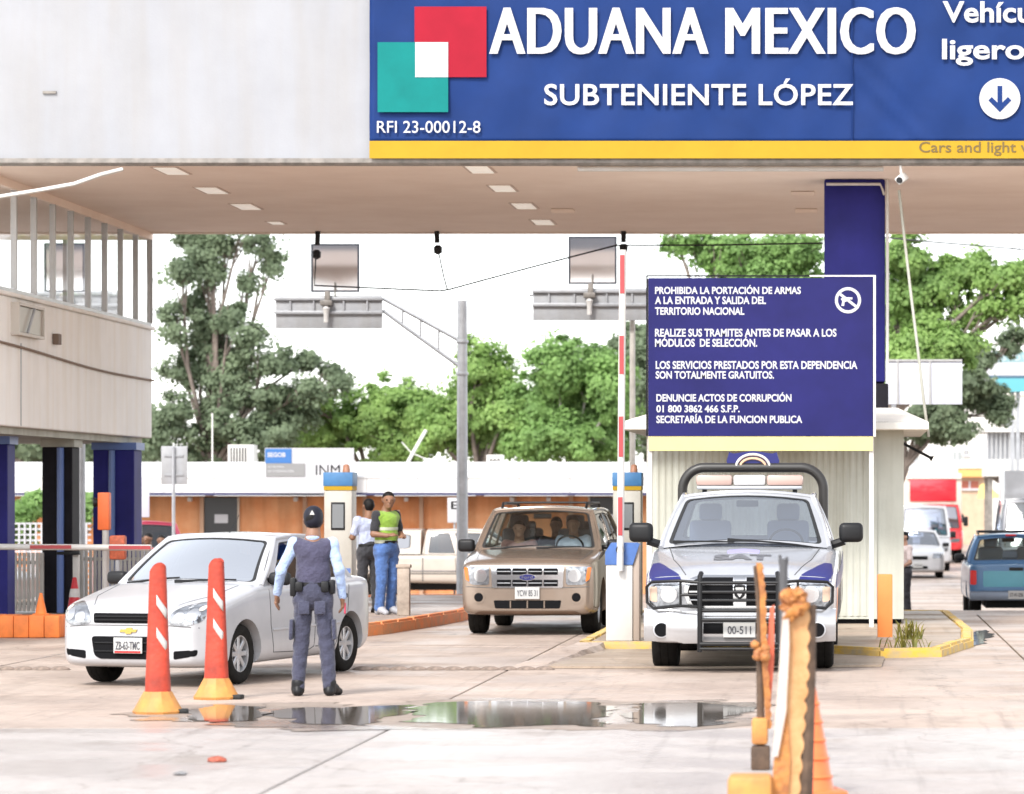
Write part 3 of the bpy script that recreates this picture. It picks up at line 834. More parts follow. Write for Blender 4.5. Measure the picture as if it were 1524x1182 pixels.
def loft(S):
    """closed half-symmetric body from station tables; returns bmesh"""
    bm = B(); rings = []
    for y in S['stations']:
        w = lerp_tab(S['w'], y) * S['W'] / 2; zb = lerp_tab(S['zb'], y); zt = lerp_tab(S['zt'], y)
        cr = lerp_tab(S['crown'], y); h = zt - zb; e = S.get('edge', 0.05)
        half = [(0, zb), (0.80 * w, zb), (0.93 * w, zb + 0.015), (0.975 * w, zb + 0.10 * h), (0.995 * w, zb + 0.17 * h), (1.0 * w, zb + 0.42 * h),
                (0.998 * w, zb + 0.66 * h), (0.992 * w, zt - e * 1.5), (0.972 * w, zt - e * 0.8), (0.925 * w, zt - e * 0.10), (0.5 * w, zt + cr * 0.72), (0, zt + cr)]
        full = half + [(-x, z) for x, z in half[-2:0:-1]]
        rings.append([bm.verts.new((x, y, z)) for x, z in full])
    n = len(rings[0])
    for a, b in zip(rings, rings[1:]):
        for k in range(n): bm.faces.new((a[k], a[(k + 1) % n], b[(k + 1) % n], b[k]))
    for rg_, flip in ((rings[0], False), (rings[-1], True)):
        m_ = n // 2
        for k in range(m_):
            q = [rg_[k], rg_[k + 1], rg_[(n - k - 1) % n], rg_[(n - k) % n]]
            q = list(dict.fromkeys(q))
            bm.faces.new(q if flip else q[::-1])
    return bm

def wheel(root, x, y, r, w, side, rim=True, spokes=7, rimmat=None):
    """tyre with tread grooves, and a rim with spokes as its child"""
    key = ('wheel', r, w, spokes, side, rim, rimmat.name if rimmat else '')
    if key not in FONT_CACHE:
        bm = B()
        pr = [(r * 0.60, -w * 0.42), (r * 0.70, -w * 0.49), (r * 0.90, -w * 0.50), (r * 0.975, -w * 0.43), (r, -w * 0.33), (r, -w * 0.18), (r * 0.985, -w * 0.17),
              (r * 0.985, -w * 0.13), (r, -w * 0.12), (r, w * 0.12), (r * 0.985, w * 0.13), (r * 0.985, w * 0.17), (r, w * 0.18), (r, w * 0.33), (r * 0.975, w * 0.43), (r * 0.90, w * 0.50),
              (r * 0.70, w * 0.49), (r * 0.60, w * 0.42), (r * 0.58, 0)]
        lathe(bm, pr, (0, 0, 0), 36, 'X', caps=False)
        t = bpy.data.meshes.new('wheel'); bmesh.ops.recalc_face_normals(bm, faces=bm.faces); bm.to_mesh(t); bm.free(); t.materials.append(M_tyre); shade(t, 40)
        bm = B(); s = side; q = r * 0.63
        lathe(bm, [(q, -s * w * 0.30), (q, s * w * 0.43), (q * 0.93, s * w * 0.42), (q * 0.90, s * w * 0.10)], (0, 0, 0), 32, 'X', caps=False)
        lathe(bm, [(q * 0.93, s * w * 0.05), (q * 0.001, s * w * 0.05)], (0, 0, 0), 32, 'X', caps=False)
        lathe(bm, [(q * 0.24, s * w * 0.06), (q * 0.22, s * w * 0.34), (0.001, s * w * 0.36)], (0, 0, 0), 20, 'X', caps=False)
        for k in range(spokes):
            a = 2 * math.pi * k / spokes
            mid = q * 0.56
            box(bm, (s * w * 0.27, mid * math.cos(a), mid * math.sin(a)), (w * 0.14, q * 0.78, q * 0.26), Euler((a, 0, 0)), bevel=0.008, seg=1)
        rm = bpy.data.meshes.new('rim'); bm.to_mesh(rm); bm.free(); rm.materials.append(rimmat or M_rim); shade(rm, 30)
        FONT_CACHE[key] = (t, rm)
    t, rm = FONT_CACHE[key]
    o = bpy.data.objects.new('wheel', t); link(o, root); o.location = (x, y, r)
    ro = bpy.data.objects.new('rim', rm); link(ro, o)
    return o

def rr_uv(u0, u1, v0, v1, r, n=4, m=6):
    """rounded rectangle in uv with subdivided sides, same point count for every r"""
    du, dv = u1 - u0, v1 - v0; asp = 1.0
    out = []
    cs = [(u1 - r, v1 - r, 0), (u0 + r, v1 - r, 90), (u0 + r, v0 + r, 180), (u1 - r, v0 + r, 270)]
    for i, (cu, cv, a0) in enumerate(cs):
        arc = [(cu + r * math.cos(R(a0 + 90 * k / n)), cv + r * math.sin(R(a0 + 90 * k / n))) for k in range(n + 1)]
        out += arc
        nu, nv, na = cs[(i + 1) % 4]
        e = (nu + r * math.cos(R(na)), nv + r * math.sin(R(na)))
        for k in range(1, m): out.append((arc[-1][0] + (e[0] - arc[-1][0]) * k / m, arc[-1][1] + (e[1] - arc[-1][1]) * k / m))
    return out

def window(fn, cell, hole, frame_bm, seal_bm, gname, gmat, root, r=0.06, inward=0.010, nsign=1):
    """one cell of a surface fn(u,v) with a rounded opening: frame, black seal and glass"""
    outer = rr_uv(*cell, 0.0005); inner = rr_uv(*hole, min(r, (hole[1] - hole[0]) * 0.3, (hole[3] - hole[2]) * 0.3))
    cu, cv = (hole[0] + hole[1]) / 2, (hole[2] + hole[3]) / 2
    def nrm(u, v):
        e = 1e-3; a = fn(u + e, v) - fn(u - e, v); b = fn(u, v + e) - fn(u, v - e)
        return a.cross(b).normalized() * nsign
    n = len(outer)
    def ring(bm, pts, off): return [bm.verts.new(fn(u, v) - nrm(u, v) * off) for u, v in pts]
    mid = [((a[0] + b[0]) / 2, (a[1] + b[1]) / 2) for a, b in zip(outer, inner)]
    A, Bm, C = ring(frame_bm, outer, 0), ring(frame_bm, mid, 0), ring(frame_bm, inner, 0)
    Dd = ring(frame_bm, inner, inward + 0.01)
    for p, q in ((A, Bm), (Bm, C), (C, Dd)):
        for k in range(n): frame_bm.faces.new((p[k], p[(k + 1) % n], q[(k + 1) % n], q[k]))
    sc = lambda s: [(cu + (u - cu) * s, cv + (v - cv) * s) for u, v in inner]
    s1, s2 = ring(seal_bm, inner, inward - 0.006), ring(seal_bm, sc(0.955), inward - 0.003)
    for k in range(n): seal_bm.faces.new((s1[k], s1[(k + 1) % n], s2[(k + 1) % n], s2[k]))
    g = B(); prev = None
    for s in (1.0, 0.75, 0.5, 0.25):
        c = ring(g, sc(s), inward)
        if prev:
            for k in range(n): g.faces.new((prev[k], prev[(k + 1) % n], c[(k + 1) % n], c[k]))
        prev = c
    ctr = g.verts.new(fn(cu, cv) - nrm(cu, cv) * inward)
    for k in range(n): g.faces.new((prev[k], prev[(k + 1) % n], ctr))
    return build(gname, g, gmat, root, smooth=60)

class Car:
    def __init__(self, name, label, cat, S, pm, loc, rz=0.0, group=None):
        self.S = S; self.pm = pm
        self.root = empty(name, loc, rz, label, cat, group)
        bm = loft(S)
        o = build('body', bm, pm, self.root, smooth=0)
        md = o.modifiers.new('s', 'SUBSURF'); md.levels = md.render_levels = S.get('sub', 2); bake(o)
        # wheel arches and cargo bed cut out
        cut = B()
        for y in (S['fa'], S['fa'] + S['base']):
            for sd_ in (-1, 1):
                x0 = sd_ * (S['W'] / 2 - S['tw'] - 0.10)
                lathe(cut, [(S['wr'] * 1.16, x0), (S['wr'] * 1.16, sd_ * (S['W'] / 2 + 0.2))], (0, y, S['wr']), 32, 'X')
        if 'bed' in S:
            y0, y1, zf = S['bed']; box2(cut, (-S['W'] / 2 + 0.10, y0, zf), (S['W'] / 2 - 0.10, y1, 3.0))
        co = build('cut', cut, M_under, self.root, smooth=0)
        b = o.modifiers.new('b', 'BOOLEAN'); b.object = co; b.operation = 'DIFFERENCE'; b.solver = 'EXACT'
        keep_me = o.data.copy(); bake(o); bpy.data.objects.remove(co)
        if len(o.data.polygons) < 50: o.data = keep_me
        if M_under.name not in [m.name for m in o.data.materials if m]: o.data.materials.append(M_under)
        shade(o.data, 32)
        self.body = o
        b2 = B(); b2.from_mesh(o.data); self.bvh = BVHTree.FromBMesh(b2); b2.free()
        # underbody slab keeps the daylight out below the sills
        bm = B(); box2(bm, (-S['W'] / 2 + S['tw'] + 0.12, 0.35, S['wr'] * 0.75), (S['W'] / 2 - S['tw'] - 0.12, S['L'] - 0.4, S['wr'] * 1.3)); build('underbody', bm, M_under, self.root, smooth=0)
        tr = S['W'] / 2 - S['tw'] / 2 - S.get('tin', 0.05)
        for y in (S['fa'], S['fa'] + S['base']):
            for sd_ in (-1, 1): wheel(self.root, sd_ * tr, y, S['wr'], S['tw'], sd_, spokes=S.get('spokes', 7), rimmat=S.get('rimmat'))
    # -------- pieces laid on the body by ray casting
    def cast(self, a, b, side):
        L_ = self.S['L']
        if side == 'F': o, d = Vector((a, -3, b)), Vector((0, 1, 0))
        elif side == 'R': o, d = Vector((a, L_ + 3, b)), Vector((0, -1, 0))
        elif side == 'T': o, d = Vector((a, b, 4)), Vector((0, 0, -1))
        elif side == 'XP': o, d = Vector((4, a, b)), Vector((-1, 0, 0))
        else: o, d = Vector((-4, a, b)), Vector((1, 0, 0))
        h = self.bvh.ray_cast(o, d)
        if h[0] is None:
            h = self.bvh.find_nearest(o + d * (3 if side in 'FR' else 3.2))
        p = h[0].copy()
        if side in 'FR': p.x, p.z = a, b
        elif side == 'T': p.x, p.y = a, b
        else: p.y, p.z = a, b
        return p, -d
    def patch(self, name, outline, side, m, off=0.008, depth=0.04, parent=None, step=0.05, flat=None, lab=None):
        pts = densify(outline, step)
        cu = sum(p[0] for p in pts) / len(pts); cv = sum(p[1] for p in pts) / len(pts)
        bm = B(); n = len(pts); prev = None; allv = []
        for s in (1.0, 0.8, 0.55, 0.28, 0.0):
            ring = []
            for (a, b) in (pts if s else [(cu, cv)]):
                p, nn = self.cast(cu + (a - cu) * s, cv + (b - cv) * s, side)
                ring.append(bm.verts.new(p + nn * off))
            if prev:
                if s: [bm.faces.new((prev[k], prev[(k + 1) % n], ring[(k + 1) % n], ring[k])) for k in range(n)]
                else: [bm.faces.new((prev[k], prev[(k + 1) % n], ring[0])) for k in range(n)]
            else:
                sk = [bm.verts.new(v.co - nn * depth) for v in ring]
                for k in range(n): bm.faces.new((sk[k], sk[(k + 1) % n], ring[(k + 1) % n], ring[k]))
            prev = ring; allv += ring
        if flat is not None:
            ax = 1
            ys_ = [v.co[ax] for v in allv]; y0 = (min(ys_) if side == 'F' else max(ys_)) if flat == 'out' else flat
            for v in allv: v.co[ax] = y0
        o = build(name, bm, m, parent or self.root, smooth=50)
        if lab: o['label'] = lab
        return o
    def both(self, name, outline, side, m, **k):
        for s in (1, -1):
            pts = [(s * a, b) for a, b in outline]
            self.patch(name, pts if s > 0 else pts[::-1], side, m, **k)
    def line(self, name, pts, side, m, rad=0.006, off=0.001):
        q = []
        for (a, b), (c, d) in zip(pts, pts[1:]):
            k = max(2, int(Vector((c - a, d - b)).length / 0.06))
            for j in range(k): q.append((a + (c - a) * j / k, b + (d - b) * j / k))
        q.append(pts[-1])
        bm = B(); tube(bm, [self.cast(a, b, side)[0] + self.cast(a, b, side)[1] * off for a, b in q], rad, 6)
        return build(name, bm, m, self.root)
    def letters(self, s, x0, y0, x1, y1, m, side='T', bold=0.03, off=0.006):
        me = text_mesh(s, bold, 0.0)
        bm = B(); bm.from_mesh(me); bpy.data.meshes.remove(me)
        bmesh.ops.subdivide_edges(bm, edges=[e for e in bm.edges if e.calc_length() > 0.2], cuts=2)
        bmesh.ops.triangulate(bm, faces=bm.faces)
        xs_ = [v.co.x for v in bm.verts]; ys_ = [v.co.y for v in bm.verts]
        for v in bm.verts:
            a = x0 + (v.co.x - min(xs_)) / (max(xs_) - min(xs_)) * (x1 - x0); b = y0 + (v.co.y - min(ys_)) / (max(ys_) - min(ys_)) * (y1 - y0)
            p, n = self.cast(a, b, side); v.co = p + n * off
        return build('lettering', bm, m, self.root, smooth=0)
    def plate(self, s, x, z, side='F', w=0.30, h=0.15, band=None):
        p, n = self.cast(x, z, side)
        y = p.y + n.y * 0.03
        bm = B(); box(bm, (x, y, z), (w, 0.012, h), bevel=0.004, seg=1); o = build('number_plate', bm, M_plate, self.root)
        yy = y + n.y * 0.0065
        if side == 'F': text_on(s, x - w * 0.42, z - h * 0.26, x + w * 0.42, z + h * 0.26, yy, M_platetxt, o, 0.01, 'plate_number')
        else:
            M = Matrix.Translation((x, yy, z)) @ Matrix.Rotation(math.pi, 4, 'Z')
            text_on(s, -w * 0.42, -h * 0.26, w * 0.42, h * 0.26, 0, M_platetxt, o, 0.01, 'plate_number', M=M)
        if band:
            bm = B(); box(bm, (x, yy - 0.002, z - h * 0.40), (w * 0.9, 0.006, h * 0.12)); build('plate_band', bm, band, o, smooth=0)
        return o
    # -------- cabin
    def cabin(self, g, gl, seats=True, people_dark=False, side_glass=None, rear_glass=None, wheel_side=1, seatmat=None, cutter=None):
        S = self.S; pm = self.pm
        wb, wt = g['wb'], g['wt']; wbr, wtr = g.get('wbr', wb), g.get('wtr', wt)
        cb, ct = g.get('cb', 0.04), g.get('ct', 0.03)
        yb, yt, zb, zt = g['yb'], g['yt'], g['zb'], g['zt']         # windscreen corner base, top
        yrb, yrt, zrb, zrt = g['yrb'], g['yrt'], g['zrb'], g['zrt']
        bow, bowt = g.get('bow', 0.18), g.get('bowt', 0.08); rbow = g.get('rbow', 0.06)
        dome = g.get('dome', 0.02)
        V_ = Vector
        def ws(u, v):
            b = V_((wb * u, yb - bow * (1 - u * u), zb + cb * (1 - u * u))); t = V_((wt * u, yt - bowt * (1 - u * u), zt + ct * (1 - u * u)))
            p = b.lerp(t, v); p.y -= 0.035 * 4 * v * (1 - v) * 0.6; p.z += 0.035 * 4 * v * (1 - v) * 0.5; return p
        def rw(u, v):
            b = V_((wbr * u, yrb + rbow * (1 - u * u), zrb + cb * 0.5 * (1 - u * u))); t = V_((wtr * u, yrt + rbow * (1 - u * u), zrt + ct * (1 - u * u)))
            return b.lerp(t, v)
        def top(t): return V_((wt + (wtr - wt) * t + 0.012 * math.sin(math.pi * t), yt + (yrt - yt) * t, zt + (zrt - zt) * t + dome * math.sin(math.pi * t)))
        def bot(t): return V_((wb + (wbr - wb) * t + 0.02 * math.sin(math.pi * t), yb + (yrb - yb) * t, zb + (zrb - zb) * t))
        def sd_(s):
            def f(u, v):
                p = bot(u).lerp(top(u), v); p.x += 0.03 * 4 * v * (1 - v) * 0.6
                p.x *= s; return p
            return f
        fr, se = B(), B()
        window(ws, (-1, 1, 0, 1), (-0.93, 0.93, 0.05, 0.93), fr, se, 'windscreen', gl, self.root, r=0.07, nsign=1)
        for s in (1, -1):
            for (c0, c1, h0, h1) in g['win']:
                window(sd_(s), (c0, c1, 0, 1), (h0, h1, 0.05, 0.90), fr, se, 'side_window', side_glass or gl, self.root, r=0.03, nsign=s)
        if g.get('rear', True): window(rw, (-1, 1, 0, 1), (-0.90, 0.90, 0.08, 0.90), fr, se, 'rear_window', rear_glass or gl, self.root, r=0.07, nsign=-1)
        else:
            q = [[fr.verts.new(rw(-1 + 2 * i / 8, j / 4)) for i in range(9)] for j in range(5)]
            for j in range(4):
                for i in range(8): fr.faces.new((q[j][i], q[j][i + 1], q[j + 1][i + 1], q[j + 1][i]))
        build('window_seal', se, M_seal, self.root, smooth=60)
        nu, nv = 16, 18; q = []
        for j in range(nv + 1):
            t = j / nv; e = top(t); row = []
            yb_ = -bowt * (1 - t) + rbow * t
            for i in range(nu + 1):
                u = -1 + 2 * i / nu
                row.append(fr.verts.new((e.x * u, e.y + yb_ * (1 - u * u), e.z + ct * (1 - u * u))))
            q.append(row)
        for j in range(nv):
            for i in range(nu): fr.faces.new((q[j][i], q[j][i + 1], q[j + 1][i + 1], q[j + 1][i]))
        cab = build('cabin_shell', fr, pm, self.root, smooth=40)
        # rounded rails along pillars and roof edge
        bm = B()
        for s in (1, -1):
            f = sd_(s); a = [f(0, v / 6) for v in range(7)]; t = [f(k / 12, 1) for k in range(13)]; c = [f(1, 1 - v / 6) for v in range(7)]
            tube(bm, a + t[1:] + c[1:], g.get('rail', 0.024), 8)
        tube(bm, [ws(-1 + k / 5, 1) for k in range(11)], g.get('rail', 0.024) * 0.8, 8)
        tube(bm, [rw(-1 + k / 5, 1) for k in range(11)], g.get('rail', 0.024) * 0.8, 8)
        build('roof_rail', bm, pm, self.root)
        # interior
        zi = g.get('zi', zb - 0.02)
        bm = B(); box2(bm, (-wb + 0.06, yb + 0.10, zi - 0.06), (wb - 0.06, yrb - 0.08, zi + 0.02)); build('interior_floor', bm, M_interior, self.root, smooth=0)
        bm = B(); box2(bm, (-wb + 0.08, yb - bow + 0.22, zb - 0.05), (wb - 0.08, yb + 0.32, zb + 0.05), bevel=0.03); build('dashboard', bm, M_interior, self.root)
        if seats:
            sm = seatmat or M_seat
            for k, yy in enumerate(g['seats']):
                for x in ((-0.36, 0.36) if k < 2 else ()):
                    x *= S['W'] / 1.7
                    bm = B(); box(bm, (x, yy, zi + 0.14), (0.46, 0.13, 0.34), Euler((-0.2, 0, 0)), bevel=0.05, seg=2)
                    box(bm, (x, yy + 0.06, zi + (0.40 if k == 0 else 0.34)), (0.25, 0.09, 0.19 if k == 0 else 0.12), Euler((-0.15, 0, 0)), bevel=0.04, seg=2); build('seat', bm, sm, self.root)
            x = wheel_side * 0.36 * S['W'] / 1.7
            bm = B(); c = V_((x, yb + 0.38, zb + 0.05)); ax = V_((0, 0.82, 0.57))
            tube(bm, [c + V_((0.18 * math.cos(a), 0, 0)) + V_((0, -0.57, 0.82)) * 0.18 * math.sin(a) for a in [2 * math.pi * k / 24 for k in range(25)]], 0.014, 6, caps=False)
            build('steering_wheel', bm, M_black, self.root)
        bm = B(); box(bm, (0, yt - bowt + 0.02, zt - 0.07), (0.24, 0.03, 0.07), bevel=0.012); build('rear_view_mirror', bm, M_black, self.root)
        self.ws, self.rw, self.sd = ws, rw, sd_
        return self
    def wipers(self, spans):
        for (u0, v0, u1, v1) in spans:
            bm = B(); tube(bm, [self.ws(u0 + (u1 - u0) * t, v0 + (v1 - v0) * t) + Vector((0, -0.025, 0.012)) for t in (0, .2, .4, .6, .8, 1)], [0.02, 0.012, 0.010, 0.010, 0.010, 0.007], 6)
            build('wiper', bm, M_black, self.root)
    def mirrors(self, y, z, size=(0.20, 0.09, 0.13), out=0.12, m=None, at=None):
        for s in (1, -1):
            x0 = at if at else abs(self.S['W'] / 2 * 0.90)
            bm = B(); box(bm, (s * (x0 + out), y, z), size, Euler((0, 0, s * 0.12)), bevel=min(size) * 0.42, seg=3)
            tube(bm, [(s * (x0 - 0.08), y + 0.03, z - 0.02), (s * (x0 + out * 0.8), y, z - 0.02)], 0.03, 8)
            o = build('mirror', bm, m or M_black, self.root)

def std_tables(L, W_, zb, zf, zc, yc, belt, tail, noser=0.76, crown=0.03, rear_drop=0.10, flatnose=0.0):
    """ordinary car tables"""
    return dict(
        stations=[0, 0.02, 0.07, 0.16, 0.30, 0.5, 0.75, yc * 0.85, yc, yc + 0.3, L * 0.5, L * 0.62, L * 0.75, L - 0.6, L - 0.3, L - 0.14, L - 0.05, L],
        w=[(0, noser), (0.02, noser + 0.06), (0.07, noser + 0.12), (0.16, 0.945), (0.30, 0.98), (0.5, 0.995), (0.9, 1), (L - 0.8, 1), (L - 0.3, 0.97), (L - 0.14, 0.93), (L - 0.05, 0.86), (L, 0.78)],
        zb=[(0, zb + 0.10), (0.02, zb + 0.05), (0.07, zb + 0.02), (0.3, zb), (L - 0.3, zb + 0.02), (L - 0.05, zb + 0.10), (L, zb + 0.16)],
        zt=[(0, zf - 0.13 + flatnose), (0.02, zf - 0.06 + flatnose * 0.5), (0.07, zf - 0.015), (0.16, zf + 0.012), (0.3, zf + (zc - zf) * 0.25), (yc, zc), (yc + 0.3, belt), (L * 0.75, belt + 0.02), (L - 0.3, tail), (L - 0.14, tail - 0.02), (L - 0.05, tail - 0.06), (L, tail - rear_drop)],
        crown=[(0, 0.0), (0.16, crown * 0.6), (yc, crown), (L, 0.01)], L=L, W=W_)

# ------------------------------------------------------------------ white compact saloon at the barrier
S = std_tables(3.95, 1.65, 0.17, 0.76, 0.95, 1.05, 0.96, 0.99, 0.74, 0.03)
S.update(fa=0.80, base=2.44, wr=0.29, tw=0.185, spokes=8)
fx, fy = PX(350, 32.4), 32.4
rot = R(-15.8)
# the front left wheel of the car (right in the picture) touches at (fx, fy)
off = Matrix.Rotation(rot, 3, 'Z') @ Vector((S['W'] / 2 - 0.12, S['fa'], 0))
c1 = Car('compact_saloon', 'white compact saloon stopped at the barrier behind two orange posts', 'car', S, P_white, (fx - off.x, fy - off.y, 0), rot)
c1.cabin(dict(wb=0.765, wt=0.575, yb=1.24, yt=1.92, zb=0.935, zt=1.385, yrb=3.38, yrt=2.93, zrb=0.965, zrt=1.375, bow=0.20, bowt=0.09, ct=0.04, dome=0.03,
              win=[(0, .50, .10, .475), (.50, 1, .52, .90)], seats=[2.15, 2.72], wbr=0.74, wtr=0.57), G_sky, side_glass=G_dark, wheel_side=1)
c1.wipers([(-0.80, -0.02, -0.02, 0.055), (-0.05, -0.02, 0.72, 0.055)])
c1.mirrors(1.42, 1.00, (0.22, 0.10, 0.13), 0.14)
c1.both('headlight', roundpoly([(0.40, 0.60), (0.60, 0.575), (0.735, 0.63), (0.745, 0.76), (0.66, 0.815), (0.50, 0.765), (0.42, 0.70)], 0.05), 'F', M_lens, off=0.006, depth=0.03)
for s in (1, -1):
    for (x, z, r) in ((0.52, 0.665, 0.052), (0.645, 0.69, 0.058)):
        c1.patch('headlight_bulb', disc2(s * x, z, r, 16), 'F', M_lens2, off=0.012, depth=0.01)
    c1.patch('indicator', disc2(s * 0.70, 0.75, 0.025, 10), 'F', mat('clear_indicator', (0.7, 0.6, 0.5), 0.2), off=0.011, depth=0.01)
c1.patch('upper_grille', roundpoly([(-0.37, 0.605), (0.37, 0.605), (0.385, 0.70), (-0.385, 0.70)], 0.02), 'F', M_blackmat, off=0.005)
for z in (0.635, 0.668):
    c1.line('grille_bar', [(-0.36, z), (0.36, z)], 'F', M_black, 0.007, 0.012)
c1.patch('lower_grille', roundpoly([(-0.40, 0.48), (0.40, 0.48), (0.37, 0.30), (0.31, 0.265), (-0.31, 0.265), (-0.37, 0.30)], 0.04), 'F', M_blackmat, off=0.005)
for z in (0.34, 0.42):
    c1.line('grille_bar', [(-0.36, z), (0.36, z)], 'F', M_black, 0.008, 0.010)
c1.both('bumper_slot', roundpoly([(0.46, 0.265), (0.68, 0.30), (0.69, 0.36), (0.46, 0.345)], 0.02), 'F', M_blackmat, off=0.004)
c1.line('bumper_seam', [(-0.70, 0.565), (-0.42, 0.585), (0.42, 0.585), (0.70, 0.565)], 'F', mat('gap', (0.08, 0.08, 0.08), 0.8), 0.004, 0.0)
bow = [(-0.085, 0.012), (-0.030, 0.012), (-0.024, 0.028), (0.030, 0.028), (0.034, 0.012), (0.085, 0.012), (0.072, -0.014), (0.026, -0.014), (0.020, -0.030), (-0.034, -0.030), (-0.040, -0.014), (-0.098, -0.014)]
c1.patch('emblem', [(x, 0.535 + z) for x, z in bow], 'F', mat('gold_emblem', (0.55, 0.38, 0.10), 0.25, metal=0.8), off=0.012, depth=0.012, step=0.5)
c1.plate('ZB-63-TMC', 0.0, 0.395, 'F', 0.30, 0.15, band=M_redlens)
for sd in ('XP', 'XN'):
    M_gap = MATS['gap']
    c1.line('door_gap', [(1.32, 0.90), (1.34, 0.55), (1.42, 0.28), (2.20, 0.26), (2.34, 0.30), (2.38, 0.92)], sd, M_gap, 0.005, 0.0)
    c1.line('door_gap', [(2.38, 0.30), (2.85, 0.28), (2.98, 0.50), (3.15, 0.62), (3.20, 0.90)], sd, M_gap, 0.005, 0.0)
    c1.line('side_moulding', [(1.38, 0.50), (2.95, 0.52)], sd, P_white, 0.012, 0.002)
    for y in (2.20, 3.05): c1.patch('door_handle', rrect(y, 0.79, 0.13, 0.045, 0.015), sd, M_black, off=0.02)
c1.line('bonnet_gap', [(-0.64, 1.0), (-0.60, 0.5), (-0.44, 0.14)], 'T', M_gap, 0.004, 0.0); c1.line('bonnet_gap', [(0.64, 1.0), (0.60, 0.5), (0.44, 0.14)], 'T', M_gap, 0.004, 0.0)
c1.both('tail_light', roundpoly([(0.50, 0.72), (0.70, 0.72), (0.70, 0.92), (0.54, 0.92)], 0.03), 'R', M_redlens)
bm = B(); tube(bm, [(0.0, 2.1, 1.44), (0.0, 2.32, 1.62)], [0.006, 0.003], 5); build('antenna', bm, M_black, c1.root)

# ------------------------------------------------------------------ tan sport utility vehicle in the lane
S = std_tables(4.44, 1.81, 0.24, 0.96, 1.10, 1.10, 1.12, 1.12, 0.84, 0.035, 0.08, 0.05)
S['zt'] = [(0, 0.88), (0.02, 0.93), (0.07, 0.955), (0.16, 0.975), (0.5, 1.03), (1.1, 1.10), (1.4, 1.12), (4.0, 1.14), (4.35, 1.12), (4.44, 1.06)]
S['zb'] = [(0, 0.34), (0.02, 0.29), (0.07, 0.27), (0.3, 0.25), (4.1, 0.27), (4.44, 0.36)]
S.update(fa=0.88, base=2.62, wr=0.345, tw=0.225, spokes=5)
c2 = Car('sport_utility_vehicle', 'tan sport utility vehicle with people inside waiting in the lane', 'car', S, P_tan, (PX(785, 43.6), 43.6, 0), R(-1.2))
c2.cabin(dict(wb=0.83, wt=0.66, yb=1.22, yt=1.80, zb=1.085, zt=1.615, yrb=4.32, yrt=4.02, zrb=1.13, zrt=1.60, bow=0.20, bowt=0.09, ct=0.045, dome=0.03, cb=0.03,
              win=[(0, .42, .07, .40), (.42, .70, .43, .68), (.70, 1, .71, .95)], seats=[2.25, 3.15]), G_clear, wheel_side=1, seatmat=M_seat)
c2.wipers([(-0.75, -0.01, -0.05, 0.05), (0.0, -0.01, 0.70, 0.05)])
c2.mirrors(1.55, 1.15, (0.23, 0.11, 0.17), 0.19)
for s in (1, -1):
    c2.patch('headlight', [(s * a, b) for a, b in roundpoly([(0.50, 0.66), (0.72, 0.66), (0.80, 0.72), (0.83, 0.90), (0.50, 0.90)], 0.04)], 'F', M_lens, off=0.010)
    c2.patch('headlight_bulb', disc2(s * 0.61, 0.78, 0.085, 18), 'F', M_lens2, off=0.016, depth=0.01)
    c2.patch('indicator', [(s * a, b) for a, b in roundpoly([(0.755, 0.70), (0.805, 0.73), (0.83, 0.89), (0.78, 0.89)], 0.015)], 'F', M_amber, off=0.018)
    c2.patch('fog_lamp_surround', disc2(s * 0.635, 0.50, 0.085, 20), 'F', P_tan, off=0.012)
    c2.patch('fog_lamp', disc2(s * 0.635, 0.50, 0.058, 18), 'F', M_blackmat, off=0.016)
c2.patch('grille_frame', roundpoly([(-0.46, 0.62), (0.46, 0.62), (0.475, 0.91), (-0.475, 0.91)], 0.03), 'F', M_chrome, off=0.014)
for z in (0.685, 0.835):
    for k in range(4):
        x = -0.305 + 0.203 * k
        c2.patch('grille_opening', rrect(x, z, 0.185, 0.085, 0.012), 'F', M_blackmat, off=0.018, depth=0.02)
        c2.line('grille_mesh', [(x - 0.085, z), (x + 0.085, z)], 'F', M_steel, 0.006, 0.020)
c2.patch('emblem', disc2(0, 0.76, 0.115, 24, 0.046), 'F', M_chrome, off=0.030, depth=0.03, step=0.5)
c2.patch('emblem_field', disc2(0, 0.76, 0.10, 24, 0.036), 'F', M_policeblue, off=0.034, depth=0.01, step=0.5)
c2.letters('Ford', -0.07, 0.742, 0.07, 0.782, M_chrome, 'F', 0.0, 0.037)
c2.patch('lower_grille', roundpoly([(-0.42, 0.355), (0.42, 0.355), (0.44, 0.46), (-0.44, 0.46)], 0.02), 'F', M_blackmat, off=0.008)
for x in (-0.22, 0, 0.22): c2.line('grille_bar', [(x, 0.36), (x, 0.455)], 'F', P_tan, 0.012, 0.010)
c2.patch('skid_plate', roundpoly([(-0.70, 0.275), (0.70, 0.275), (0.62, 0.32), (-0.62, 0.32)], 0.02), 'F', mat('bumper_brown', (0.12, 0.07, 0.045), 0.6, var=0.3), off=0.010)
c2.plate('YCW 85 31', 0.0, 0.555, 'F', 0.32, 0.155)
c2.line('bumper_seam', [(-0.86, 0.64), (-0.48, 0.625), (0.48, 0.625), (0.86, 0.64)], 'F', M_gap, 0.005, 0.0)
for s in (1, -1):
    bm = B(); tube(bm, [(s * 0.57, 1.95, 1.66), (s * 0.57, 2.05, 1.715), (s * 0.57, 3.7, 1.715), (s * 0.57, 3.8, 1.66)], 0.02, 8); build('roof_rack_rail', bm, M_black, c2.root)
for y in (2.35, 3.4):
    bm = B(); tube(bm, [(-0.57, y, 1.725), (0.57, y, 1.725)], 0.014, 8); build('roof_rack_bar', bm, M_black, c2.root)
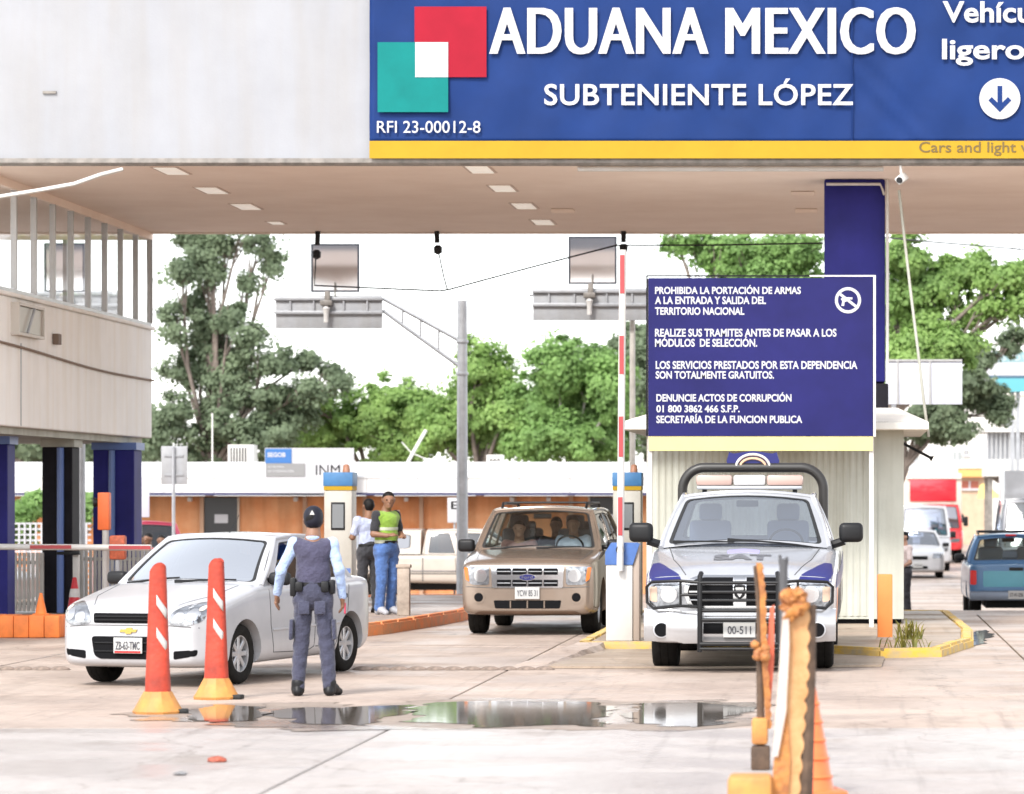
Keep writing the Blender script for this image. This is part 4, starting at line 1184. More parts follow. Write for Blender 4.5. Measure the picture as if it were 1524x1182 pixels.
for sd in ('XP', 'XN'):
    c2.line('door_gap', [(1.45, 1.08), (1.48, 0.6), (1.55, 0.35), (2.45, 0.35), (2.50, 1.1)], sd, M_gap, 0.005, 0.0)
    c2.line('door_gap', [(2.50, 0.35), (3.0, 0.36), (3.2, 0.75), (3.5, 1.1)], sd, M_gap, 0.005, 0.0)
    for y in (2.30, 3.30): c2.patch('door_handle', rrect(y, 0.98, 0.14, 0.04, 0.015), sd, P_tan, off=0.02)
    c2.patch('sill_cladding', [(1.35, 0.28), (3.05, 0.28), (3.05, 0.40), (1.35, 0.40)], sd, mat('cladding', (0.25, 0.19, 0.15), 0.6), off=0.012)
c2.line('bonnet_gap', [(-0.74, 1.05), (-0.70, 0.4), (-0.66, 0.12)], 'T', M_gap, 0.004, 0.0); c2.line('bonnet_gap', [(0.74, 1.05), (0.70, 0.4), (0.66, 0.12)], 'T', M_gap, 0.004, 0.0)

# ------------------------------------------------------------------ white and blue patrol pickup
S = std_tables(5.78, 2.02, 0.33, 1.02, 1.26, 1.35, 1.26, 1.26, 0.90, 0.06, 0.04)
S['stations'] = [0, 0.03, 0.10, 0.18, 0.30, 0.5, 0.75, 1.1, 1.35, 1.6, 2.4, 3.3, 3.5, 4.2, 5.0, 5.5, 5.70, 5.78]
S['w'] = [(0, 0.90), (0.03, 0.935), (0.10, 0.955), (0.18, 0.965), (0.5, 0.985), (0.9, 1.0), (5.4, 1.0), (5.7, 0.99), (5.78, 0.97)]
S['zt'] = [(0, 0.90), (0.03, 0.955), (0.10, 0.985), (0.18, 1.01), (0.30, 1.045), (0.5, 1.09), (1.1, 1.20), (1.35, 1.25), (1.6, 1.27), (5.6, 1.30), (5.78, 1.28)]
S['zb'] = [(0, 0.36), (0.03, 0.30), (0.10, 0.29), (0.3, 0.36), (0.5, 0.38), (5.3, 0.42), (5.78, 0.48)]
S['crown'] = [(0, 0.0), (0.10, 0.03), (0.3, 0.055), (1.35, 0.06), (1.6, 0.02), (5.78, 0.0)]
S.update(fa=0.98, base=3.57, wr=0.40, tw=0.27, spokes=5, bed=(3.62, 5.70, 0.75), tin=0.06)
c3 = Car('patrol_pickup', 'white and blue patrol pickup with black brush guard parked facing the camera', 'pickup truck', S, paint('paint_silver_white', (0.36, 0.365, 0.385), 0.22, 0.2), (PX(1103, 34.9), 34.5, 0), R(-0.4))
c3.cabin(dict(wb=0.90, wt=0.70, yb=1.42, yt=2.12, zb=1.255, zt=1.80, yrb=3.42, yrt=3.30, zrb=1.29, zrt=1.79, bow=0.24, bowt=0.12, ct=0.055, dome=0.03, cb=0.06, rbow=0.02,
              win=[(0, .60, .09, .56), (.60, 1, .63, .93)], seats=[2.55], rail=0.03), G_pale, wheel_side=1, seatmat=M_seatgrey, rear_glass=G_clear)
c3.wipers([(-0.86, 0.06, -0.12, -0.005), (-0.20, 0.035, 0.80, -0.03)])
for s in (1, -1):
    x = s * 1.10
    bm = B(); box(bm, (s * 1.13, 1.66, 1.42), (0.26, 0.13, 0.21), Euler((0, 0, s * 0.12)), bevel=0.055, seg=3)
    tube(bm, [(s * 0.90, 1.70, 1.28), (s * 1.06, 1.67, 1.33)], 0.045, 8); build('mirror', bm, M_black, c3.root)
    c3.patch('headlight', [(s * a, b) for a, b in roundpoly([(0.60, 0.67), (0.80, 0.66), (0.93, 0.70), (0.94, 0.91), (0.64, 0.93), (0.60, 0.90)], 0.04)], 'F', M_lens, off=0.012)
    c3.patch('headlight_bulb', disc2(s * 0.73, 0.80, 0.085, 18), 'F', M_lens2, off=0.018, depth=0.01)
    c3.patch('indicator', [(s * a, b) for a, b in roundpoly([(0.85, 0.72), (0.925, 0.735), (0.93, 0.88), (0.85, 0.88)], 0.02)], 'F', mat('pale_amber', (0.55, 0.40, 0.30), 0.2), off=0.018)
    c3.patch('fog_lamp_opening', disc2(s * 0.795, 0.43, 0.075, 20), 'F', M_blackmat, off=0.045)
    # painted corner flashes above the lamps
    c3.patch('blue_flash', [(s * a, b) for a, b in roundpoly([(0.62, 0.09), (0.93, 0.11), (0.955, 0.30), (0.935, 0.66), (0.86, 0.62), (0.74, 0.30)], 0.03)], 'T', M_policeblue, off=0.005, depth=0.008)
    c3.patch('blue_stripe', [(s * a, b) for a, b in [(0.60, 0.945), (0.94, 0.925), (0.945, 0.965), (0.62, 0.985)]], 'F', M_policeblue, off=0.008, depth=0.01)
# grille: black opening, chrome cross and frame
gp = roundpoly([(-0.52, 0.66), (0.52, 0.66), (0.58, 0.82), (0.54, 0.955), (0.42, 1.00), (-0.42, 1.00), (-0.54, 0.955), (-0.58, 0.82)], 0.05)
c3.patch('grille_frame', gp, 'F', M_chrome, off=0.020)
c3.patch('grille_opening', [(x * 0.93, 0.83 + (z - 0.83) * 0.86) for x, z in gp], 'F', M_blackmat, off=0.024, depth=0.02)
for z in (0.745, 0.83, 0.905): c3.line('grille_bar', [(-0.52, z), (0.52, z)], 'F', M_chrome if z == 0.83 else M_steel, 0.018 if z == 0.83 else 0.009, 0.030)
c3.patch('grille_spine', roundpoly([(-0.065, 0.67), (0.065, 0.67), (0.07, 0.985), (-0.07, 0.985)], 0.02), 'F', M_chrome, off=0.040)
c3.patch('emblem', roundpoly([(-0.055, 0.79), (0, 0.745), (0.055, 0.79), (0.06, 0.90), (-0.06, 0.90)], 0.02), 'F', M_black, off=0.050, depth=0.02)
c3.patch('emblem_head', roundpoly([(-0.035, 0.82), (0, 0.77), (0.035, 0.82), (0.045, 0.875), (-0.045, 0.875)], 0.012), 'F', M_chrome, off=0.056, depth=0.02)
# bumper: deep chromed white bar with openings
bm = B(); prof = [(-0.075, 0.30), (-0.10, 0.36), (-0.10, 0.56), (-0.07, 0.63), (0.06, 0.635), (0.10, 0.55), (0.10, 0.33)]
ring = []
for k in range(25):
    u = -1 + k / 12; x = 0.985 * u; dy = 0.20 * max(0, abs(u) - 0.72) ** 1.2 * 2.2
    ring.append([bm.verts.new((x, y + dy, z + (0.02 if abs(u) > 0.6 else 0))) for y, z in prof])
for a, b in zip(ring, ring[1:]):
    for k in range(len(prof)): bm.faces.new((a[k], a[(k + 1) % len(prof)], b[(k + 1) % len(prof)], b[k]))
bm.faces.new(ring[0]); bm.faces.new(ring[-1])
bump = build('bumper', bm, mat('bumper_white', (0.42, 0.42, 0.43), 0.16, metal=0.6, coat=0.4), c3.root, smooth=40)
bm = B(); box(bm, (0, -0.10, 0.455), (0.74, 0.02, 0.11), bevel=0.008); build('bumper_opening', bm, M_blackmat, bump)
for s in (1, -1):
    bm = B(); lathe(bm, [(0.085, -0.012), (0.072, -0.016), (0.070, 0.02), (0.001, 0.02)], (s * 0.80, -0.075, 0.44), 22, 'Y', caps=False); build('fog_lamp_ring', bm, M_steel, bump)
    bm = B(); lathe(bm, [(0.071, -0.004), (0.001, -0.004)], (s * 0.80, -0.085, 0.44), 22, 'Y', caps=False); build('fog_lamp', bm, M_blackmat, bump)
bm = B(); box(bm, (0, -0.125, 0.44), (0.33, 0.012, 0.155), bevel=0.004, seg=1); o = build('number_plate', bm, M_plate, c3.root)
text_on('00-511', -0.12, 0.40, 0.12, 0.48, -0.133, M_platetxt, o, 0.01, 'plate_number')
# brush guard
bg_ = empty('brush_guard'); bg_.parent = c3.root
bm = B()
for s in (1, -1):
    bm2 = B(); tube(bm2, [(s * 0.40, -0.20, 0.22), (s * 0.40, -0.22, 0.5), (s * 0.40, -0.22, 0.85), (s * 0.40, -0.19, 0.99), (s * 0.39, -0.12, 1.02)], 0.026, 10); build('guard_upright', bm2, M_black, bg_)
    bm2 = B(); tube(bm2, [(s * 0.41, -0.21, 0.93), (s * 0.62, -0.17, 0.945), (s * 0.90, -0.08, 0.93), (s * 0.955, -0.03, 0.88), (s * 0.95, -0.04, 0.72), (s * 0.88, -0.09, 0.66), (s * 0.62, -0.17, 0.69), (s * 0.41, -0.21, 0.68)], 0.016, 8); build('lamp_guard', bm2, M_black, bg_)
    bm2 = B(); tube(bm2, [(s * 0.41, -0.2, 0.80), (s * 0.60, -0.17, 0.80)], 0.013, 8); tube(bm2, [(s * 0.60, -0.17, 0.69), (s * 0.60, -0.17, 0.945)], 0.013, 8); build('lamp_guard', bm2, M_black, bg_)
for z, r in ((0.925, 0.018), (0.83, 0.016), (0.745, 0.014), (0.64, 0.016), (0.545, 0.02), (0.30, 0.024), (0.25, 0.018)):
    bm2 = B(); tube(bm2, [(-0.40, -0.215, z), (0.40, -0.215, z)], r, 8); build('guard_bar', bm2, M_black, bg_)
bm.free()
c3.letters('SAT', -0.30, 0.52, 0.30, 0.80, mat('hood_grey', (0.12, 0.12, 0.13), 0.4), 'T', 0.05)
c3.patch('bonnet_crest', roundpoly([(-0.17, 0.86), (0, 0.90), (0.17, 0.86), (0.17, 1.02), (0, 1.08), (-0.17, 1.02)], 0.03), 'T', mat('crest_violet', (0.30, 0.28, 0.50), 0.4), off=0.005, depth=0.006)
for s in (1, -1):
    c3.line('bonnet_gap', [(s * 0.80, 1.34), (s * 0.72, 0.7), (s * 0.60, 0.22), (s * 0.56, 0.10)], 'T', M_gap, 0.006, 0.0)
for sd in ('XP', 'XN'):
    c3.line('door_gap', [(1.62, 1.24), (1.64, 0.7), (1.70, 0.48), (2.72, 0.48), (2.78, 1.26)], sd, M_gap, 0.006, 0.0)
    c3.patch('side_stripe', [(0.35, 0.86), (3.3, 0.90), (5.6, 1.0), (5.6, 1.16), (3.3, 1.06), (0.6, 1.0)], sd, M_policeblue, off=0.005, depth=0.01)
# roll bar behind the cab with a light bar and a round-topped blue sign
arc_ = [(0.80 - 0.25 + 0.25 * math.cos(R(a)), 1.885 + 0.25 * math.sin(R(a))) for a in range(0, 91, 9)]
rb = B(); tube(rb, [(-0.80, 3.66, 1.22)] + [(-x, 3.66, z) for x, z in arc_] + [(x, 3.66, z) for x, z in arc_[::-1]] + [(0.80, 3.66, 1.22)], 0.055, 14)
build('roll_bar', rb, mat('rollbar_black', (0.02, 0.018, 0.016), 0.4), c3.root)
lbp = B(); box(lbp, (0, 2.72, 1.905), (1.16, 0.28, 0.04), bevel=0.015); lbp_o = build('light_bar', lbp, M_steel, c3.root)
for x, w, m in ((-0.39, 0.40, mat('bar_lens_pink', (0.42, 0.29, 0.25), 0.2)), (0, 0.36, mat('bar_lens_clear', (0.48, 0.47, 0.46), 0.15)), (0.39, 0.40, MATS['bar_lens_pink'])):
    bm = B(); box(bm, (x, 2.72, 1.985), (w, 0.26, 0.12), bevel=0.03); build('light_bar_lens', bm, m, lbp_o)
for s in (1, -1):
    bm = B(); box(bm, (s * 0.50, 2.72, 1.87), (0.05, 0.1, 0.06)); build('light_bar_foot', bm, M_black, lbp_o)
sg = B(); prism(sg, [(-0.28, 2.15), (0.28, 2.15), (0.30, 2.21), (0.27, 2.31), (0.22, 2.295), (0, 2.325), (-0.22, 2.295), (-0.27, 2.31), (-0.30, 2.21)], 'Y', 3.64, 3.70); sgo = build('roof_sign', sg, M_policeblue, c3.root, smooth=0)
bm = B(); tube(bm, [(0.19 * math.cos(a), 3.625, 2.14 + 0.145 * math.sin(a)) for a in [math.pi * k / 16 for k in range(17)]], 0.016, 6); build('sign_ring', bm, M_reflective, sgo)
bm = B(); tube(bm, [(0.145 * math.cos(a), 3.628, 2.14 + 0.10 * math.sin(a)) for a in [math.pi * k / 16 for k in range(17)]], 0.016, 6); build('sign_ring', bm, mat('ring_tan', (0.6, 0.38, 0.25), 0.5), sgo)

# ------------------------------------------------------------------ blue pickup seen from behind, right edge
S = std_tables(5.0, 1.74, 0.30, 0.95, 1.05, 1.3, 1.06, 1.02, 0.84, 0.03, 0.03)
S['stations'] = [0, 0.03, 0.10, 0.2, 0.4, 0.7, 1.0, 1.3, 1.7, 2.4, 2.95, 3.1, 3.6, 4.2, 4.7, 4.92, 4.97, 5.0]
S['zt'] = [(0, 0.80), (0.03, 0.88), (0.1, 0.92), (0.4, 0.97), (1.3, 1.06), (1.7, 1.08), (2.95, 1.08), (3.1, 1.06), (5.0, 1.06)]
S['w'] = [(0, 0.84), (0.05, 0.90), (0.2, 0.96), (0.6, 1.0), (4.6, 1.0), (4.9, 0.985), (4.97, 0.97), (5.0, 0.96)]
S['zb'] = [(0, 0.4), (0.1, 0.32), (0.4, 0.34), (4.5, 0.38), (5.0, 0.46)]
S.update(fa=0.85, base=3.0, wr=0.35, tw=0.22, spokes=5, bed=(3.08, 4.93, 0.62), edge=0.025)
d_r = 61.0
c4 = Car('blue_pickup', 'metallic blue pickup seen from behind at the right edge', 'pickup truck', S, P_blue, (PX(1441, d_r) + 0.87, d_r + 5.0, terrain(0, d_r + 2.5)), math.pi)
c4.cabin(dict(wb=0.80, wt=0.64, yb=1.45, yt=1.95, zb=1.06, zt=1.54, yrb=3.02, yrt=2.86, zrb=1.06, zrt=1.53, bow=0.2, bowt=0.08, ct=0.05, cb=0.03, rbow=0.02, dome=0.03,
              win=[(0, .68, .09, .63), (.68, 1, .70, .94)], seats=[2.5]), G_clear, seatmat=M_seatgrey)
for s in (1, -1):
    c4.patch('tail_light', [(s * a, b) for a, b in roundpoly([(0.72, 0.70), (0.835, 0.70), (0.835, 0.96), (0.72, 0.96)], 0.03)], 'R', M_redlens, off=0.02)
c4.patch('tailgate', roundpoly([(-0.69, 0.60), (0.69, 0.60), (0.69, 1.04), (-0.69, 1.04)], 0.03), 'R', P_blue, off=0.02)
c4.patch('tailgate_highlight', roundpoly([(-0.60, 0.66), (0.60, 0.66), (0.60, 0.95), (-0.60, 0.95)], 0.04), 'R', paint('highlight_teal', (0.05, 0.20, 0.26), 0.25, 0.4), off=0.026, depth=0.01)  # lighter teal patch laid on as the highlight of the tailgate
c4.patch('tailgate_handle', rrect(0, 0.985, 0.26, 0.06, 0.02), 'R', M_black, off=0.035)
bm = B(); box(bm, (0, 5.06, 0.50), (1.70, 0.16, 0.17), bevel=0.03); bmp = build('rear_bumper', bm, mat('bumper_steelblue', (0.16, 0.19, 0.24), 0.4, metal=0.5), c4.root)
bm = B(); box(bm, (0, 5.145, 0.52), (0.30, 0.012, 0.15)); o = build('number_plate', bm, M_plate, bmp, smooth=0)
text_on('ST-41-206', -0.12, -0.035, 0.12, 0.035, 0, M_platetxt, o, 0.01, 'plate_number', M=Matrix.Translation((0, 5.153, 0.52)) @ Matrix.Rotation(math.pi, 4, 'Z'))
c4.mirrors(1.62, 1.14, (0.20, 0.10, 0.14), 0.14)
bm = B(); tube(bm, [(-0.60, 2.8, 1.585), (-0.60, 2.8, 1.64), (0.60, 2.8, 1.64), (0.60, 2.8, 1.585)], 0.022, 8); tube(bm, [(-0.60, 2.1, 1.595), (-0.60, 2.1, 1.64), (0.60, 2.1, 1.64), (0.60, 2.1, 1.595)], 0.022, 8)
for x in (-.6, 0.6): tube(bm, [(x, 2.0, 1.64), (x, 2.9, 1.64)], 0.022, 8)
build('roof_rack', bm, M_black, c4.root)
bm = B(); box(bm, (0, 2.93, 1.575), (0.2, 0.04, 0.035), bevel=0.01); build('brake_light', bm, M_redlens, c4.root)

# ------------------------------------------------------------------ cars farther off
def simple_front(c, zl, zg, wgrille, plate_z, gm=None):
    hw = c.S['W'] / 2
    c.both('headlight', roundpoly([(hw * 0.52, zl - 0.07), (hw * 0.84, zl - 0.06), (hw * 0.88, zl + 0.07), (hw * 0.56, zl + 0.07)], 0.03), 'F', M_lens, off=0.01)
    c.patch('grille', roundpoly([(-wgrille, zg - 0.05), (wgrille, zg - 0.05), (wgrille, zg + 0.06), (-wgrille, zg + 0.06)], 0.02), 'F', gm or M_blackmat, off=0.01)
    c.patch('lower_grille', roundpoly([(-wgrille, plate_z - 0.11), (wgrille, plate_z - 0.11), (wgrille, plate_z - 0.02), (-wgrille, plate_z - 0.02)], 0.02), 'F', M_blackmat, off=0.01)
    c.plate('UTF-85-40', 0, plate_z, 'F', 0.30, 0.15)
def sedan_spec():
    S = std_tables(4.10, 1.66, 0.18, 0.76, 0.95, 1.05, 0.96, 1.00, 0.76, 0.03); S.update(fa=0.80, base=2.45, wr=0.29, tw=0.19, sub=1); return S
sed_cab = dict(wb=0.765, wt=0.575, yb=1.24, yt=1.92, zb=0.935, zt=1.385, yrb=3.42, yrt=2.95, zrb=0.965, zrt=1.375, bow=0.20, bowt=0.09, ct=0.04, dome=0.03,
               win=[(0, .50, .10, .475), (.50, 1, .52, .90)], seats=[2.15, 2.72], wbr=0.74, wtr=0.57)
def van_spec(L=4.7, W_=1.75, H=2.2):
    S = std_tables(L, W_, 0.26, 0.92, 1.10, 0.75, 1.12, 1.12, 0.86, 0.02); S.update(fa=0.75, base=L - 1.85, wr=0.32, tw=0.2, sub=1); return S
def van_cab(H, L, W_):
    w = W_ / 2
    return dict(wb=w * 0.95, wt=w * 0.80, yb=0.80, yt=1.30, zb=1.10, zt=H - 0.05, yrb=L - 0.10, yrt=L - 0.20, zrb=1.12, zrt=H - 0.06, bow=0.16, bowt=0.08, ct=0.04, dome=0.02,
                win=[(0, .30, .06, .27), (.30, .64, .33, .62), (.64, 1, .66, .95)], seats=[1.75])
def gz(d): return terrain(0, d)

d = 101.0
c5 = Car('compact_car', 'small white car facing the camera behind the booth corner', 'car', sedan_spec(), P_white, (PX(1366, d), d, gz(d)), 0)
c5.cabin(sed_cab, G_pale); simple_front(c5, 0.68, 0.62, 0.30, 0.40); c5.mirrors(1.42, 1.0, (0.2, 0.1, 0.13), 0.13)
d = 111.0
c6 = Car('passenger_van', 'white passenger van behind the small white car on the far street', 'van', van_spec(), P_white, (PX(1377, d), d, gz(d)), 0)
c6.cabin(van_cab(2.18, 4.7, 1.75), G_pale); simple_front(c6, 0.72, 0.70, 0.40, 0.45); c6.mirrors(1.0, 1.2, (0.2, 0.1, 0.22), 0.16)

def lorry(name, label, d, x, cabm, boxm, H, W_=2.1, L=6.0, rz=0.0, red_band=None):
    S = std_tables(2.2, W_, 0.45, 1.15, 1.25, 0.5, 1.28, 1.28, 0.90, 0.02); S.update(fa=0.9, base=L - 2.6, wr=0.42, tw=0.25, sub=1)
    S['stations'] = [0, .03, .1, .25, .5, .9, 1.3, 1.7, 2.0, 2.15, 2.2]
    S['w'] = [(0, .9), (.05, .95), (.25, 1), (2.2, 1)]; S['zt'] = [(0, 1.0), (.05, 1.12), (.25, 1.2), (.5, 1.25), (2.2, 1.28)]; S['zb'] = [(0, .5), (2.2, .45)]
    c = Car(name, label, 'lorry', S, cabm, (PX(x, d), d, gz(d)), rz)
    w = W_ / 2
    c.cabin(dict(wb=w * .95, wt=w * .82, yb=.55, yt=.95, zb=1.22, zt=min(2.15, H - 0.5), yrb=2.1, yrt=2.05, zrb=1.28, zrt=min(2.13, H - 0.5), bow=.14, bowt=.08, win=[(0, 1, .12, .80)], seats=[1.5], rear=False), G_pale)
    bm = B(); box2(bm, (-w, 2.35, 0.85), (w, L, H), bevel=0.03); bxo = build('cargo_box', bm, boxm, c.root)
    bm = B(); box2(bm, (-w * .8, 2.1, 0.55), (w * .8, L - 0.1, 0.845)); build('chassis', bm, M_under, c.root, smooth=0)
    if red_band:
        z0, z1 = red_band
        bm = B(); box2(bm, (-w * 0.86, 2.30, z0), (w * 0.80, 2.348, z1), bevel=0.008); build('front_board', bm, paint('board_red', (0.55, 0.02, 0.035)), bxo)
        bm = B(); box2(bm, (-w + 0.02, 2.25, z1 + 0.03), (w - 0.02, 2.348, z1 + 0.1)); build('box_rim', bm, M_cream_roof, bxo, smooth=0)
    simple_front(c, 0.85, 0.95, 0.5, 0.62); c.mirrors(0.7, 1.55, (0.18, 0.08, 0.36), 0.2)
    return c
lorry('lorry', 'lorry with a red front board above the cab on the far street', 124.0, 1392, P_red, mat('box_cream', (0.66, 0.56, 0.48), 0.6, var=0.1, streak=0.15), 3.35, 2.1, 6.5, 0, (2.30, 3.12))
lorry('lorry', 'white lorry behind the red board lorry, mostly its pale roof showing', 141.0, 1393, P_white, P_white, 3.85, 2.0, 6.0)
lorry('lorry', 'white box lorry at the right edge behind the dark van', 98.0, 1556, P_cream, P_white, 3.25, 2.2, 6.0)
d = 84.0
c7 = Car('dark_van', 'dark grey van behind the blue pickup at the right edge', 'van', van_spec(4.9, 1.9, 2.4), P_dark, (PX(1545, d), d, gz(d)), 0)
c7.cabin(van_cab(2.42, 4.9, 1.9), G_dark); simple_front(c7, 0.75, 0.72, 0.42, 0.45); c7.mirrors(1.0, 1.45, (0.24, 0.1, 0.26), 0.22)
# red estate and white cars in the yard behind the fence
d = 71.0
S = sedan_spec(); c8 = Car('red_estate', 'dark red estate car behind the white saloon, only its roof and pillars showing', 'car', std_tables(4.5, 1.75, 0.2, 0.85, 1.05, 1.1, 1.06, 1.08, 0.8, 0.03) | dict(fa=.85, base=2.65, wr=.32, tw=.2, sub=1), P_maroon, (PX(245, d), d - 2.0, gz(d)), R(14))
c8.cabin(dict(wb=.80, wt=.64, yb=1.25, yt=1.95, zb=1.03, zt=1.66, yrb=4.25, yrt=3.75, zrb=1.07, zrt=1.66, bow=.2, bowt=.09, ct=.04, win=[(0, .42, .08, .38), (.42, .70, .45, .68), (.70, 1, .73, .94)], seats=[2.2, 3.0]), G_dark, side_glass=G_dark)
c8.root.scale = (1.12, 1.12, 1.13)
d = 74.0
c9 = Car('parked_car', 'white parked car at the left edge behind the slatted fence', 'car', sedan_spec(), P_white, (PX(38, d), d, gz(d)), R(80))
c9.cabin(sed_cab, G_dark)
# white extended pickup with camper shell, side on
S = std_tables(5.6, 1.95, 0.36, 0.98, 1.10, 1.35, 1.12, 1.12, 0.88, 0.03, 0.03)
S['stations'] = [0, .03, .1, .2, .4, .7, 1.0, 1.35, 1.7, 2.6, 3.4, 3.6, 4.2, 5.0, 5.5, 5.57, 5.6]
S['zt'] = [(0, .85), (.05, .93), (.2, .98), (1.35, 1.10), (1.7, 1.12), (5.6, 1.12)]; S['w'] = [(0, .88), (.05, .93), (.2, .97), (.6, 1), (5.4, 1), (5.6, .96)]; S['zb'] = [(0, .45), (.2, .38), (5.6, .48)]
S.update(fa=.95, base=3.5, wr=.37, tw=.24, sub=1)
d = 79.0
c10 = Car('camper_pickup', 'cream white pickup with camper shell parked side on behind the lane', 'pickup truck', S, P_cream, (PX(637, d) + 3.5, d, gz(d)), R(90))
c10.cabin(dict(wb=.90, wt=.72, yb=1.5, yt=2.1, zb=1.10, zt=1.66, yrb=3.5, yrt=3.42, zrb=1.12, zrt=1.65, bow=.2, bowt=.09, ct=.04, rbow=.02, win=[(0, .58, .08, .54), (.58, 1, .62, .94)], seats=[2.6]), G_dark, side_glass=G_dark)
fr, se = B(), B()
def shell_side(s):
    def f(u, v): return Vector((s * (0.93 - 0.13 * v), 3.56 + 1.98 * u - 0.12 * u * v, 1.125 + 0.55 * v))
    return f
for s in (1, -1):
    window(shell_side(s), (0, 1, 0, 1), (0.12, 0.86, 0.22, 0.84), fr, se, 'shell_window', mat('shell_pane', (0.22, 0.23, 0.25), 0.15, metal=0.3), c10.root, r=0.09, nsign=s)
q = [[fr.verts.new(shell_side(s)(u, 1) + Vector((0, 0, 0.03 if s == 0 else 0))) for s in (1, 0, -1)] for u in (0, .5, 1)]
for j in range(2):
    for i in range(2): fr.faces.new((q[j][i], q[j][i + 1], q[j + 1][i + 1], q[j + 1][i]))
for u in (0, 1):
    fr.faces.new([fr.verts.new(shell_side(s)(u, v)) for s, v in ((1, 0), (1, 1), (-1, 1), (-1, 0))])
build('camper_shell', fr, P_cream, c10.root, smooth=40); build('window_seal', se, M_seal, c10.root)
for sd in ('XP', 'XN'):
    c10.line('door_gap', [(1.65, 1.05), (1.7, .5), (2.7, .5), (2.75, 1.08)], sd, M_gap, .008, 0); c10.line('door_gap', [(3.5, 1.1), (3.5, .5)], sd, M_gap, .012, 0)
    c10.line('side_moulding', [(.5, .72), (5.5, .74)], sd, M_chrome, .02, 0); c10.line('side_moulding', [(.5, .66), (5.5, .68)], sd, M_gap, .012, 0)
    c10.patch('door_handle', rrect(2.58, .95, .16, .05, .02), sd, M_black, off=.02)
d = 90.0
c11 = Car('parked_car', 'white car parked behind the camper pickup, beside the steel pole', 'car', sedan_spec(), P_white, (PX(735, d), d - 1.0, gz(d)), R(12))
c11.cabin(sed_cab, G_pale); simple_front(c11, 0.68, 0.62, 0.30, 0.40)
# ================================================================== PEOPLE (continuous surfaces from blended round cones)
def surface(prims, vox, noise=0.0, seed=0):
    """prims: (a, b, ra, rb, (sx, sy), k). Returns verts, quads of the blended surface (surface nets)."""
    A = np.array([p[0] for p in prims], float); Bp = np.array([p[1] for p in prims], float)
    rm = np.array([max(p[2], p[3]) * max(1, *p[4]) for p in prims])
    lo = np.minimum(A, Bp).min(0) - rm.max() - 3 * vox; hi = np.maximum(A, Bp).max(0) + rm.max() + 3 * vox
    n = np.ceil((hi - lo) / vox).astype(int) + 1
    D = np.full(n, 1.0, np.float32)
    ax = [lo[i] + vox * np.arange(n[i]) for i in range(3)]
    for (a, b, ra, rb, sc, k) in prims:
        a = np.array(a, float); b = np.array(b, float)
        r = max(ra, rb) * max(1, *sc) + k + 2 * vox
        i0 = np.maximum(0, np.floor((np.minimum(a, b) - r - lo) / vox).astype(int)); i1 = np.minimum(n, np.ceil((np.maximum(a, b) + r - lo) / vox).astype(int) + 1)
        sl = tuple(slice(i0[i], i1[i]) for i in range(3))
        X, Y, Z = np.meshgrid(ax[0][sl[0]], ax[1][sl[1]], ax[2][sl[2]], indexing='ij')
        ab = b - a; L2 = max(1e-12, ab @ ab)
        t = np.clip(((X - a[0]) * ab[0] + (Y - a[1]) * ab[1] + (Z - a[2]) * ab[2]) / L2, 0, 1)
        dx = (X - a[0] - t * ab[0]) / sc[0]; dy = (Y - a[1] - t * ab[1]) / sc[1]; dz = Z - a[2] - t * ab[2]
        dist = (np.sqrt(dx * dx + dy * dy + dz * dz) - (ra + (rb - ra) * t)) * min(1, *sc)
        if noise:
            rg = np.random.default_rng(seed); ph = rg.uniform(0, 6.28, 6)
            dist = dist + noise * (np.sin(X * 31 + Z * 23 + ph[0]) * np.sin(Y * 37 - Z * 29 + ph[1]) + 0.6 * np.sin(Z * 57 + X * 19 + ph[2]) * np.sin(X * 43 + ph[3]))
        cur = D[sl]
        h = np.maximum(k - np.abs(cur - dist), 0) / max(k, 1e-6)
        D[sl] = np.minimum(cur, dist) - h * h * k * 0.25
    S = D < 0
    cs = sum(S[i:n[0] - 1 + i, j:n[1] - 1 + j, k:n[2] - 1 + k].astype(np.int8) for i in (0, 1) for j in (0, 1) for k in (0, 1))
    act = (cs > 0) & (cs < 8)
    idx = np.full(act.shape, -1, int); cells = np.argwhere(act); idx[act] = np.arange(len(cells))
    acc = np.zeros((len(cells), 3)); cnt = np.zeros(len(cells))
    corners = [(i, j, k) for i in (0, 1) for j in (0, 1) for k in (0, 1)]
    for c0 in corners:
        for axis in range(3):
            if c0[axis] == 1: continue
            c1_ = list(c0); c1_[axis] = 1
            p0 = cells + c0; p1 = cells + c1_
            d0 = D[p0[:, 0], p0[:, 1], p0[:, 2]]; d1 = D[p1[:, 0], p1[:, 1], p1[:, 2]]
            m = (d0 < 0) != (d1 < 0)
            t = np.where(m, d0 / np.where(m, d0 - d1, 1), 0)
            q = np.array(c0, float)[None, :].repeat(len(cells), 0); q[:, axis] += t
            acc[m] += q[m]; cnt[m] += 1
    V_ = lo + (cells + acc / cnt[:, None]) * vox
    quads = []
    for axis in range(3):
        o = [0, 0, 0]; o[axis] = 1
        a0 = S[:n[0] - o[0], :n[1] - o[1], :n[2] - o[2]]; a1 = S[o[0]:, o[1]:, o[2]:]
        e = np.argwhere(a0 != a1); fl = a0[e[:, 0], e[:, 1], e[:, 2]]
        u, w = [(1, 2), (2, 0), (0, 1)][axis]
        q = []
        for du, dw in ((0, 0), (1, 0), (1, 1), (0, 1)):
            c = e.copy(); c[:, u] -= du; c[:, w] -= dw; q.append(idx[c[:, 0], c[:, 1], c[:, 2]])
        q = np.stack(q, 1); q[~fl] = q[~fl][:, ::-1]; quads.append(q)
    return V_, np.concatenate(quads)

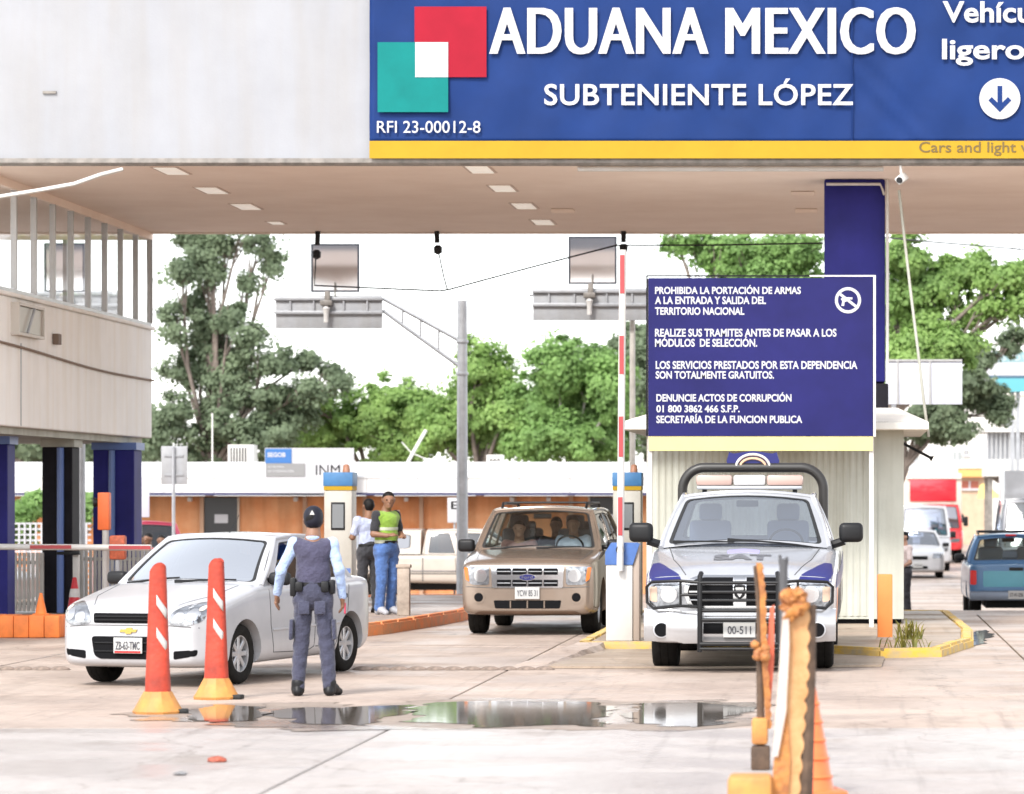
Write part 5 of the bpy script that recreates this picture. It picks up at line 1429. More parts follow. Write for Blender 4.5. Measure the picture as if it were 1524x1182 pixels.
def sdf_obj(name, prims, vox, m, parent, noise=0.0, seed=0):
    v, q = surface(prims, vox, noise, seed)
    me = bpy.data.meshes.new(name); me.from_pydata(v.tolist(), [], q.tolist()); me.materials.append(m)
    me.polygons.foreach_set('use_smooth', [True] * len(me.polygons))
    o = bpy.data.objects.new(name, me); link(o, parent)
    return o

def lerp3(a, b, t): return tuple(a[i] + (b[i] - a[i]) * t for i in range(3))
M_skin = mat('skin', (0.22, 0.11, 0.065), 0.55, var=0.1, vscale=20)
M_skin2 = mat('skin_light', (0.38, 0.21, 0.14), 0.55, var=0.1, vscale=20)
M_hair = mat('hair_black', (0.008, 0.007, 0.007), 0.6, spec=0.2)

def cloth(name, c, var=0.12, rough=0.85): return mat(name, c, rough, var=var, vscale=14, bump=0.8, bscale=34, sheen=0.2)

def person(label, loc, rz, H=1.72, pose=None, top=None, sleeve='long', trousers=None, shoes=None, vox=0.011, skin=None,
           vest=None, hair=True, hairm=None, group=None, build_=1.0, look=0.0):
    """standing figure, front towards -Y. pose overrides joints; left (L) is +x."""
    k = H / 1.74; sk = skin or M_skin
    J = dict(hipL=(.092, 0, .90), hipR=(-.092, 0, .90), kneeL=(.105, -.015, .49), kneeR=(-.105, -.015, .49), ankL=(.11, .03, .085), ankR=(-.11, .03, .085),
             toeL=(.125, -.13, .03), toeR=(-.125, -.13, .03), pel=(0, 0, .97), waist=(0, 0, 1.10), chest=(0, -.005, 1.30), neck=(0, .005, 1.47), head=(0, -.02, 1.615),
             shL=(.185, .005, 1.405), shR=(-.185, .005, 1.405), elL=(.245, .03, 1.13), elR=(-.245, .03, 1.13), wrL=(.27, -.03, .89), wrR=(-.27, -.03, .89),
             haL=(.275, -.055, .80), haR=(-.275, -.055, .80))
    if pose: J.update(pose)
    J = {a: tuple(c * k for c in v) for a, v in J.items()}
    root = empty('person', loc, rz, label, 'person', group)
    b = build_ * k
    one = (1, 1)
    P = []
    tor = [(J['pel'], J['waist'], .135 * b, .118 * b, (1.06, .78), .05), (J['waist'], J['chest'], .118 * b, .135 * b, (1.1, .76), .06),
           (lerp3(J['chest'], J['shL'], .35), J['shL'], .085 * b, .064 * b, one, .06), (lerp3(J['chest'], J['shR'], .35), J['shR'], .085 * b, .064 * b, one, .06),
           (J['pel'], J['hipL'], .11 * b, .098 * b, one, .05), (J['pel'], J['hipR'], .11 * b, .098 * b, one, .05)]
    P += [(a, c, r1 * .93, r2 * .93, s, q) for a, c, r1, r2, s, q in tor]
    legs = []; arms = []; feet = []; hands = []
    for s in 'LR':
        legs += [(J['hip' + s], J['knee' + s], .088 * b, .060 * b, one, .03), (J['knee' + s], J['ank' + s], .060 * b, .042 * b, one, .03)]
        arms += [(J['sh' + s], J['el' + s], .050 * b, .041 * b, one, .03), (J['el' + s], J['wr' + s], .041 * b, .028 * b, one, .02)]
        feet += [(J['ank' + s], lerp3(J['ank' + s], J['toe' + s], .4), .048 * k, .044 * k, one, .03), (lerp3(J['ank' + s], J['toe' + s], .3), J['toe' + s], .043 * k, .034 * k, (1.1, 1), .03),
                 (J['ank' + s], (J['ank' + s][0], J['ank' + s][1] + .035, .04 * k), .044 * k, .040 * k, one, .03)]
        # palm, four fingers, thumb
        w = Vector(J['wr' + s]); h = Vector(J['ha' + s]); dr = (h - w).normalized()
        side = Vector((0, 1, 0)); side = (side - dr * side.dot(dr)).normalized()   # fingers spread front to back
        inw = dr.cross(side).normalized()
        if inw.x * (1 if s == 'L' else -1) > 0: inw = -inw                          # curl towards the body
        kn = w + dr * .085 * k
        hands.append((tuple(w), tuple(kn), .026 * k, .022 * k, (0.85, 1.45), .015))
        for i, (o_, l) in enumerate(((-.032, .068), (-.011, .078), (.011, .072), (.031, .056))):
            r0 = kn + side * o_ * k - dr * .01; r1 = r0 + dr * l * .55 * k + inw * .012 * k; r2 = r1 + dr * l * .40 * k + inw * .022 * k
            hands += [(tuple(r0), tuple(r1), .0105 * k, .0095 * k, one, .004), (tuple(r1), tuple(r2), .0095 * k, .008 * k, one, .004)]
        t0 = w + dr * .02 * k - side * .02 * k; t1 = w + dr * .065 * k - side * .052 * k + inw * .012 * k; t2 = t1 + dr * .035 * k - side * .004 * k + inw * .006 * k
        hands += [(tuple(t0), tuple(t1), .014 * k, .0115 * k, one, .008), (tuple(t1), tuple(t2), .011 * k, .009 * k, one, .005)]
    hd = Vector(J['head']); Rl = Matrix.Rotation(look, 3, 'Z')
    def hp(x, y, z): v = hd + Rl @ Vector((x, y, z)) * k; return tuple(v)
    head = [(J['neck'], hp(0, .02, -.05), .054 * k, .055 * k, one, .03), (hp(0, .012, .028), hp(0, -.004, .018), .085 * k, .083 * k, (.92, 1.08), .02), (hp(0, -.03, -.055), hp(0, -.02, .0), .056 * k, .070 * k, (.98, 1.05), .04),
            (hp(0, -.062, -.085), hp(0, -.055, -.08), .030 * k, .032 * k, one, .03), (hp(0, -.093, .012), hp(0, -.113, -.022), .011 * k, .017 * k, one, .012),
            (hp(-.018, -.092, -.052), hp(.018, -.092, -.052), .011 * k, .011 * k, one, .008), (hp(-.038, -.086, .028), hp(.038, -.086, .028), .013 * k, .013 * k, one, .012),
            (hp(.082, .012, -.005), hp(.086, .022, .018), .016 * k, .018 * k, (.6, 1), .008), (hp(-.082, .012, -.005), hp(-.086, .022, .018), .016 * k, .018 * k, (.6, 1), .008),
            (J['chest'], J['neck'], .08 * b, .058 * k, (1, .85), .05)]
    allp = P + [(a, c, r1 * .94, r2 * .94, s, q) for a, c, r1, r2, s, q in legs] + arms + [(a, c, r1 * .85, r2 * .85, s, q) for a, c, r1, r2, s, q in feet] + hands + head
    sdf_obj('body', allp, vox, sk, root)
    for s in (1, -1):
        bm = B(); c = Vector(hp(s * .034, -.088, .012)); bmesh.ops.create_uvsphere(bm, u_segments=10, v_segments=8, radius=.011 * k, matrix=Matrix.Translation(c)); build('eye', bm, M_blackmat, root)
    g = .012 * k
    if top:
        g2 = -.001 * k if vest else .008 * k
        sp = [(a, c, r1 * (.90 if i_ == 0 else 1) + g2, r2 + g2, s, q) for i_, (a, c, r1, r2, s, q) in enumerate(tor[:4])] + [(J['chest'], lerp3(J['chest'], J['neck'], .55), .085 * b, .060 * k, (1.05, .9), .05)]
        g = .007 * k
        for s in 'LR':
            e = J['el' + s]; sh = J['sh' + s]
            if sleeve == 'long': sp += [(sh, e, .050 * b + g, .042 * b + g, one, .025), (e, lerp3(e, J['wr' + s], .93), .042 * b + g, .033 * b + g, one, .02)]
            else: sp += [(sh, lerp3(sh, e, .72), .051 * b + g, .049 * b + g * 1.4, one, .03)]
        sdf_obj('shirt', sp, vox, top, root, .0030, 1)
    if trousers:
        tp = [(J['pel'], lerp3(J['pel'], J['waist'], .45), .145 * b, .142 * b, (1.06, .84), .04), (J['pel'], J['hipL'], .125 * b, .112 * b, one, .05), (J['pel'], J['hipR'], .125 * b, .112 * b, one, .05)]
        for s in 'LR':
            a_ = lerp3(J['knee' + s], J['ank' + s], .98)
            tp += [(J['hip' + s], J['knee' + s], .098 * b, .074 * b, one, .02), (J['knee' + s], a_, .074 * b, .064 * b, one, .02)]
        tr = sdf_obj('trousers', tp, vox, trousers, root, .0042, 3)
        bm = B(); c = Vector(lerp3(J['pel'], J['waist'], .42))
        lathe(bm, [(1.0, -.022 * k), (1.03, -.018 * k), (1.03, .018 * k), (1.0, .022 * k)], (0, 0, 0), 32, 'Z', caps=False)
        for v in bm.verts: v.co.x *= .160 * b; v.co.y *= .132 * b; v.co += c
        build('belt', bm, M_black, root)
    fm = shoes or M_black
    sdf_obj('shoes', [(a, c, r1 * 1.08, r2 * 1.10, s, q) for a, c, r1, r2, s, q in feet], vox, fm, root)
    if hair:
        hpz = [(hp(0, .022, .045), hp(0, .010, .042), .088 * k, .088 * k, (.93, 1.06), .02), (hp(0, .05, .0), hp(0, .045, -.02), .058 * k, .052 * k, (1.15, .9), .03)]
        sdf_obj('hair', hpz, vox, hairm or M_hair, root, .002)
    root['k'] = 1
    del root['k']
    if vest:
        vp = [(lerp3(J['pel'], J['waist'], .45), J['waist'], .140 * b, .140 * b, (1.06, .86), .05), (J['waist'], J['chest'], .138 * b, .152 * b, (1.10, .84), .06),
              (lerp3(J['chest'], J['shL'], .3), lerp3(J['chest'], J['shL'], .80), .104 * b, .080 * b, (1, 1.0), .05), (lerp3(J['chest'], J['shR'], .3), lerp3(J['chest'], J['shR'], .80), .104 * b, .080 * b, (1, 1.0), .05)]
        sdf_obj('vest', vp, vox, vest, root, .0026, 5)
    return root, J, hp

# ---- guard seen from behind, in front of the saloon
C_navy = cloth('uniform_navy', (0.040, 0.042, 0.075)); C_vest = cloth('vest_navy', (0.048, 0.045, 0.085)); C_sky = cloth('shirt_light_blue', (0.34, 0.44, 0.66)); C_dark = cloth('trousers_dark', (0.028, 0.028, 0.034))
dg_ = 30.5
gr_, J, hp = person('guard in navy vest and cap seen from behind, beside the white saloon', (PX(466, dg_), dg_, 0), R(183), 1.71,
    dict(hipL=(.085, 0, .88), hipR=(-.085, 0, .88), kneeL=(.112, -.02, .48), kneeR=(-.122, .0, .48), ankL=(.135, .03, .085), ankR=(-.155, .03, .085), toeL=(.17, -.12, .03), toeR=(-.22, -.11, .03),
         elL=(.29, .05, 1.15), elR=(-.245, .05, 1.15), wrL=(.335, -.06, .93), wrR=(-.265, -.04, .90), haL=(.35, -.09, .845), haR=(-.265, -.07, .81), shL=(.172, .005, 1.40), shR=(-.172, .005, 1.40), head=(.0, -.03, 1.60)),
    C_sky, 'long', C_navy, M_black, vox=0.0075, vest=C_vest, build_=0.95, look=R(4))
# boots, cap, pouches, cargo pockets, small red card in the right hand
k = 1.71 / 1.74
cap = [(hp(0, .012, .060), hp(0, .002, .058), .094 * k, .094 * k, (.96, 1.08), .02), (hp(0, .02, .02), hp(0, .01, .03), .090 * k, .092 * k, (.98, 1.06), .01)]
cp = sdf_obj('cap', cap, 0.008, mat('cap_navy', (0.010, 0.010, 0.018), 0.5, spec=0.25, var=0.2), gr_)
bm = B(); box(bm, hp(0, -.135, .035), (.15, .10, .012), Euler((0.15, 0, 0)), bevel=.005); build('cap_peak', bm, MATS['cap_navy'], cp)
bm = B(); p0 = hp(0, .115, .085); prism(bm, [(-.022, p0[2] - .015), (.022, p0[2] - .015), (0, p0[2] + .025)], 'Y', p0[1] - .012, p0[1] + .004); build('cap_highlight', bm, M_reflective, cp, smooth=0)  # white triangle laid on as the highlight at the back of the cap
for s, z, h_, y in ((1, .985, .17, .03), (-1, .985, .13, .03), (-1, .99, .10, .10), (1, .99, .09, .11)):
    bm = B(); box(bm, (s * (.175 if y < .05 else .115), y, z), (.055, .09, h_) if y < .05 else (.07, .05, h_), bevel=.015); build('belt_pouch', bm, M_black, gr_)
for s in (1, -1):
    bm = B(); box(bm, (s * .192, .02, .60), (.035, .13, .19), Euler((0, s * -0.05, 0)), bevel=.015); build('cargo_pocket', bm, C_navy, gr_)
    bm = B(); box(bm, (s * .072, .108, .80), (.10, .02, .12), Euler((0.1, 0, 0)), bevel=.008); build('back_pocket', bm, C_navy, gr_)
    a = J['ankL'] if s > 0 else J['ankR']
    sdf_obj('boot_shaft', [((a[0], a[1] + .0, .05), (a[0], a[1] - .002, .115), .058, .060, (1, 1.05), .02)], 0.008, M_black, gr_)
sdf_obj('collar', [((0, .012, 1.437), (0, .012, 1.452), .062, .058, (1.08, .95), .01)], 0.007, C_sky, gr_)
bm = B(); box(bm, Vector(J['haR']) + Vector((-.02, -.01, -.01)), (.012, .06, .10), Euler((0.2, 0, 0)), bevel=.003)
cd = build('card', bm, mat('card_red', (0.50, 0.03, 0.08), 0.5)); cd.matrix_world = gr_.matrix_world.copy()
cd.location = gr_.location; cd.rotation_euler = gr_.rotation_euler
tag(cd, 'small dark red card held in the right hand of the guard', 'card')

# ---- man in green vest, and companion in blue shirt behind
C_green = cloth('vest_green', (0.23, 0.38, 0.045)); C_jeans = cloth('jeans', (0.06, 0.13, 0.33), 0.3); C_black = cloth('shirt_black', (0.02, 0.02, 0.025))
dm = 47.0
pg, J, hp = person('man in bright green vest and jeans standing on the orange kerbed island', (PX(575, dm), dm, .158), R(52), 1.72,
    dict(elL=(.25, -.02, 1.14), wrL=(.15, -.20, 1.10), haL=(.06, -.24, 1.11), elR=(-.25, .0, 1.14), wrR=(-.17, -.20, 1.12), haR=(-.09, -.25, 1.14), head=(.01, -.035, 1.61)),
    C_black, 'short', C_jeans, mat('trainers', (0.35, 0.35, 0.38), 0.6), vox=0.010, vest=C_green, look=R(-38), build_=1.08)
for z in (1.02, 1.20):
    bm = B(); lathe(bm, [(1, -.022), (1.015, 0), (1, .022)], (0, 0, 0), 32, 'Z', caps=False)
    for v in bm.verts: v.co.x *= .180; v.co.y *= .138; v.co.z += z
    build('vest_band', bm, mat('vest_band', (0.46, 0.48, 0.36), 0.35), pg)
for s, x in ((1, .19), (1, .215)):
    bm = B(); tube(bm, [(x, -.03, 1.46), (x + .04, -.03, 1.33), (x + .05, -.03, 1.24)], .007, 6); build('sleeve_stripe', bm, M_reflective, pg)
dm = 47.6
person('man in pale blue shirt and dark trousers half hidden behind the green vest', (PX(549, dm), dm, .158), R(-150), 1.62,
    dict(elL=(.25, -.04, 1.15), wrL=(.20, -.22, 1.16), haL=(.15, -.30, 1.18), elR=(-.24, .02, 1.13), wrR=(-.25, -.04, .90), haR=(-.25, -.06, .81)),
    cloth('shirt_pale', (0.42, 0.46, 0.62)), 'short', C_dark, M_black, vox=0.011)
# ---- people in the yard behind the fence, and one beside the booth
for x, d, rz, H, lab, cl in ((207, 66.0, 40, 1.66, 'leftmost of three people standing behind the fence by the red estate', (0.3, 0.3, 0.34)), (221, 66.6, -20, 1.70, 'middle one of three people standing behind the fence by the red estate', (0.05, 0.05, 0.06)),
                             (240, 66.2, 10, 1.66, 'rightmost of three people standing behind the fence by the red estate', (0.4, 0.1, 0.1))):
    person(lab, (PX(x, d), d, terrain(0, d)), R(rz), H, None, cloth('shirt_%d' % x, cl), 'short', C_dark, M_black, vox=0.016, group='people behind the fence')
d = 64.0
person('person in pale shirt partly hidden at the right corner of the booth', (PX(1346, d), d, terrain(0, d)), R(-60), 1.66,
    dict(elL=(.30, -.05, 1.12), wrL=(.36, -.25, 1.05), haL=(.38, -.33, 1.06)), cloth('shirt_pinkwhite', (0.6, 0.5, 0.48)), 'short', C_dark, M_black, vox=0.014, skin=M_skin2)

def sitter(label, car, x, y, zi, top, skin=M_skin, hairm=None, H=1.0, rz=0.0):
    """seated figure inside a vehicle: hips below the belt line, hands forward"""
    pose = dict(hipL=(.09, 0, .0), hipR=(-.09, 0, .0), kneeL=(.12, -.42, .06), kneeR=(-.12, -.42, .06), ankL=(.12, -.50, -.30), ankR=(-.12, -.50, -.30), toeL=(.12, -.66, -.34), toeR=(-.12, -.66, -.34),
                pel=(0, .02, .06), waist=(0, .04, .20), chest=(0, .05, .40), neck=(0, .04, .57), head=(0, .01, .72), shL=(.18, .05, .51), shR=(-.18, .05, .51),
                elL=(.25, -.08, .26), elR=(-.25, -.08, .26), wrL=(.20, -.30, .30), wrR=(-.20, -.30, .30), haL=(.17, -.38, .33), haR=(-.17, -.38, .33))
    M = car.root.matrix_world if False else (Matrix.Translation(car.root.location) @ Matrix.Rotation(car.root.rotation_euler.z, 4, 'Z'))
    p = M @ Vector((x, y, zi))
    return person(label, p, car.root.rotation_euler.z + rz, 1.70, pose, top, 'short', C_dark, M_black, vox=0.016, skin=skin)
sitter('driver at the wheel of the tan sport utility vehicle', c2, 0.38, 2.08, 0.72, cloth('shirt_driver', (0.45, 0.48, 0.58)))
sitter('passenger in the front seat of the tan sport utility vehicle', c2, -0.36, 2.08, 0.66, cloth('shirt_pax', (0.35, 0.18, 0.16)), skin=M_skin2)
sitter('passenger in the back seat of the tan sport utility vehicle', c2, 0.05, 2.95, 0.70, cloth('shirt_back', (0.06, 0.05, 0.06)))
sitter('driver of the white compact saloon seen through the side window', c1, 0.34, 2.05, 0.55, cloth('shirt_c1', (0.05, 0.06, 0.09)))
# ================================================================== STREET FURNITURE AND THE REST
# ---- two flexible orange posts in the foreground
def delineator(label, x, d, twist=0.0):
    e = empty('delineator_post', (PX(x, d), d, 0), twist, label, 'road post', 'orange posts by the puddle')
    bm = B(); lathe(bm, [(0.001, 0.0), (0.205, 0.0), (0.21, 0.022), (0.19, 0.05), (0.135, 0.15), (0.115, 0.185), (0.001, 0.19)], (0, 0, 0), 10, caps=False); build('base', bm, M_base_yel, e, smooth=30)
    bm = B(); box(bm, (0.20, -0.02, 0.02), (0.10, 0.12, 0.04), bevel=0.012); build('base_foot', bm, M_rubber, e)
    # flattened tapering tube, cut slantwise at the top
    bm = B(); rings = []
    for (z, w, t) in ((0.18, 0.107, 0.085), (0.45, 0.095, 0.07), (0.75, 0.084, 0.055), (1.0, 0.076, 0.048), (1.20, 0.068, 0.045)):
        ring = []
        for q in range(24):
            a = 2 * math.pi * q / 24
            x_, y_ = w * math.copysign(abs(math.cos(a)) ** 0.75, math.cos(a)), t * math.copysign(abs(math.sin(a)) ** 0.75, math.sin(a))
            zz = z + (0.055 * (1 - (x_ / w) ** 2) + 0.02 * x_ / w if z > 1.1 else 0)
            ring.append(bm.verts.new((x_, y_, zz)))
        rings.append(ring)
    for a, b in zip(rings, rings[1:]):
        for q in range(24): bm.faces.new((a[q], a[(q + 1) % 24], b[(q + 1) % 24], b[q]))
    c = bm.verts.new((0, 0.0, 1.23))
    for q in range(24): bm.faces.new((rings[-1][q], rings[-1][(q + 1) % 24], c))
    build('post', bm, M_post, e, smooth=50)
    for z0 in (0.50, 0.77):
        bm = B(); vs_ = []
        for i in range(7):
            row = []
            for j in range(2):
                u = -0.05 + i / 6 * 0.95; w, t = 0.088, 0.066
                xx = w * u; yy = -t * (1 - abs(u) ** 2.6) ** (1 / 2.6) - 0.004 if abs(u) < 0.999 else 0
                row.append(bm.verts.new((xx, yy, z0 + (1 - u) * 0.13 + j * 0.085)))
            vs_.append(row)
        for a, b in zip(vs_, vs_[1:]): bm.faces.new((a[0], b[0], b[1], a[1]))
        o = build('reflector', bm, M_reflective, e); so = o.modifiers.new('s', 'SOLIDIFY'); so.thickness = 0.004; bake(o)
    return e
delineator('nearer and left one of two orange flexible posts with white slashes', 235, 27.95, 0.1)
delineator('right one of two orange flexible posts, close to the saloon wheel', 322, 30.0, -0.15)

# ---- near barrier line at the right: posts wrapped in plastic tape, a cone
def tape_strip(bm, pts, w, scal=0.02, per=0.13):
    """hanging plastic strip with scalloped edge through pts (x,y,z)"""
    pts = [Vector(p) for p in pts]; n = 60; prev = None
    for i in range(n + 1):
        t = i / n * (len(pts) - 1); k_ = min(int(t), len(pts) - 2); p = pts[k_].lerp(pts[k_ + 1], t - k_)
        s = abs(math.sin(i * math.pi / 4.6)) * scal
        a = bm.verts.new(p + Vector((-w / 2, 0, 0))); b = bm.verts.new(p + Vector((w / 2 + s, 0.01, 0))); c = bm.verts.new(p + Vector((w / 2 + s, 0.05, 0))); d_ = bm.verts.new(p + Vector((-w / 2, 0.05, 0)))
        if prev:
            for q in range(4): bm.faces.new((prev[q], prev[(q + 1) % 4], (a, b, c, d_)[(q + 1) % 4], (a, b, c, d_)[q]))
        prev = (a, b, c, d_)
    return bm
M_tape = mat('tape_orange', (0.52, 0.22, 0.05), 0.6, var2=(0.28, 0.10, 0.035), vscale=11, bump=0.5)
M_tapepale = mat('tape_pale', (0.56, 0.33, 0.15), 0.6, var2=(0.46, 0.22, 0.08), vscale=7, bump=0.3)
M_tapewhite = mat('tape_white', (0.50, 0.42, 0.37), 0.6, var=0.15, vscale=6)
M_brown = mat('weathered_brown', (0.09, 0.055, 0.035), 0.8, var=0.4, vscale=10)
d = 19.3
e = empty('barrier_post', (PX(1172, d), d, 0), 0, 'near barrier post wrapped in pale scalloped orange plastic, blurred at lower right', 'barrier')
def rel(x, y, dd, e): v = W(x, y, dd); return v - e.location
bm = B(); tape_strip(bm, [rel(1187, 905, d, e), rel(1186, 1000, d, e), rel(1180, 1080, d, e), rel(1172, 1182, d, e), rel(1168, 1214, d, e)], 0.105, 0.022); build('scalloped_strip', bm, M_tapepale, e, smooth=0)
bm = B(); prism(bm, [(rel(x, y, d, e).x, rel(x, y, d, e).z) for x, y in ((1165, 912), (1174, 905), (1175, 960), (1170, 1060), (1158, 1125), (1150, 1125), (1158, 1020))], 'Y', -0.05, -0.02); build('white_strip', bm, M_tapewhite, e)
bm = B(); tube(bm, [rel(1206, 900, d + .06, e), rel(1204, 1000, d + .06, e), rel(1196, 1215, d + .06, e)], [0.035, 0.04, 0.05], 10); build('post', bm, M_brown, e)
bm = B()
rg = random.Random(5)
for q in range(16):
    c = rel(1182 + rg.uniform(-14, 14), 893 + rg.uniform(-12, 22), d - 0.03, e)
    bmesh.ops.create_icosphere(bm, subdivisions=2, radius=rg.uniform(0.022, 0.045), matrix=Matrix.Translation(c) @ Matrix.Diagonal((1, 1, rg.uniform(.6, 1.2), 1)))
for v in bm.verts: v.co += Vector((rg.uniform(-1, 1), rg.uniform(-1, 1), rg.uniform(-1, 1))) * 0.013
build('knotted_tape', bm, M_tape, e, smooth=60)
bm = B(); box2(bm, rel(1084, 1214, d, e) + Vector((0, -.16, 0)), rel(1150, 1152, d, e) + Vector((0, .10, 0)), bevel=0.03); build('base', bm, M_base_yel, e)
bm = B(); prism(bm, [(rel(x, y, d, e).x, rel(x, y, d, e).z) for x, y in ((1152, 1130), (1172, 1060), (1176, 1130), (1172, 1214), (1146, 1214))], 'Y', -0.02, 0.02); build('tape_fold', bm, M_tape, e)
d = 22.2
e = empty('barrier_post', (PX(1131, d), d, 0), 0, 'thin dark barrier post with knotted orange tape left of the blurred one', 'barrier')
bm = B(); tube(bm, [rel(1124, 842, d, e), rel(1130, 900, d, e), rel(1131, 1000, d, e), rel(1133, 1145, d, e)], [0.014, 0.02, 0.024, 0.028], 8); build('post', bm, M_brown, e)
bm = B(); tape_strip(bm, [rel(1129, 838, d - .03, e), rel(1134, 880, d - .03, e), rel(1136, 960, d - .03, e), rel(1141, 1040, d - .03, e), rel(1143, 1085, d - .03, e)], 0.032, 0.012); build('tape', bm, M_tape, e, smooth=0)
bm = B()
for q in range(7):
    c = rel(1133 + rg.uniform(-10, 8), 966 + rg.uniform(-13, 13), d - 0.05, e); bmesh.ops.create_icosphere(bm, subdivisions=2, radius=rg.uniform(0.025, 0.04), matrix=Matrix.Translation(c))
for v in bm.verts: v.co += Vector((rg.uniform(-1, 1), rg.uniform(-1, 1), rg.uniform(-1, 1))) * 0.005
build('knotted_tape', bm, M_tape, e, smooth=60)
bm = B(); box2(bm, rel(1119, 1108, d, e) + Vector((0, -.06, 0)), rel(1143, 1068, d, e) + Vector((0, .06, 0)), bevel=0.02); build('orange_weight', bm, M_base_yel, e)
bm = B(); box2(bm, rel(1118, 1145.4, d, e) + Vector((0, -.08, 0)), rel(1146, 1110, d, e) + Vector((0, .08, 0)), bevel=0.015); build('base', bm, M_brown, e)
bm = B(); prism(bm, [(rel(x, y, d, e).x, rel(x, y, d, e).z) for x, y in ((1146, 905), (1152, 900), (1152, 985), (1146, 1060), (1140, 1075), (1138, 1000))], 'Y', 0.02, 0.05); build('hanging_tape', bm, mat('tape_red', (0.60, 0.12, 0.06), 0.5, var=0.2), e)
d = 21.0
e = empty('barrier_post', (PX(1166, d), d, 0), 0, 'plain dark grey post rising behind the knotted tape of the barrier', 'barrier')
bm = B(); tube(bm, [(0, 0, 0), (0, 0, PZ(832, d))], 0.026, 10); tube(bm, [(-0.02, 0, PZ(840, d)), (-0.022, 0, PZ(826, d))], 0.01, 6); tube(bm, [(0.02, 0, PZ(840, d)), (0.022, 0, PZ(829, d))], 0.01, 6); build('post', bm, mat('post_grey', (0.07, 0.07, 0.075), 0.6), e)
bm = B(); lathe(bm, [(0.001, 0), (0.14, 0), (0.13, 0.03), (0.04, 0.05), (0.001, 0.05)], (0, 0, 0), 16, caps=False); build('base', bm, M_rubber, e)
def cone(label, x, d, h, r, m=M_cone, band=True, z=0.0, group=None):
    e = empty('traffic_cone', (PX(x, d), d, z), 0.2, label, 'traffic cone', group)
    bm = B(); lathe(bm, [(r * 0.86, h * 0.055), (r * 0.82, h * 0.07), (r * 0.20, h * 0.985), (r * 0.15, h), (0.001, h)], (0, 0, 0), 24, caps=False); build('cone', bm, m, e, smooth=30)
    bm = B(); box(bm, (0, 0, h * 0.028), (r * 2.3, r * 2.3, h * 0.055), bevel=0.012); build('base', bm, m, e)
    if band:
        bm = B(); lathe(bm, [(r * 0.82 - r * 0.62 * t + 0.004, h * (0.07 + 0.915 * t)) for t in (0.50, 0.72)], (0, 0, 0), 24, caps=False); build('band', bm, M_reflective, e)
    return e
d = 20.3
e = cone('large plain orange cone cut by the lower edge beside the barrier posts', 1206, d, 0.66, 0.17, mat('cone_bright', (0.78, 0.17, 0.05), 0.45, var=0.12, vscale=6), False)
for q in range(5):
    z = 0.10 + 0.11 * q; rr_ = 0.17 * (0.82 - 0.62 * (z / 0.66 - .07) / .915)
    bm = B(); lathe(bm, [(rr_ - 0.003, z), (rr_ + 0.008, z + 0.012), (rr_ - 0.008, z + 0.03)], (0, 0, 0), 24, caps=False); build('rib', bm, MATS['cone_bright'], e)
cone('small orange cone on the orange kerb wall at left', 61, 43.3, 0.28, 0.09, M_orange, False, 0.285)
cone('red and white cone beside the dark gatehouse column', 111, 49.5, 0.62, 0.15, mat('cone_red', (0.50, 0.03, 0.04), 0.5), True)

# ---- ticket machines
def ticket_pillar(label, x, d):
    e = empty('ticket_machine', (PX(x, d), d, .158 if x < 800 else .098), 0, label, 'ticket machine', 'ticket machines between the lanes')
    w = 0.40; z0 = e.location.z; h = PZ(703, d) - z0
    bm = B(); box2(bm, (-w / 2, 0, 0), (w / 2, 0.45, h - 0.26), bevel=0.015); build('cabinet', bm, mat('machine_grey', (0.45, 0.43, 0.39), 0.5, var=0.08, streak=0.1), e)
    bm = B(); box2(bm, (-w / 2 - 0.005, -0.005, h - 0.26), (w / 2 + 0.005, 0.455, h - 0.20)); build('yellow_band', bm, M_yellow, e, smooth=0)
    bm = B(); box2(bm, (-w / 2 - 0.012, -0.012, h - 0.199), (w / 2 + 0.012, 0.462, h), bevel=0.01); build('blue_head', bm, mat('machine_blue', (0.05, 0.17, 0.36), 0.45, var=0.15), e)
    bm = B(); box2(bm, (-0.10, -0.012, h - 0.83), (0.10, 0.0, h - 0.43), bevel=0.008); f = build('window_frame', bm, M_black, e)
    bm = B(); box2(bm, (-0.08, -0.016, h - 0.80), (0.08, -0.011, h - 0.46)); build('display', bm, mat('display_grey', (0.16, 0.17, 0.18), 0.2), f, smooth=0)
    bm = B(); lathe(bm, [(0.055, 0), (0.055, 0.04), (0.05, 0.05), (0.045, 0.10), (0.02, 0.115), (0.001, 0.117)], (0.09, 0.2, h), 14, caps=False); build('beacon', bm, mat('beacon', (0.42, 0.20, 0.12), 0.3), e)
    bm = B(); box2(bm, (0.06, -0.006, h - 1.45), (w / 2 - 0.02, 0.0, h - 1.38)); build('blue_label', bm, M_midblue, e, smooth=0)
ticket_pillar('grey ticket machine with blue head behind the guard', 503, 48.3)
ticket_pillar('grey ticket machine with blue head behind the white barrier cabinet', 933, 48.3)

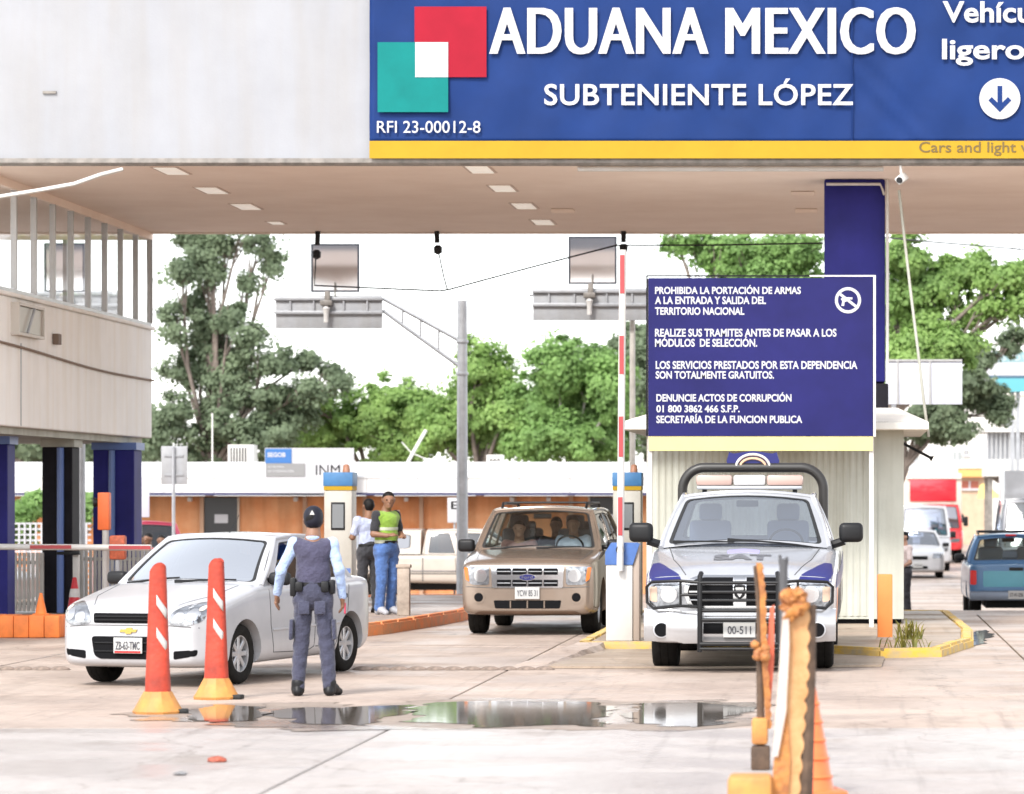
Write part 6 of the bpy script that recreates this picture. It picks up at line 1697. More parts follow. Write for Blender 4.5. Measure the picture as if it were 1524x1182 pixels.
# ---- raised barrier by the right island
d = 39.75
e = empty('lane_barrier', (PX(922, d), d, 0.098), 0, 'white barrier cabinet with blue top and raised red and white arm', 'barrier')
z0 = e.location.z
h = PZ(841, d) - z0
bm = B(); box2(bm, (-0.16, 0, 0), (0.155, 0.30, h), bevel=0.012); build('cabinet', bm, M_whiteplastic, e)
bm = B(); box2(bm, (0.158, 0.02, 0.0), (0.235, 0.28, h + 0.24), bevel=0.01); build('side_panel', bm, mat('side_tan', (0.36, 0.29, 0.24), 0.6), e)
bm = B(); prism(bm, [(-0.17, h + 0.002), (0.156, h + 0.002), (0.235, h + 0.242), (0.20, h + 0.262), (-0.10, h + 0.262), (-0.17, h + 0.15)], 'Y', -0.01, 0.31); build('blue_head', bm, mat('head_blue', (0.055, 0.13, 0.36), 0.4, var=0.2), e, smooth=0)
a0 = W(923, 850, d - 0.06) - e.location; a1 = W(927, 372, d - 0.06) - e.location
n = 0; cuts = [850, 796, 713, 640, 560, 497, 437, 380, 372]
# white and red lengths, from the photograph
segs = [(850, 797, 'w'), (797, 740, 'r'), (740, 680, 'w'), (680, 620, 'r'), (620, 557, 'w'), (557, 500, 'r'), (500, 437, 'w'), (437, 380, 'r'), (380, 372, 'w')]
for ya, yb_, c in segs:
    ta, tb = (850 - ya) / 478, (850 - yb_) / 478
    p, q = a0.lerp(a1, ta), a0.lerp(a1, tb)
    bm = B(); tube(bm, [p, q], 0.042, 14); build('arm', bm, M_whiteplastic, e)
    if c == 'r':
        bm = B(); box2(bm, (p.x - 0.026 , p.y - 0.047, p.z), (q.x + 0.022, p.y - 0.030, q.z)); build('red_band', bm, mat('arm_red', (0.36, 0.045, 0.05), 0.5), e, smooth=0)
bm = B(); lathe(bm, [(0.05, -0.02), (0.05, 0.07), (0.001, 0.07)], (a0.x, a0.y - 0.02, a0.z + 0.25), 14, 'Y', caps=False); build('pivot', bm, M_grey, e)

# ---- lowered barrier at left with rest post and signal
d = 46.0
e = empty('lane_barrier', (PX(-60, d), d, 0), 0, 'lowered red and white barrier arm across the left lane', 'barrier')
za = PZ(815, d)
bm = B(); box2(bm, (-0.45, 0.08, 0), (-0.05, 0.4, za + 0.1), bevel=0.015); build('cabinet', bm, M_whiteplastic, e)
segs = [(-90, 46, 'w'), (46, 107, 'r'), (107, 163, 'w'), (163, 225, 'r')]
for xa, xb, c in segs:
    p = W(xa, 814 + (xa) * 0.006, d) - e.location; q = W(xb, 814 + xb * 0.006, d) - e.location
    bm = B(); tube(bm, [p, q], 0.042, 12); build('arm', bm, M_whiteplastic, e)
    if c == 'r':
        bm = B(); box2(bm, (p.x, p.y - 0.05, p.z - 0.024), (q.x, p.y - 0.03, p.z + 0.026)); build('red_band', bm, MATS['arm_red'], e, smooth=0)
d = 46.35
e = empty('barrier_rest', (PX(175, d), d, 0), 0, 'grey post with worn orange box catching the lowered barrier arm', 'post')
bm = B(); tube(bm, [(0, 0, 0), (0, 0, PZ(833, d))], 0.03, 10); build('post', bm, M_grey, e)
bm = B(); box2(bm, (-0.11, -0.05, PZ(833, d)), (0.11, 0.10, PZ(797, d)), bevel=0.03); build('orange_box', bm, mat('orange_worn', (0.42, 0.09, 0.04), 0.6, var=0.3, vscale=20), e)
d = 46.7
e = empty('signal_post', (PX(157, d), d, 0), 0, 'upright orange signal box on a pale post in front of the blue column', 'signal')
bm = B(); tube(bm, [(0, 0, 0), (0, 0, PZ(788, d))], 0.045, 12); build('post', bm, mat('post_tan', (0.45, 0.42, 0.40), 0.5), e)
bm = B(); box2(bm, (-0.10, -0.06, PZ(789, d)), (0.06, 0.10, PZ(733, d)), bevel=0.02); bx_ = build('signal_box', bm, mat('signal_orange', (0.68, 0.13, 0.03), 0.5, var=0.15), e)
bm = B(); lathe(bm, [(0.07, -0.03), (0.06, 0.0), (0.05, 0.03)], (-0.13, 0.02, PZ(748, d)), 12, 'X', caps=True); build('visor', bm, M_black, bx_)

# ---- slatted fence
def slat_fence(label, x0, x1, ytop, ybot, d):
    e = empty('slatted_fence', (PX(x0, d), d, 0), 0, label, 'fence')
    X0, X1 = PX(x0, d), PX(x1, d); zt = PZ(ytop, d); zb_ = max(terrain(0, d), PZ(ybot, d))
    n = int((X1 - X0) / 0.068); me = None
    for k in range(n):
        if me is None:
            bm = B(); box2(bm, (-0.026, 0, zb_ + 0.03), (0.026, 0.025, zt), bevel=0.006); o = build('slat', bm, mat('fence_grey', (0.48, 0.46, 0.43), 0.6, var=0.12, vscale=3, obj_random=0.12), e); me = o.data
        else: o = bpy.data.objects.new('slat', me); link(o, e)
        o.location = (0.04 + k * 0.068, 0, 0)
    for z in (zb_ + 0.15, zt - 0.15):
        bm = B(); box2(bm, (0, 0.028, z - 0.025), (X1 - X0, 0.06, z + 0.025)); build('rail', bm, MATS['fence_grey'], e, smooth=0)
    for k in (0, 1):
        bm = B(); box2(bm, ((X1 - X0) * k - 0.03, 0.062, terrain(0, d)), ((X1 - X0) * k + 0.03, 0.12, zt)); build('post', bm, MATS['fence_grey'], e, smooth=0)
slat_fence('pale slatted fence left of the dark gatehouse column', -40, 60, 823, 915, 52.0)
slat_fence('pale slatted fence running behind the white saloon', 118, 300, 818, 915, 53.0)
bm = B(); box2(bm, (PX(108, 51), 51, 0), (PX(117, 51), 51.1, PZ(826, 51)), bevel=0.01)
bp_o = build('bollard', bm, M_whiteplastic); tag(bp_o, 'slim white post between column and fence', 'post')
bm = B(); box2(bm, (PX(84, 50.9), 50.9, PZ(826, 50.9)), (PX(118, 50.9), 50.98, PZ(821, 50.9)), bevel=0.01); rl = build('cap_rail', bm, M_black, bp_o)

# ---- bollards
d = 40.2
e = empty('bollard', (PX(1317, d), d, 0.098), 0, 'square bright orange bollard at the right corner of the booth', 'bollard')
bm = B(); box2(bm, (-0.09, -0.09, 0), (0.09, 0.09, 0.78), bevel=0.015); build('post', bm, mat('bollard_orange', (0.76, 0.24, 0.06), 0.6, var=0.06, streak=0.1), e)
bm = B(); box2(bm, (-0.10, -0.10, 0.0), (0.10, 0.10, 0.03)); build('foot', bm, M_concrete, e, smooth=0)
d = 46.6
e = empty('bollard', (PX(601, d), d, 0.158), 0, 'short weathered tan post beside the man in the green vest', 'bollard')
bm = B(); box2(bm, (-0.085, -0.07, 0), (0.085, 0.07, 0.66), bevel=0.012); build('post', bm, mat('post_weathered', (0.34, 0.28, 0.23), 0.8, var=0.25, vscale=8, streak=0.2), e)
bm = B(); box2(bm, (-0.10, -0.08, 0.66), (0.10, 0.08, 0.71), bevel=0.01); build('cap', bm, MATS['post_weathered'], e)
# weeds at the kerb
def weeds(label, x, y_, d, n, h, seed, spread=0.3):
    rg = random.Random(seed); bm = B()
    z = 0.1
    for _ in range(n):
        a = rg.uniform(0, 6.28); r0 = rg.uniform(0, spread); bx, by = r0 * math.cos(a), r0 * math.sin(a) * 0.6
        l = h * rg.uniform(.4, 1); a2 = rg.uniform(0, 6.28); dx, dy = math.cos(a2), math.sin(a2); w = rg.uniform(.006, .013)
        p = [Vector((bx, by, 0)), Vector((bx + dx * l * .25, by + dy * l * .25, l * .6)), Vector((bx + dx * l * .6, by + dy * l * .6, l * .85))]
        s = Vector((-dy, dx, 0)) * w
        v = [bm.verts.new(p[0] - s), bm.verts.new(p[0] + s), bm.verts.new(p[1] + s), bm.verts.new(p[1] - s), bm.verts.new(p[2])]
        bm.faces.new(v[:4]); bm.faces.new((v[3], v[2], v[4]))
    o = build('weeds', bm, mat('weed_green', (0.13, 0.15, 0.03), 0.7, var2=(0.28, 0.24, 0.05), vscale=9, trans=0.3), None, smooth=0)
    o.location = (PX(x, d), d, z); tag(o, label, 'weeds', None)
weeds('yellow green weeds growing on the yellow kerb beside the booth', 1352, 0, 40.2, 60, 0.30, 1, 0.18)
weeds('straggling weeds at the foot of the yellow kerb', 1345, 0, 38.0, 45, 0.20, 2, 0.30)

# ---- small things on the canopy and wires
def hung_camera(label, x, d, ytip, lean=0.0):
    e = empty('hanging_lamp', (PX(x, d), d, ZS - 0.02), 0, label, 'lamp', 'black fittings hung from the rear canopy edge')
    zt = PZ(ytip, d) - e.location.z
    bm = B(); tube(bm, [(0, 0, 0), (lean * 0.4, 0, zt * 0.5)], 0.045, 8); build('stem', bm, M_black, e)
    bm = B(); lathe(bm, [(0.02, 0), (0.07, 0.03), (0.075, 0.12), (0.04, 0.16)], (lean, 0, zt), 12); build('head', bm, M_black, e)
    return e
hung_camera('leftmost black fitting hanging from the rear canopy edge', 473, 56.6, 386, -0.02)
hung_camera('middle black fitting hanging from the rear canopy edge', 650, 56.6, 379, 0.02)
hung_camera('rightmost black fitting hanging from the rear canopy edge, above the raised arm', 928, 56.6, 377, 0.0)
def wire(name, label, pts, rad, m, n=10, cat='cable', smooth=True):
    P_ = [W(*p) for p in pts]
    bm = B(); tube(bm, P_, rad, 6); o = build(name, bm, m); tag(o, label, cat); return o
wire('cable', 'thin black cable strung below the rear canopy edge', [(470, 383, 56.5), (468, 425, 56.5), (560, 429, 56.5), (655, 433, 56.5), (668, 431, 56.5), (790, 398, 56.5), (918, 365, 56.5), (1060, 365, 56.6), (1225, 362, 56.7)], 0.014, M_cable)
wire('cable', 'short cable dropping from the middle black fitting', [(653, 377, 56.5), (660, 410, 56.5), (666, 432, 56.5)], 0.012, M_cable)
wire('cable', 'dark overhead wire crossing the sky at upper right', [(1300, 352, 75), (1385, 360, 78), (1460, 366, 82), (1600, 378, 88)], 0.02, M_cable)
wire('cable', 'white drop cable hanging from the camera to the booth roof', [(1338, 283, 46.0), (1345, 345, 46.0), (1356, 440, 46.0), (1366, 520, 46.0), (1374, 590, 46.0), (1382, 650, 46.2)], 0.02, M_cream)
wire('conduit', 'white conduit curving under the canopy at upper left', [(-20, 296, 44.6), (60, 283, 44.7), (110, 274, 44.8), (150, 260, 45.0), (182, 252, 45.2)], 0.028, M_whiteplastic, cat='conduit')
e = empty('security_camera', W(1342, 266, 45.2), 0, 'white security camera under the canopy edge beside the blue column', 'camera')
bm = B(); box(bm, (0, 0, 0), (0.11, 0.34, 0.11), Euler((0.25, 0, 0)) , bevel=0.02); o = build('housing', bm, M_whiteplastic, e); o.rotation_euler = (0, R(-38), R(-20))
bm = B(); lathe(bm, [(0.04, -0.02), (0.04, 0.02)], (0, -0.17, -0.045), 12, 'Y'); o2 = build('lens', bm, M_black, o)
bm = B(); tube(bm, [(0, 0.05, 0.02), (-0.02, 0.08, ZS - e.location.z)], 0.02, 8); build('bracket', bm, M_whiteplastic, e)
bm = B(); box2(bm, (PX(860, 45.5), 45.42, ZS - 0.09), (PX(1315, 45.5), 45.5, ZS - 0.03), bevel=0.01)
tag(build('cable_duct', bm, M_whiteplastic), 'long pale cable duct below the banner ahead of the column', 'duct')
bm = B(); p = W(74, 138, D0); box2(bm, (p.x - 0.09, D0 - 0.03, p.z - 0.015), (p.x + 0.09, D0 - 0.002, p.z + 0.02)); tag(build('wall_bracket', bm, M_gutter), 'small dark metal bracket on the white fascia at left', 'bracket')

# ---- overhead lane signs with square panels, seen from behind
def mirror_mat():
    m = bpy.data.materials.new('panel_glass'); m.use_nodes = True
    b = m.node_tree.nodes['Principled BSDF']; b.inputs['Base Color'].default_value = (0.72, 0.72, 0.75, 1); b.inputs['Roughness'].default_value = 0.07; b.inputs['Metallic'].default_value = 1.0
    return m
M_panelglass = mirror_mat()
def lane_sign(label, xl, xr, yt, yb_, pxl, pxr, pyt, pyb, d, cam_x):
    e = empty('overhead_sign', (PX((xl + xr) / 2, d), d, PZ(yb_, d)), 0, label, 'sign', 'overhead lane signs seen from behind')
    loc = e.location
    def q(x, y): v = W(x, y, d) - loc; return v
    a, b = q(xl, yb_), q(xr, yt)
    bm = B(); box2(bm, (a.x, 0, a.z), (b.x, 0.03, b.z), bevel=0.008); build('sign_plate', bm, M_grey, e)
    for fy in (0.10, 0.52):
        z = b.z - (b.z - a.z) * fy
        bm = B(); box2(bm, (a.x - 0.01, -0.05, z - 0.03), (b.x + 0.01, -0.002, z + 0.03), bevel=0.006); build('rail', bm, M_steel, e)
    for fx in (0.14, 0.36, 0.64, 0.86):
        x = a.x + (b.x - a.x) * fx
        bm = B(); box2(bm, (x - 0.015, -0.035, b.z - (b.z - a.z) * 0.46), (x + 0.015, -0.001, b.z - (b.z - a.z) * 0.16)); build('stay', bm, M_steel, e, smooth=0)
    c = q(cam_x, (yt + yb_) / 2)
    bm = B(); lathe(bm, [(0.045, -0.20), (0.05, -0.02), (0.07, 0.06), (0.03, 0.10)], (c.x, -0.12, c.z), 12); build('camera', bm, M_whiteplastic, e)
    bm = B(); box(bm, (c.x, -0.10, c.z + 0.16), (0.22, 0.14, 0.10), bevel=0.02); box(bm, (c.x + 0.02, -0.1, c.z + 0.28), (0.10, 0.1, 0.2), bevel=0.02); build('camera_bracket', bm, M_gutter, e)
    # square panel above
    pa, pb = q(pxl, pyb), q(pxr, pyt); fw = 0.035
    for (x0, z0_, x1, z1) in ((pa.x, pa.z, pb.x, pa.z + fw), (pa.x, pb.z - fw, pb.x, pb.z), (pa.x, pa.z + fw, pa.x + fw, pb.z - fw), (pb.x - fw, pa.z + fw, pb.x, pb.z - fw)):
        bm = B(); box2(bm, (x0, -0.03, z0_), (x1, 0.03, z1)); build('panel_frame', bm, mat('frame_dark', (0.05, 0.055, 0.07), 0.4), e, smooth=0)
    bm = B(); box(bm, ((pa.x + pb.x) / 2, 0, (pa.z + pb.z) / 2), (pb.x - pa.x - 2 * fw, 0.016, pb.z - pa.z - 2 * fw), Euler((R(1.0), 0, 0))); build('panel', bm, M_panelglass, e, smooth=0)
    cxp = (pa.x + pb.x) / 2
    bm = B(); tube(bm, [(cxp, -0.03, b.z - 0.02), (cxp, -0.03, pa.z + 0.18)], 0.018, 8); build('panel_stem', bm, M_gutter, e)
    return e
DS = 62.0
s1 = lane_sign('overhead lane sign back with square panel, left of the steel pole', 410, 569, 440, 489, 463, 535, 363, 435, DS, 487)
s2 = lane_sign('overhead lane sign back with square panel, behind the raised barrier arm', 793, 965, 429, 477, 846, 918, 352, 423, DS, 878)
lane_sign('added lane sign back standing in for the reflection in the gatehouse glass', 55, 178, 433, 475, 66, 126, 362, 435, DS, 100)  # added sign behind the panes, imitating the left sign mirrored in them
e = empty('sign_pole', (PX(687, DS), DS + 0.1, terrain(0, DS)), 0, 'tall grey steel pole with a sloping ladder arm carrying the lane sign', 'pole')
zt = PZ(447, DS) - e.location.z
bm = B(); lathe(bm, [(0.11, 0), (0.10, zt * .5), (0.09, zt), (0.001, zt + 0.01)], (0, 0, 0), 18, caps=False); build('shaft', bm, M_steel, e)
for y in (508, 556):
    bm = B(); z = PZ(y, DS) - e.location.z; lathe(bm, [(0.105, z - .03), (0.115, z - .02), (0.115, z + .02), (0.105, z + .03)], (0, 0, 0), 18, caps=False); build('collar', bm, M_steel, e)
def lp(x, y): return W(x, y, DS) - Vector(e.location) + Vector((0, 0.1, 0))
up = [lp(569, 444), lp(600, 461), lp(680, 505)]; dn = [lp(569, 462), lp(600, 485), lp(680, 543)]
for c in (up, dn):
    bm = B(); tube(bm, c, 0.035, 8); build('arm_chord', bm, M_steel, e)
for x in (598, 625, 652):
    t = (x - 569) / 111
    bm = B(); tube(bm, [lp(x, 444 + 61 * t), lp(x, 462 + 81 * t)], 0.022, 8); build('arm_rung', bm, M_steel, e)
bm = B(); tube(bm, [lp(569, 445), lp(405, 445)], 0.03, 8); tube(bm, [lp(569, 463), lp(405, 463)], 0.03, 8); build('arm_tail', bm, M_steel, e)
e = empty('sign_pole', (PX(940, DS), DS + 0.25, terrain(0, DS)), 0, 'thin pale pole behind the raised barrier arm carrying a lane sign', 'pole')
zt = PZ(440, DS) - e.location.z
bm = B(); lathe(bm, [(0.06, 0), (0.05, zt), (0.001, zt)], (0, 0, 0), 12, caps=False); build('shaft', bm, mat('pole_pale', (0.6, 0.58, 0.54), 0.5, var=0.2, streak=0.3), e)
bm = B(); tube(bm, [(-1.9, -0.1, PZ(438, DS) - e.location.z), (0.3, -0.1, PZ(438, DS) - e.location.z)], 0.03, 8); build('arm', bm, M_steel, e)
e = empty('sign_pole', (PX(118, DS), DS + 0.2, terrain(0, DS)), 0, 'added pole of the lane sign standing in for the glass reflection', 'pole')  # added pole below the sign that imitates the mirror image
bm = B(); lathe(bm, [(0.07, 0), (0.06, PZ(440, DS) + .6), (0.001, PZ(440, DS) + .6)], (0, 0, 0), 12, caps=False); build('shaft', bm, M_steel, e)

# ---- low office building behind, long white roof over terracotta wall
DBk = 84.0; zg = terrain(0, DBk)
ob = empty('office_building', (PX(480, DBk), DBk, zg), 0, 'long low terracotta office building with white roof edge behind the lanes', 'building')
def obb(name, bm, m, sm=0, lab=None, parent=None):
    o = build(name, bm, m, parent or ob, smooth=sm)
    if parent is None: o.matrix_parent_inverse = Matrix.Translation(-ob.location)
    else: pass
    if lab: o['label'] = lab
    return o
M_terra = mat('terracotta', (0.56, 0.19, 0.06), 0.8, var2=(0.66, 0.34, 0.17), vscale=1.1, bump=0.2, streak=0.25, detail=8)
X0, X1 = PX(-60, DBk), PX(1000, DBk); ze = PZ(737, DBk); zr = PZ(689, DBk)
bm = B(); box2(bm, (X0, DBk + 1.0, zg), (X1, DBk + 10, ze - 0.02)); obb('wall', bm, M_terra)
M_roofw = mat('roof_white', (0.66, 0.66, 0.66), 0.6, var=0.07, vscale=0.6, streak=0.08)
# fascia in sheet lengths, and sloping roof above
nsh = 14
for k_ in range(nsh):
    xa, xb = X0 + (X1 - X0) * k_ / nsh, X0 + (X1 - X0) * (k_ + 1) / nsh
    bm = B(); box2(bm, (xa + 0.005, DBk, ze + 0.06), (xb - 0.005, DBk + 0.06, PZ(712, DBk))); obb('fascia_board', bm, M_roofw)
    bm = B(); prism(bm, [(DBk - 0.02, PZ(712, DBk) + 0.003), (DBk - 0.02, PZ(712, DBk) + 0.04), (DBk + 1.9, zr + 0.04), (DBk + 1.9, zr)], 'X', xa + 0.005, xb - 0.005); obb('roof_sheet', bm, M_roofw)
bm = B(); box2(bm, (X0, DBk + 1.85, ze), (X1, DBk + 9.9, zr - 0.02)); obb('roof', bm, M_roofw)
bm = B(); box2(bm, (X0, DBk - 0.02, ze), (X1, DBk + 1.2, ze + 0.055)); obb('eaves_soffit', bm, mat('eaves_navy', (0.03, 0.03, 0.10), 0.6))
for x in (175, 290, 445, 535, 620, 680, 760, 845):
    bm = B(); X = PX(x, DBk); box2(bm, (X - 0.05, DBk + 0.88, zg), (X + 0.05, DBk + 0.998, ze - 0.022)); obb('pilaster', bm, mat('pilaster', (0.42, 0.26, 0.17), 0.8))
for x0, x1, lab in ((293, 343, 'dark door with a white paper notice'), (874, 912, 'dark doorway with a white notice')):
    bm = B(); box2(bm, (PX(x0, DBk), DBk + 0.93, zg), (PX(x1, DBk), DBk + 0.997, ze - 0.06)); dr = obb('door', bm, mat('door_dark', (0.022, 0.022, 0.024), 0.3), 0, lab)
    xm = (x0 + x1) / 2 + (0 if x0 < 500 else 12)
    bm = B(); box2(bm, (PX(xm - 9, DBk), DBk + 0.915, PZ(779, DBk)), (PX(xm + 11, DBk), DBk + 0.928, PZ(766, DBk))); nt = obb('paper_notice', bm, M_signwhite)
    for xx in (x0 - 3, x1 + 0.5):
        bm = B(); box2(bm, (PX(xx, DBk), DBk + 0.90, zg), (PX(xx + 2.5, DBk), DBk + 0.999, ze - 0.04)); obb('door_frame', bm, mat('door_frame_tan', (0.5, 0.42, 0.34), 0.6))
for x in (273, 432, 598, 757, 812):
    bm = B(); X = PX(x, DBk); box2(bm, (X - 0.05, DBk + 0.75, ze - 0.16), (X + 0.05, DBk + 0.95, ze - 0.05), bevel=0.02); obb('wall_lamp', bm, M_whiteplastic)
# sign on its roof
dS = DBk - 0.35
os_ = empty('office_sign', (PX(461, dS), dS, PZ(735, dS)), 0, 'white office sign with blue and grey panels on the low roof', 'sign')
def osb(name, x0, y0, x1, y1, m, off, th=0.02):
    a, b = W(x0, y1, dS - off) - Vector(os_.location), W(x1, y0, dS - off) - Vector(os_.location)
    bm = B(); box2(bm, (a.x, -off - th, a.z), (b.x, -off, b.z)); return build(name, bm, m, os_, smooth=0)
osb('board', 395, 667, 527, 734, M_signwhite, 0, 0.08)
osb('blue_panel', 395, 668, 434, 689.5, mat('sign_blue', (0.03, 0.13, 0.36), 0.5), 0.082)
osb('grey_panel', 396, 689.8, 454, 709, mat('sign_grey', (0.22, 0.22, 0.22), 0.5), 0.082)
def ost(s, x0, y0, x1, y1, m, bold=0.01, off=0.104):
    l = Vector(os_.location); a, b = W(x0, y1, dS - off) - l, W(x1, y0, dS - off) - l
    text_on(s, a.x, a.z, b.x, b.z, -off, m, os_, bold)
ost('SEGOB', 398, 673.5, 425, 680.5, M_signwhite, 0.03); ost('SECRETARÍA', 399, 693, 423, 696.3, M_signwhite, 0.01); ost('DE GOBERNACIÓN', 399, 699, 437, 703, M_signwhite, 0.01)
ost('INM', 470, 692, 506, 707, M_black, 0.0, 0.083)
osb('emblem', 443, 672, 451, 682, mat('emblem_grey', (0.6, 0.6, 0.6), 0.5), 0.082, 0.01)
# roof clutter: air conditioner, small box, tilted masts
e = empty('air_conditioner', (PX(358, DBk + 3), DBk + 3, zr - 0.02), 0, 'white air conditioner with dark louvres on the office roof', 'air conditioner')
hA = PZ(662, DBk + 3) - e.location.z
bm = B(); box2(bm, (-0.33, 0, 0), (0.33, 0.6, hA), bevel=0.01); build('casing', bm, M_whiteplastic, e)
for k_ in range(6):
    bm = B(); box2(bm, (-0.26 + k_ * 0.075, -0.012, 0.06), (-0.225 + k_ * 0.075, 0.0, hA - 0.07)); build('louvre', bm, M_black, e, smooth=0)
bm = B(); dd = DBk + 2.2; box2(bm, (PX(724, dd), dd, zr - 0.02), (PX(749, dd), dd + 0.3, PZ(677, dd)), bevel=0.02); o = build('roof_box', bm, M_whiteplastic); tag(o, 'small white box with black letters on the office roof', 'box')
o2 = text_on('AAA', PX(728, dd), PZ(687, dd), PX(745, dd), PZ(682, dd), dd - 0.001, M_black, o, 0.02)
wire('antenna_mast', 'pale tilted mast standing on the office roof', [(606, 690, 87), (618, 668, 87), (634, 640, 87)], 0.045, mat('mast_white', (0.6, 0.58, 0.55), 0.6), cat='mast')
wire('antenna_mast', 'thin white bent stay beside the tilted roof mast', [(598, 658, 87), (613, 675, 87), (622, 678, 87), (645, 689, 87)], 0.014, MATS['mast_white'], cat='mast')
wire('antenna_mast', 'thin upright mast on the office roof behind the left tree', [(316, 690, 87), (316, 615, 87)], 0.02, MATS['mast_white'], cat='mast')
# parking sign on the wall, traffic sign backs, pale panel
d = 80.0
e = empty('parking_sign', (PX(676, d), d, terrain(0, d)), 0, 'white parking sign with a black E beside the steel pole', 'sign')
a, b = W(666, 778, d) - e.location, W(687, 741, d) - e.location
bm = B(); box2(bm, (a.x, 0, a.z), (b.x, 0.03, b.z), bevel=0.005); pl = build('plate', bm, M_signwhite, e)
text_on('E', a.x + .08, PZ(758, d) - e.location.z, a.x + .26, PZ(746, d) - e.location.z, -0.001, M_black, pl, 0.02)
bm = B(); tube(bm, [(0, 0.06, 0), (0, 0.06, b.z)], 0.025, 8); build('post', bm, M_steel, e)
d = 70.0
e = empty('traffic_sign', (PX(258, d), d, terrain(0, d)), 0, 'grey back of a square road sign on a thin post by the office roof', 'sign')
a, b = W(239, 721, d) - e.location, W(278, 664, d) - e.location
bm = B(); box2(bm, (a.x, 0.05, a.z), (b.x, 0.07, b.z), bevel=0.006); build('plate', bm, M_grey, e)
bm = B(); tube(bm, [(0, 0.02, 0), (0, 0.02, b.z - 0.02)], 0.035, 8); build('post', bm, M_steel, e)
for z in (a.z + 0.2, b.z - 0.2):
    bm = B(); box2(bm, (-0.2, 0.03, z - 0.02), (0.2, 0.049, z + 0.02)); build('bracket', bm, M_steel, e, smooth=0)
d = 68.0
e = empty('lilac_board', (PX(208, d), d, terrain(0, d)), 0, 'plain pale lilac panel beside the blue gatehouse column', 'sign')
a, b = W(196, 770, d) - e.location, W(222, 711, d) - e.location
bm = B(); box2(bm, (a.x, 0, a.z), (b.x, 0.04, b.z), bevel=0.006); build('plate', bm, mat('lilac', (0.60, 0.58, 0.68), 0.5), e)
bm = B(); tube(bm, [(0, 0.06, 0), (0, 0.06, b.z - 0.05)], 0.03, 8); build('post', bm, M_steel, e)
# lattice fence by the garden
d = 78.0
e = empty('lattice_fence', (PX(60, d), d, terrain(0, d)), 0, 'white square lattice fence in front of the garden plants at left', 'fence')
Xa, Xb = PX(-30, d) - e.location.x, PX(135, d) - e.location.x; zt = PZ(778, d) - e.location.z
nv_ = int((Xb - Xa) / 0.13); me = None
for k_ in range(nv_ + 1):
    if me is None: bm = B(); box2(bm, (-0.02, 0, 0.05), (0.02, 0.02, zt)); o = build('slat', bm, M_signwhite, e, smooth=0); me = o.data
    else: o = bpy.data.objects.new('slat', me); link(o, e)
    o.location = (Xa + k_ * 0.13, 0, 0)
me = None
for k_ in range(int(zt / 0.13)):
    if me is None: bm = B(); box2(bm, (Xa, 0.021, -0.02), (Xb, 0.04, 0.02)); o = build('slat', bm, M_signwhite, e, smooth=0); me = o.data
    else: o = bpy.data.objects.new('slat', me); link(o, e)
    o.location = (0, 0, zt - 0.02 - k_ * 0.13)
# black lump standing in for an unidentified dark shape below the camper pickup
d = 72.0
rg = random.Random(3); bm = B(); bmesh.ops.create_icosphere(bm, subdivisions=3, radius=1)
for v in bm.verts:
    v.co = Vector((v.co.x * 0.42, v.co.y * 0.3, max(v.co.z, -0.3) * 0.20 + 0.06)) + Vector((math.sin(v.co.z * 7 + v.co.x * 5), 0, math.sin(v.co.x * 9 + v.co.y * 6))) * 0.03
o = build('lump', bm, M_blackmat, None, smooth=60); o.location = (PX(635, d), d, PZ(884, d) ); o.location.z = terrain(0, d); tag(o, 'black bag lying on the ground below the camper pickup', 'lump')
bm = B(); bmesh.ops.create_icosphere(bm, subdivisions=2, radius=1)
for v in bm.verts: v.co = Vector((v.co.x * 0.07, v.co.y * 0.05, max(v.co.z, -.2) * 0.035 + .007)) + Vector((rg.uniform(-1, 1), rg.uniform(-1, 1), 0)) * .006
dl = F * CH / (1134 - CY); o = build('litter', bm, mat('litter_red', (0.30, 0.07, 0.04), 0.7, var=0.4, vscale=30), None, smooth=0); o.location = (PX(323, dl), dl, 0.0); tag(o, 'small crumpled red litter on the pale slab at lower left', 'litter')

# ---- blank board on posts, far street buildings at right
d = 66.0
e = empty('blank_board', (PX(1375, d), d, terrain(0, d)), 0, 'blank pale blue white board on a frame right of the booth', 'sign')
a, b = W(1318, 602, d) - e.location, W(1432, 538, d) - e.location
bm = B(); box2(bm, (a.x, 0, a.z), (b.x, 0.03, b.z), bevel=0.006); build('board', bm, mat('board_pale', (0.68, 0.70, 0.78), 0.5, var=0.03), e)
for x in (1336, 1384):
    X = PX(x, d) - e.location.x; bm = B(); box2(bm, (X - 0.02, -0.03, a.z), (X + 0.02, -0.001, b.z)); build('frame_bar', bm, M_alu, e, smooth=0)
bm = B(); box2(bm, (a.x, -0.03, b.z + 0.001), (b.x, 0.04, b.z + 0.04)); build('frame_bar', bm, M_alu, e, smooth=0)
bm = B(); tube(bm, [(PX(1330, d) - e.location.x, 0.06, 0), (PX(1330, d) - e.location.x, 0.06, a.z + .3)], 0.05, 10); build('post', bm, M_steel, e)

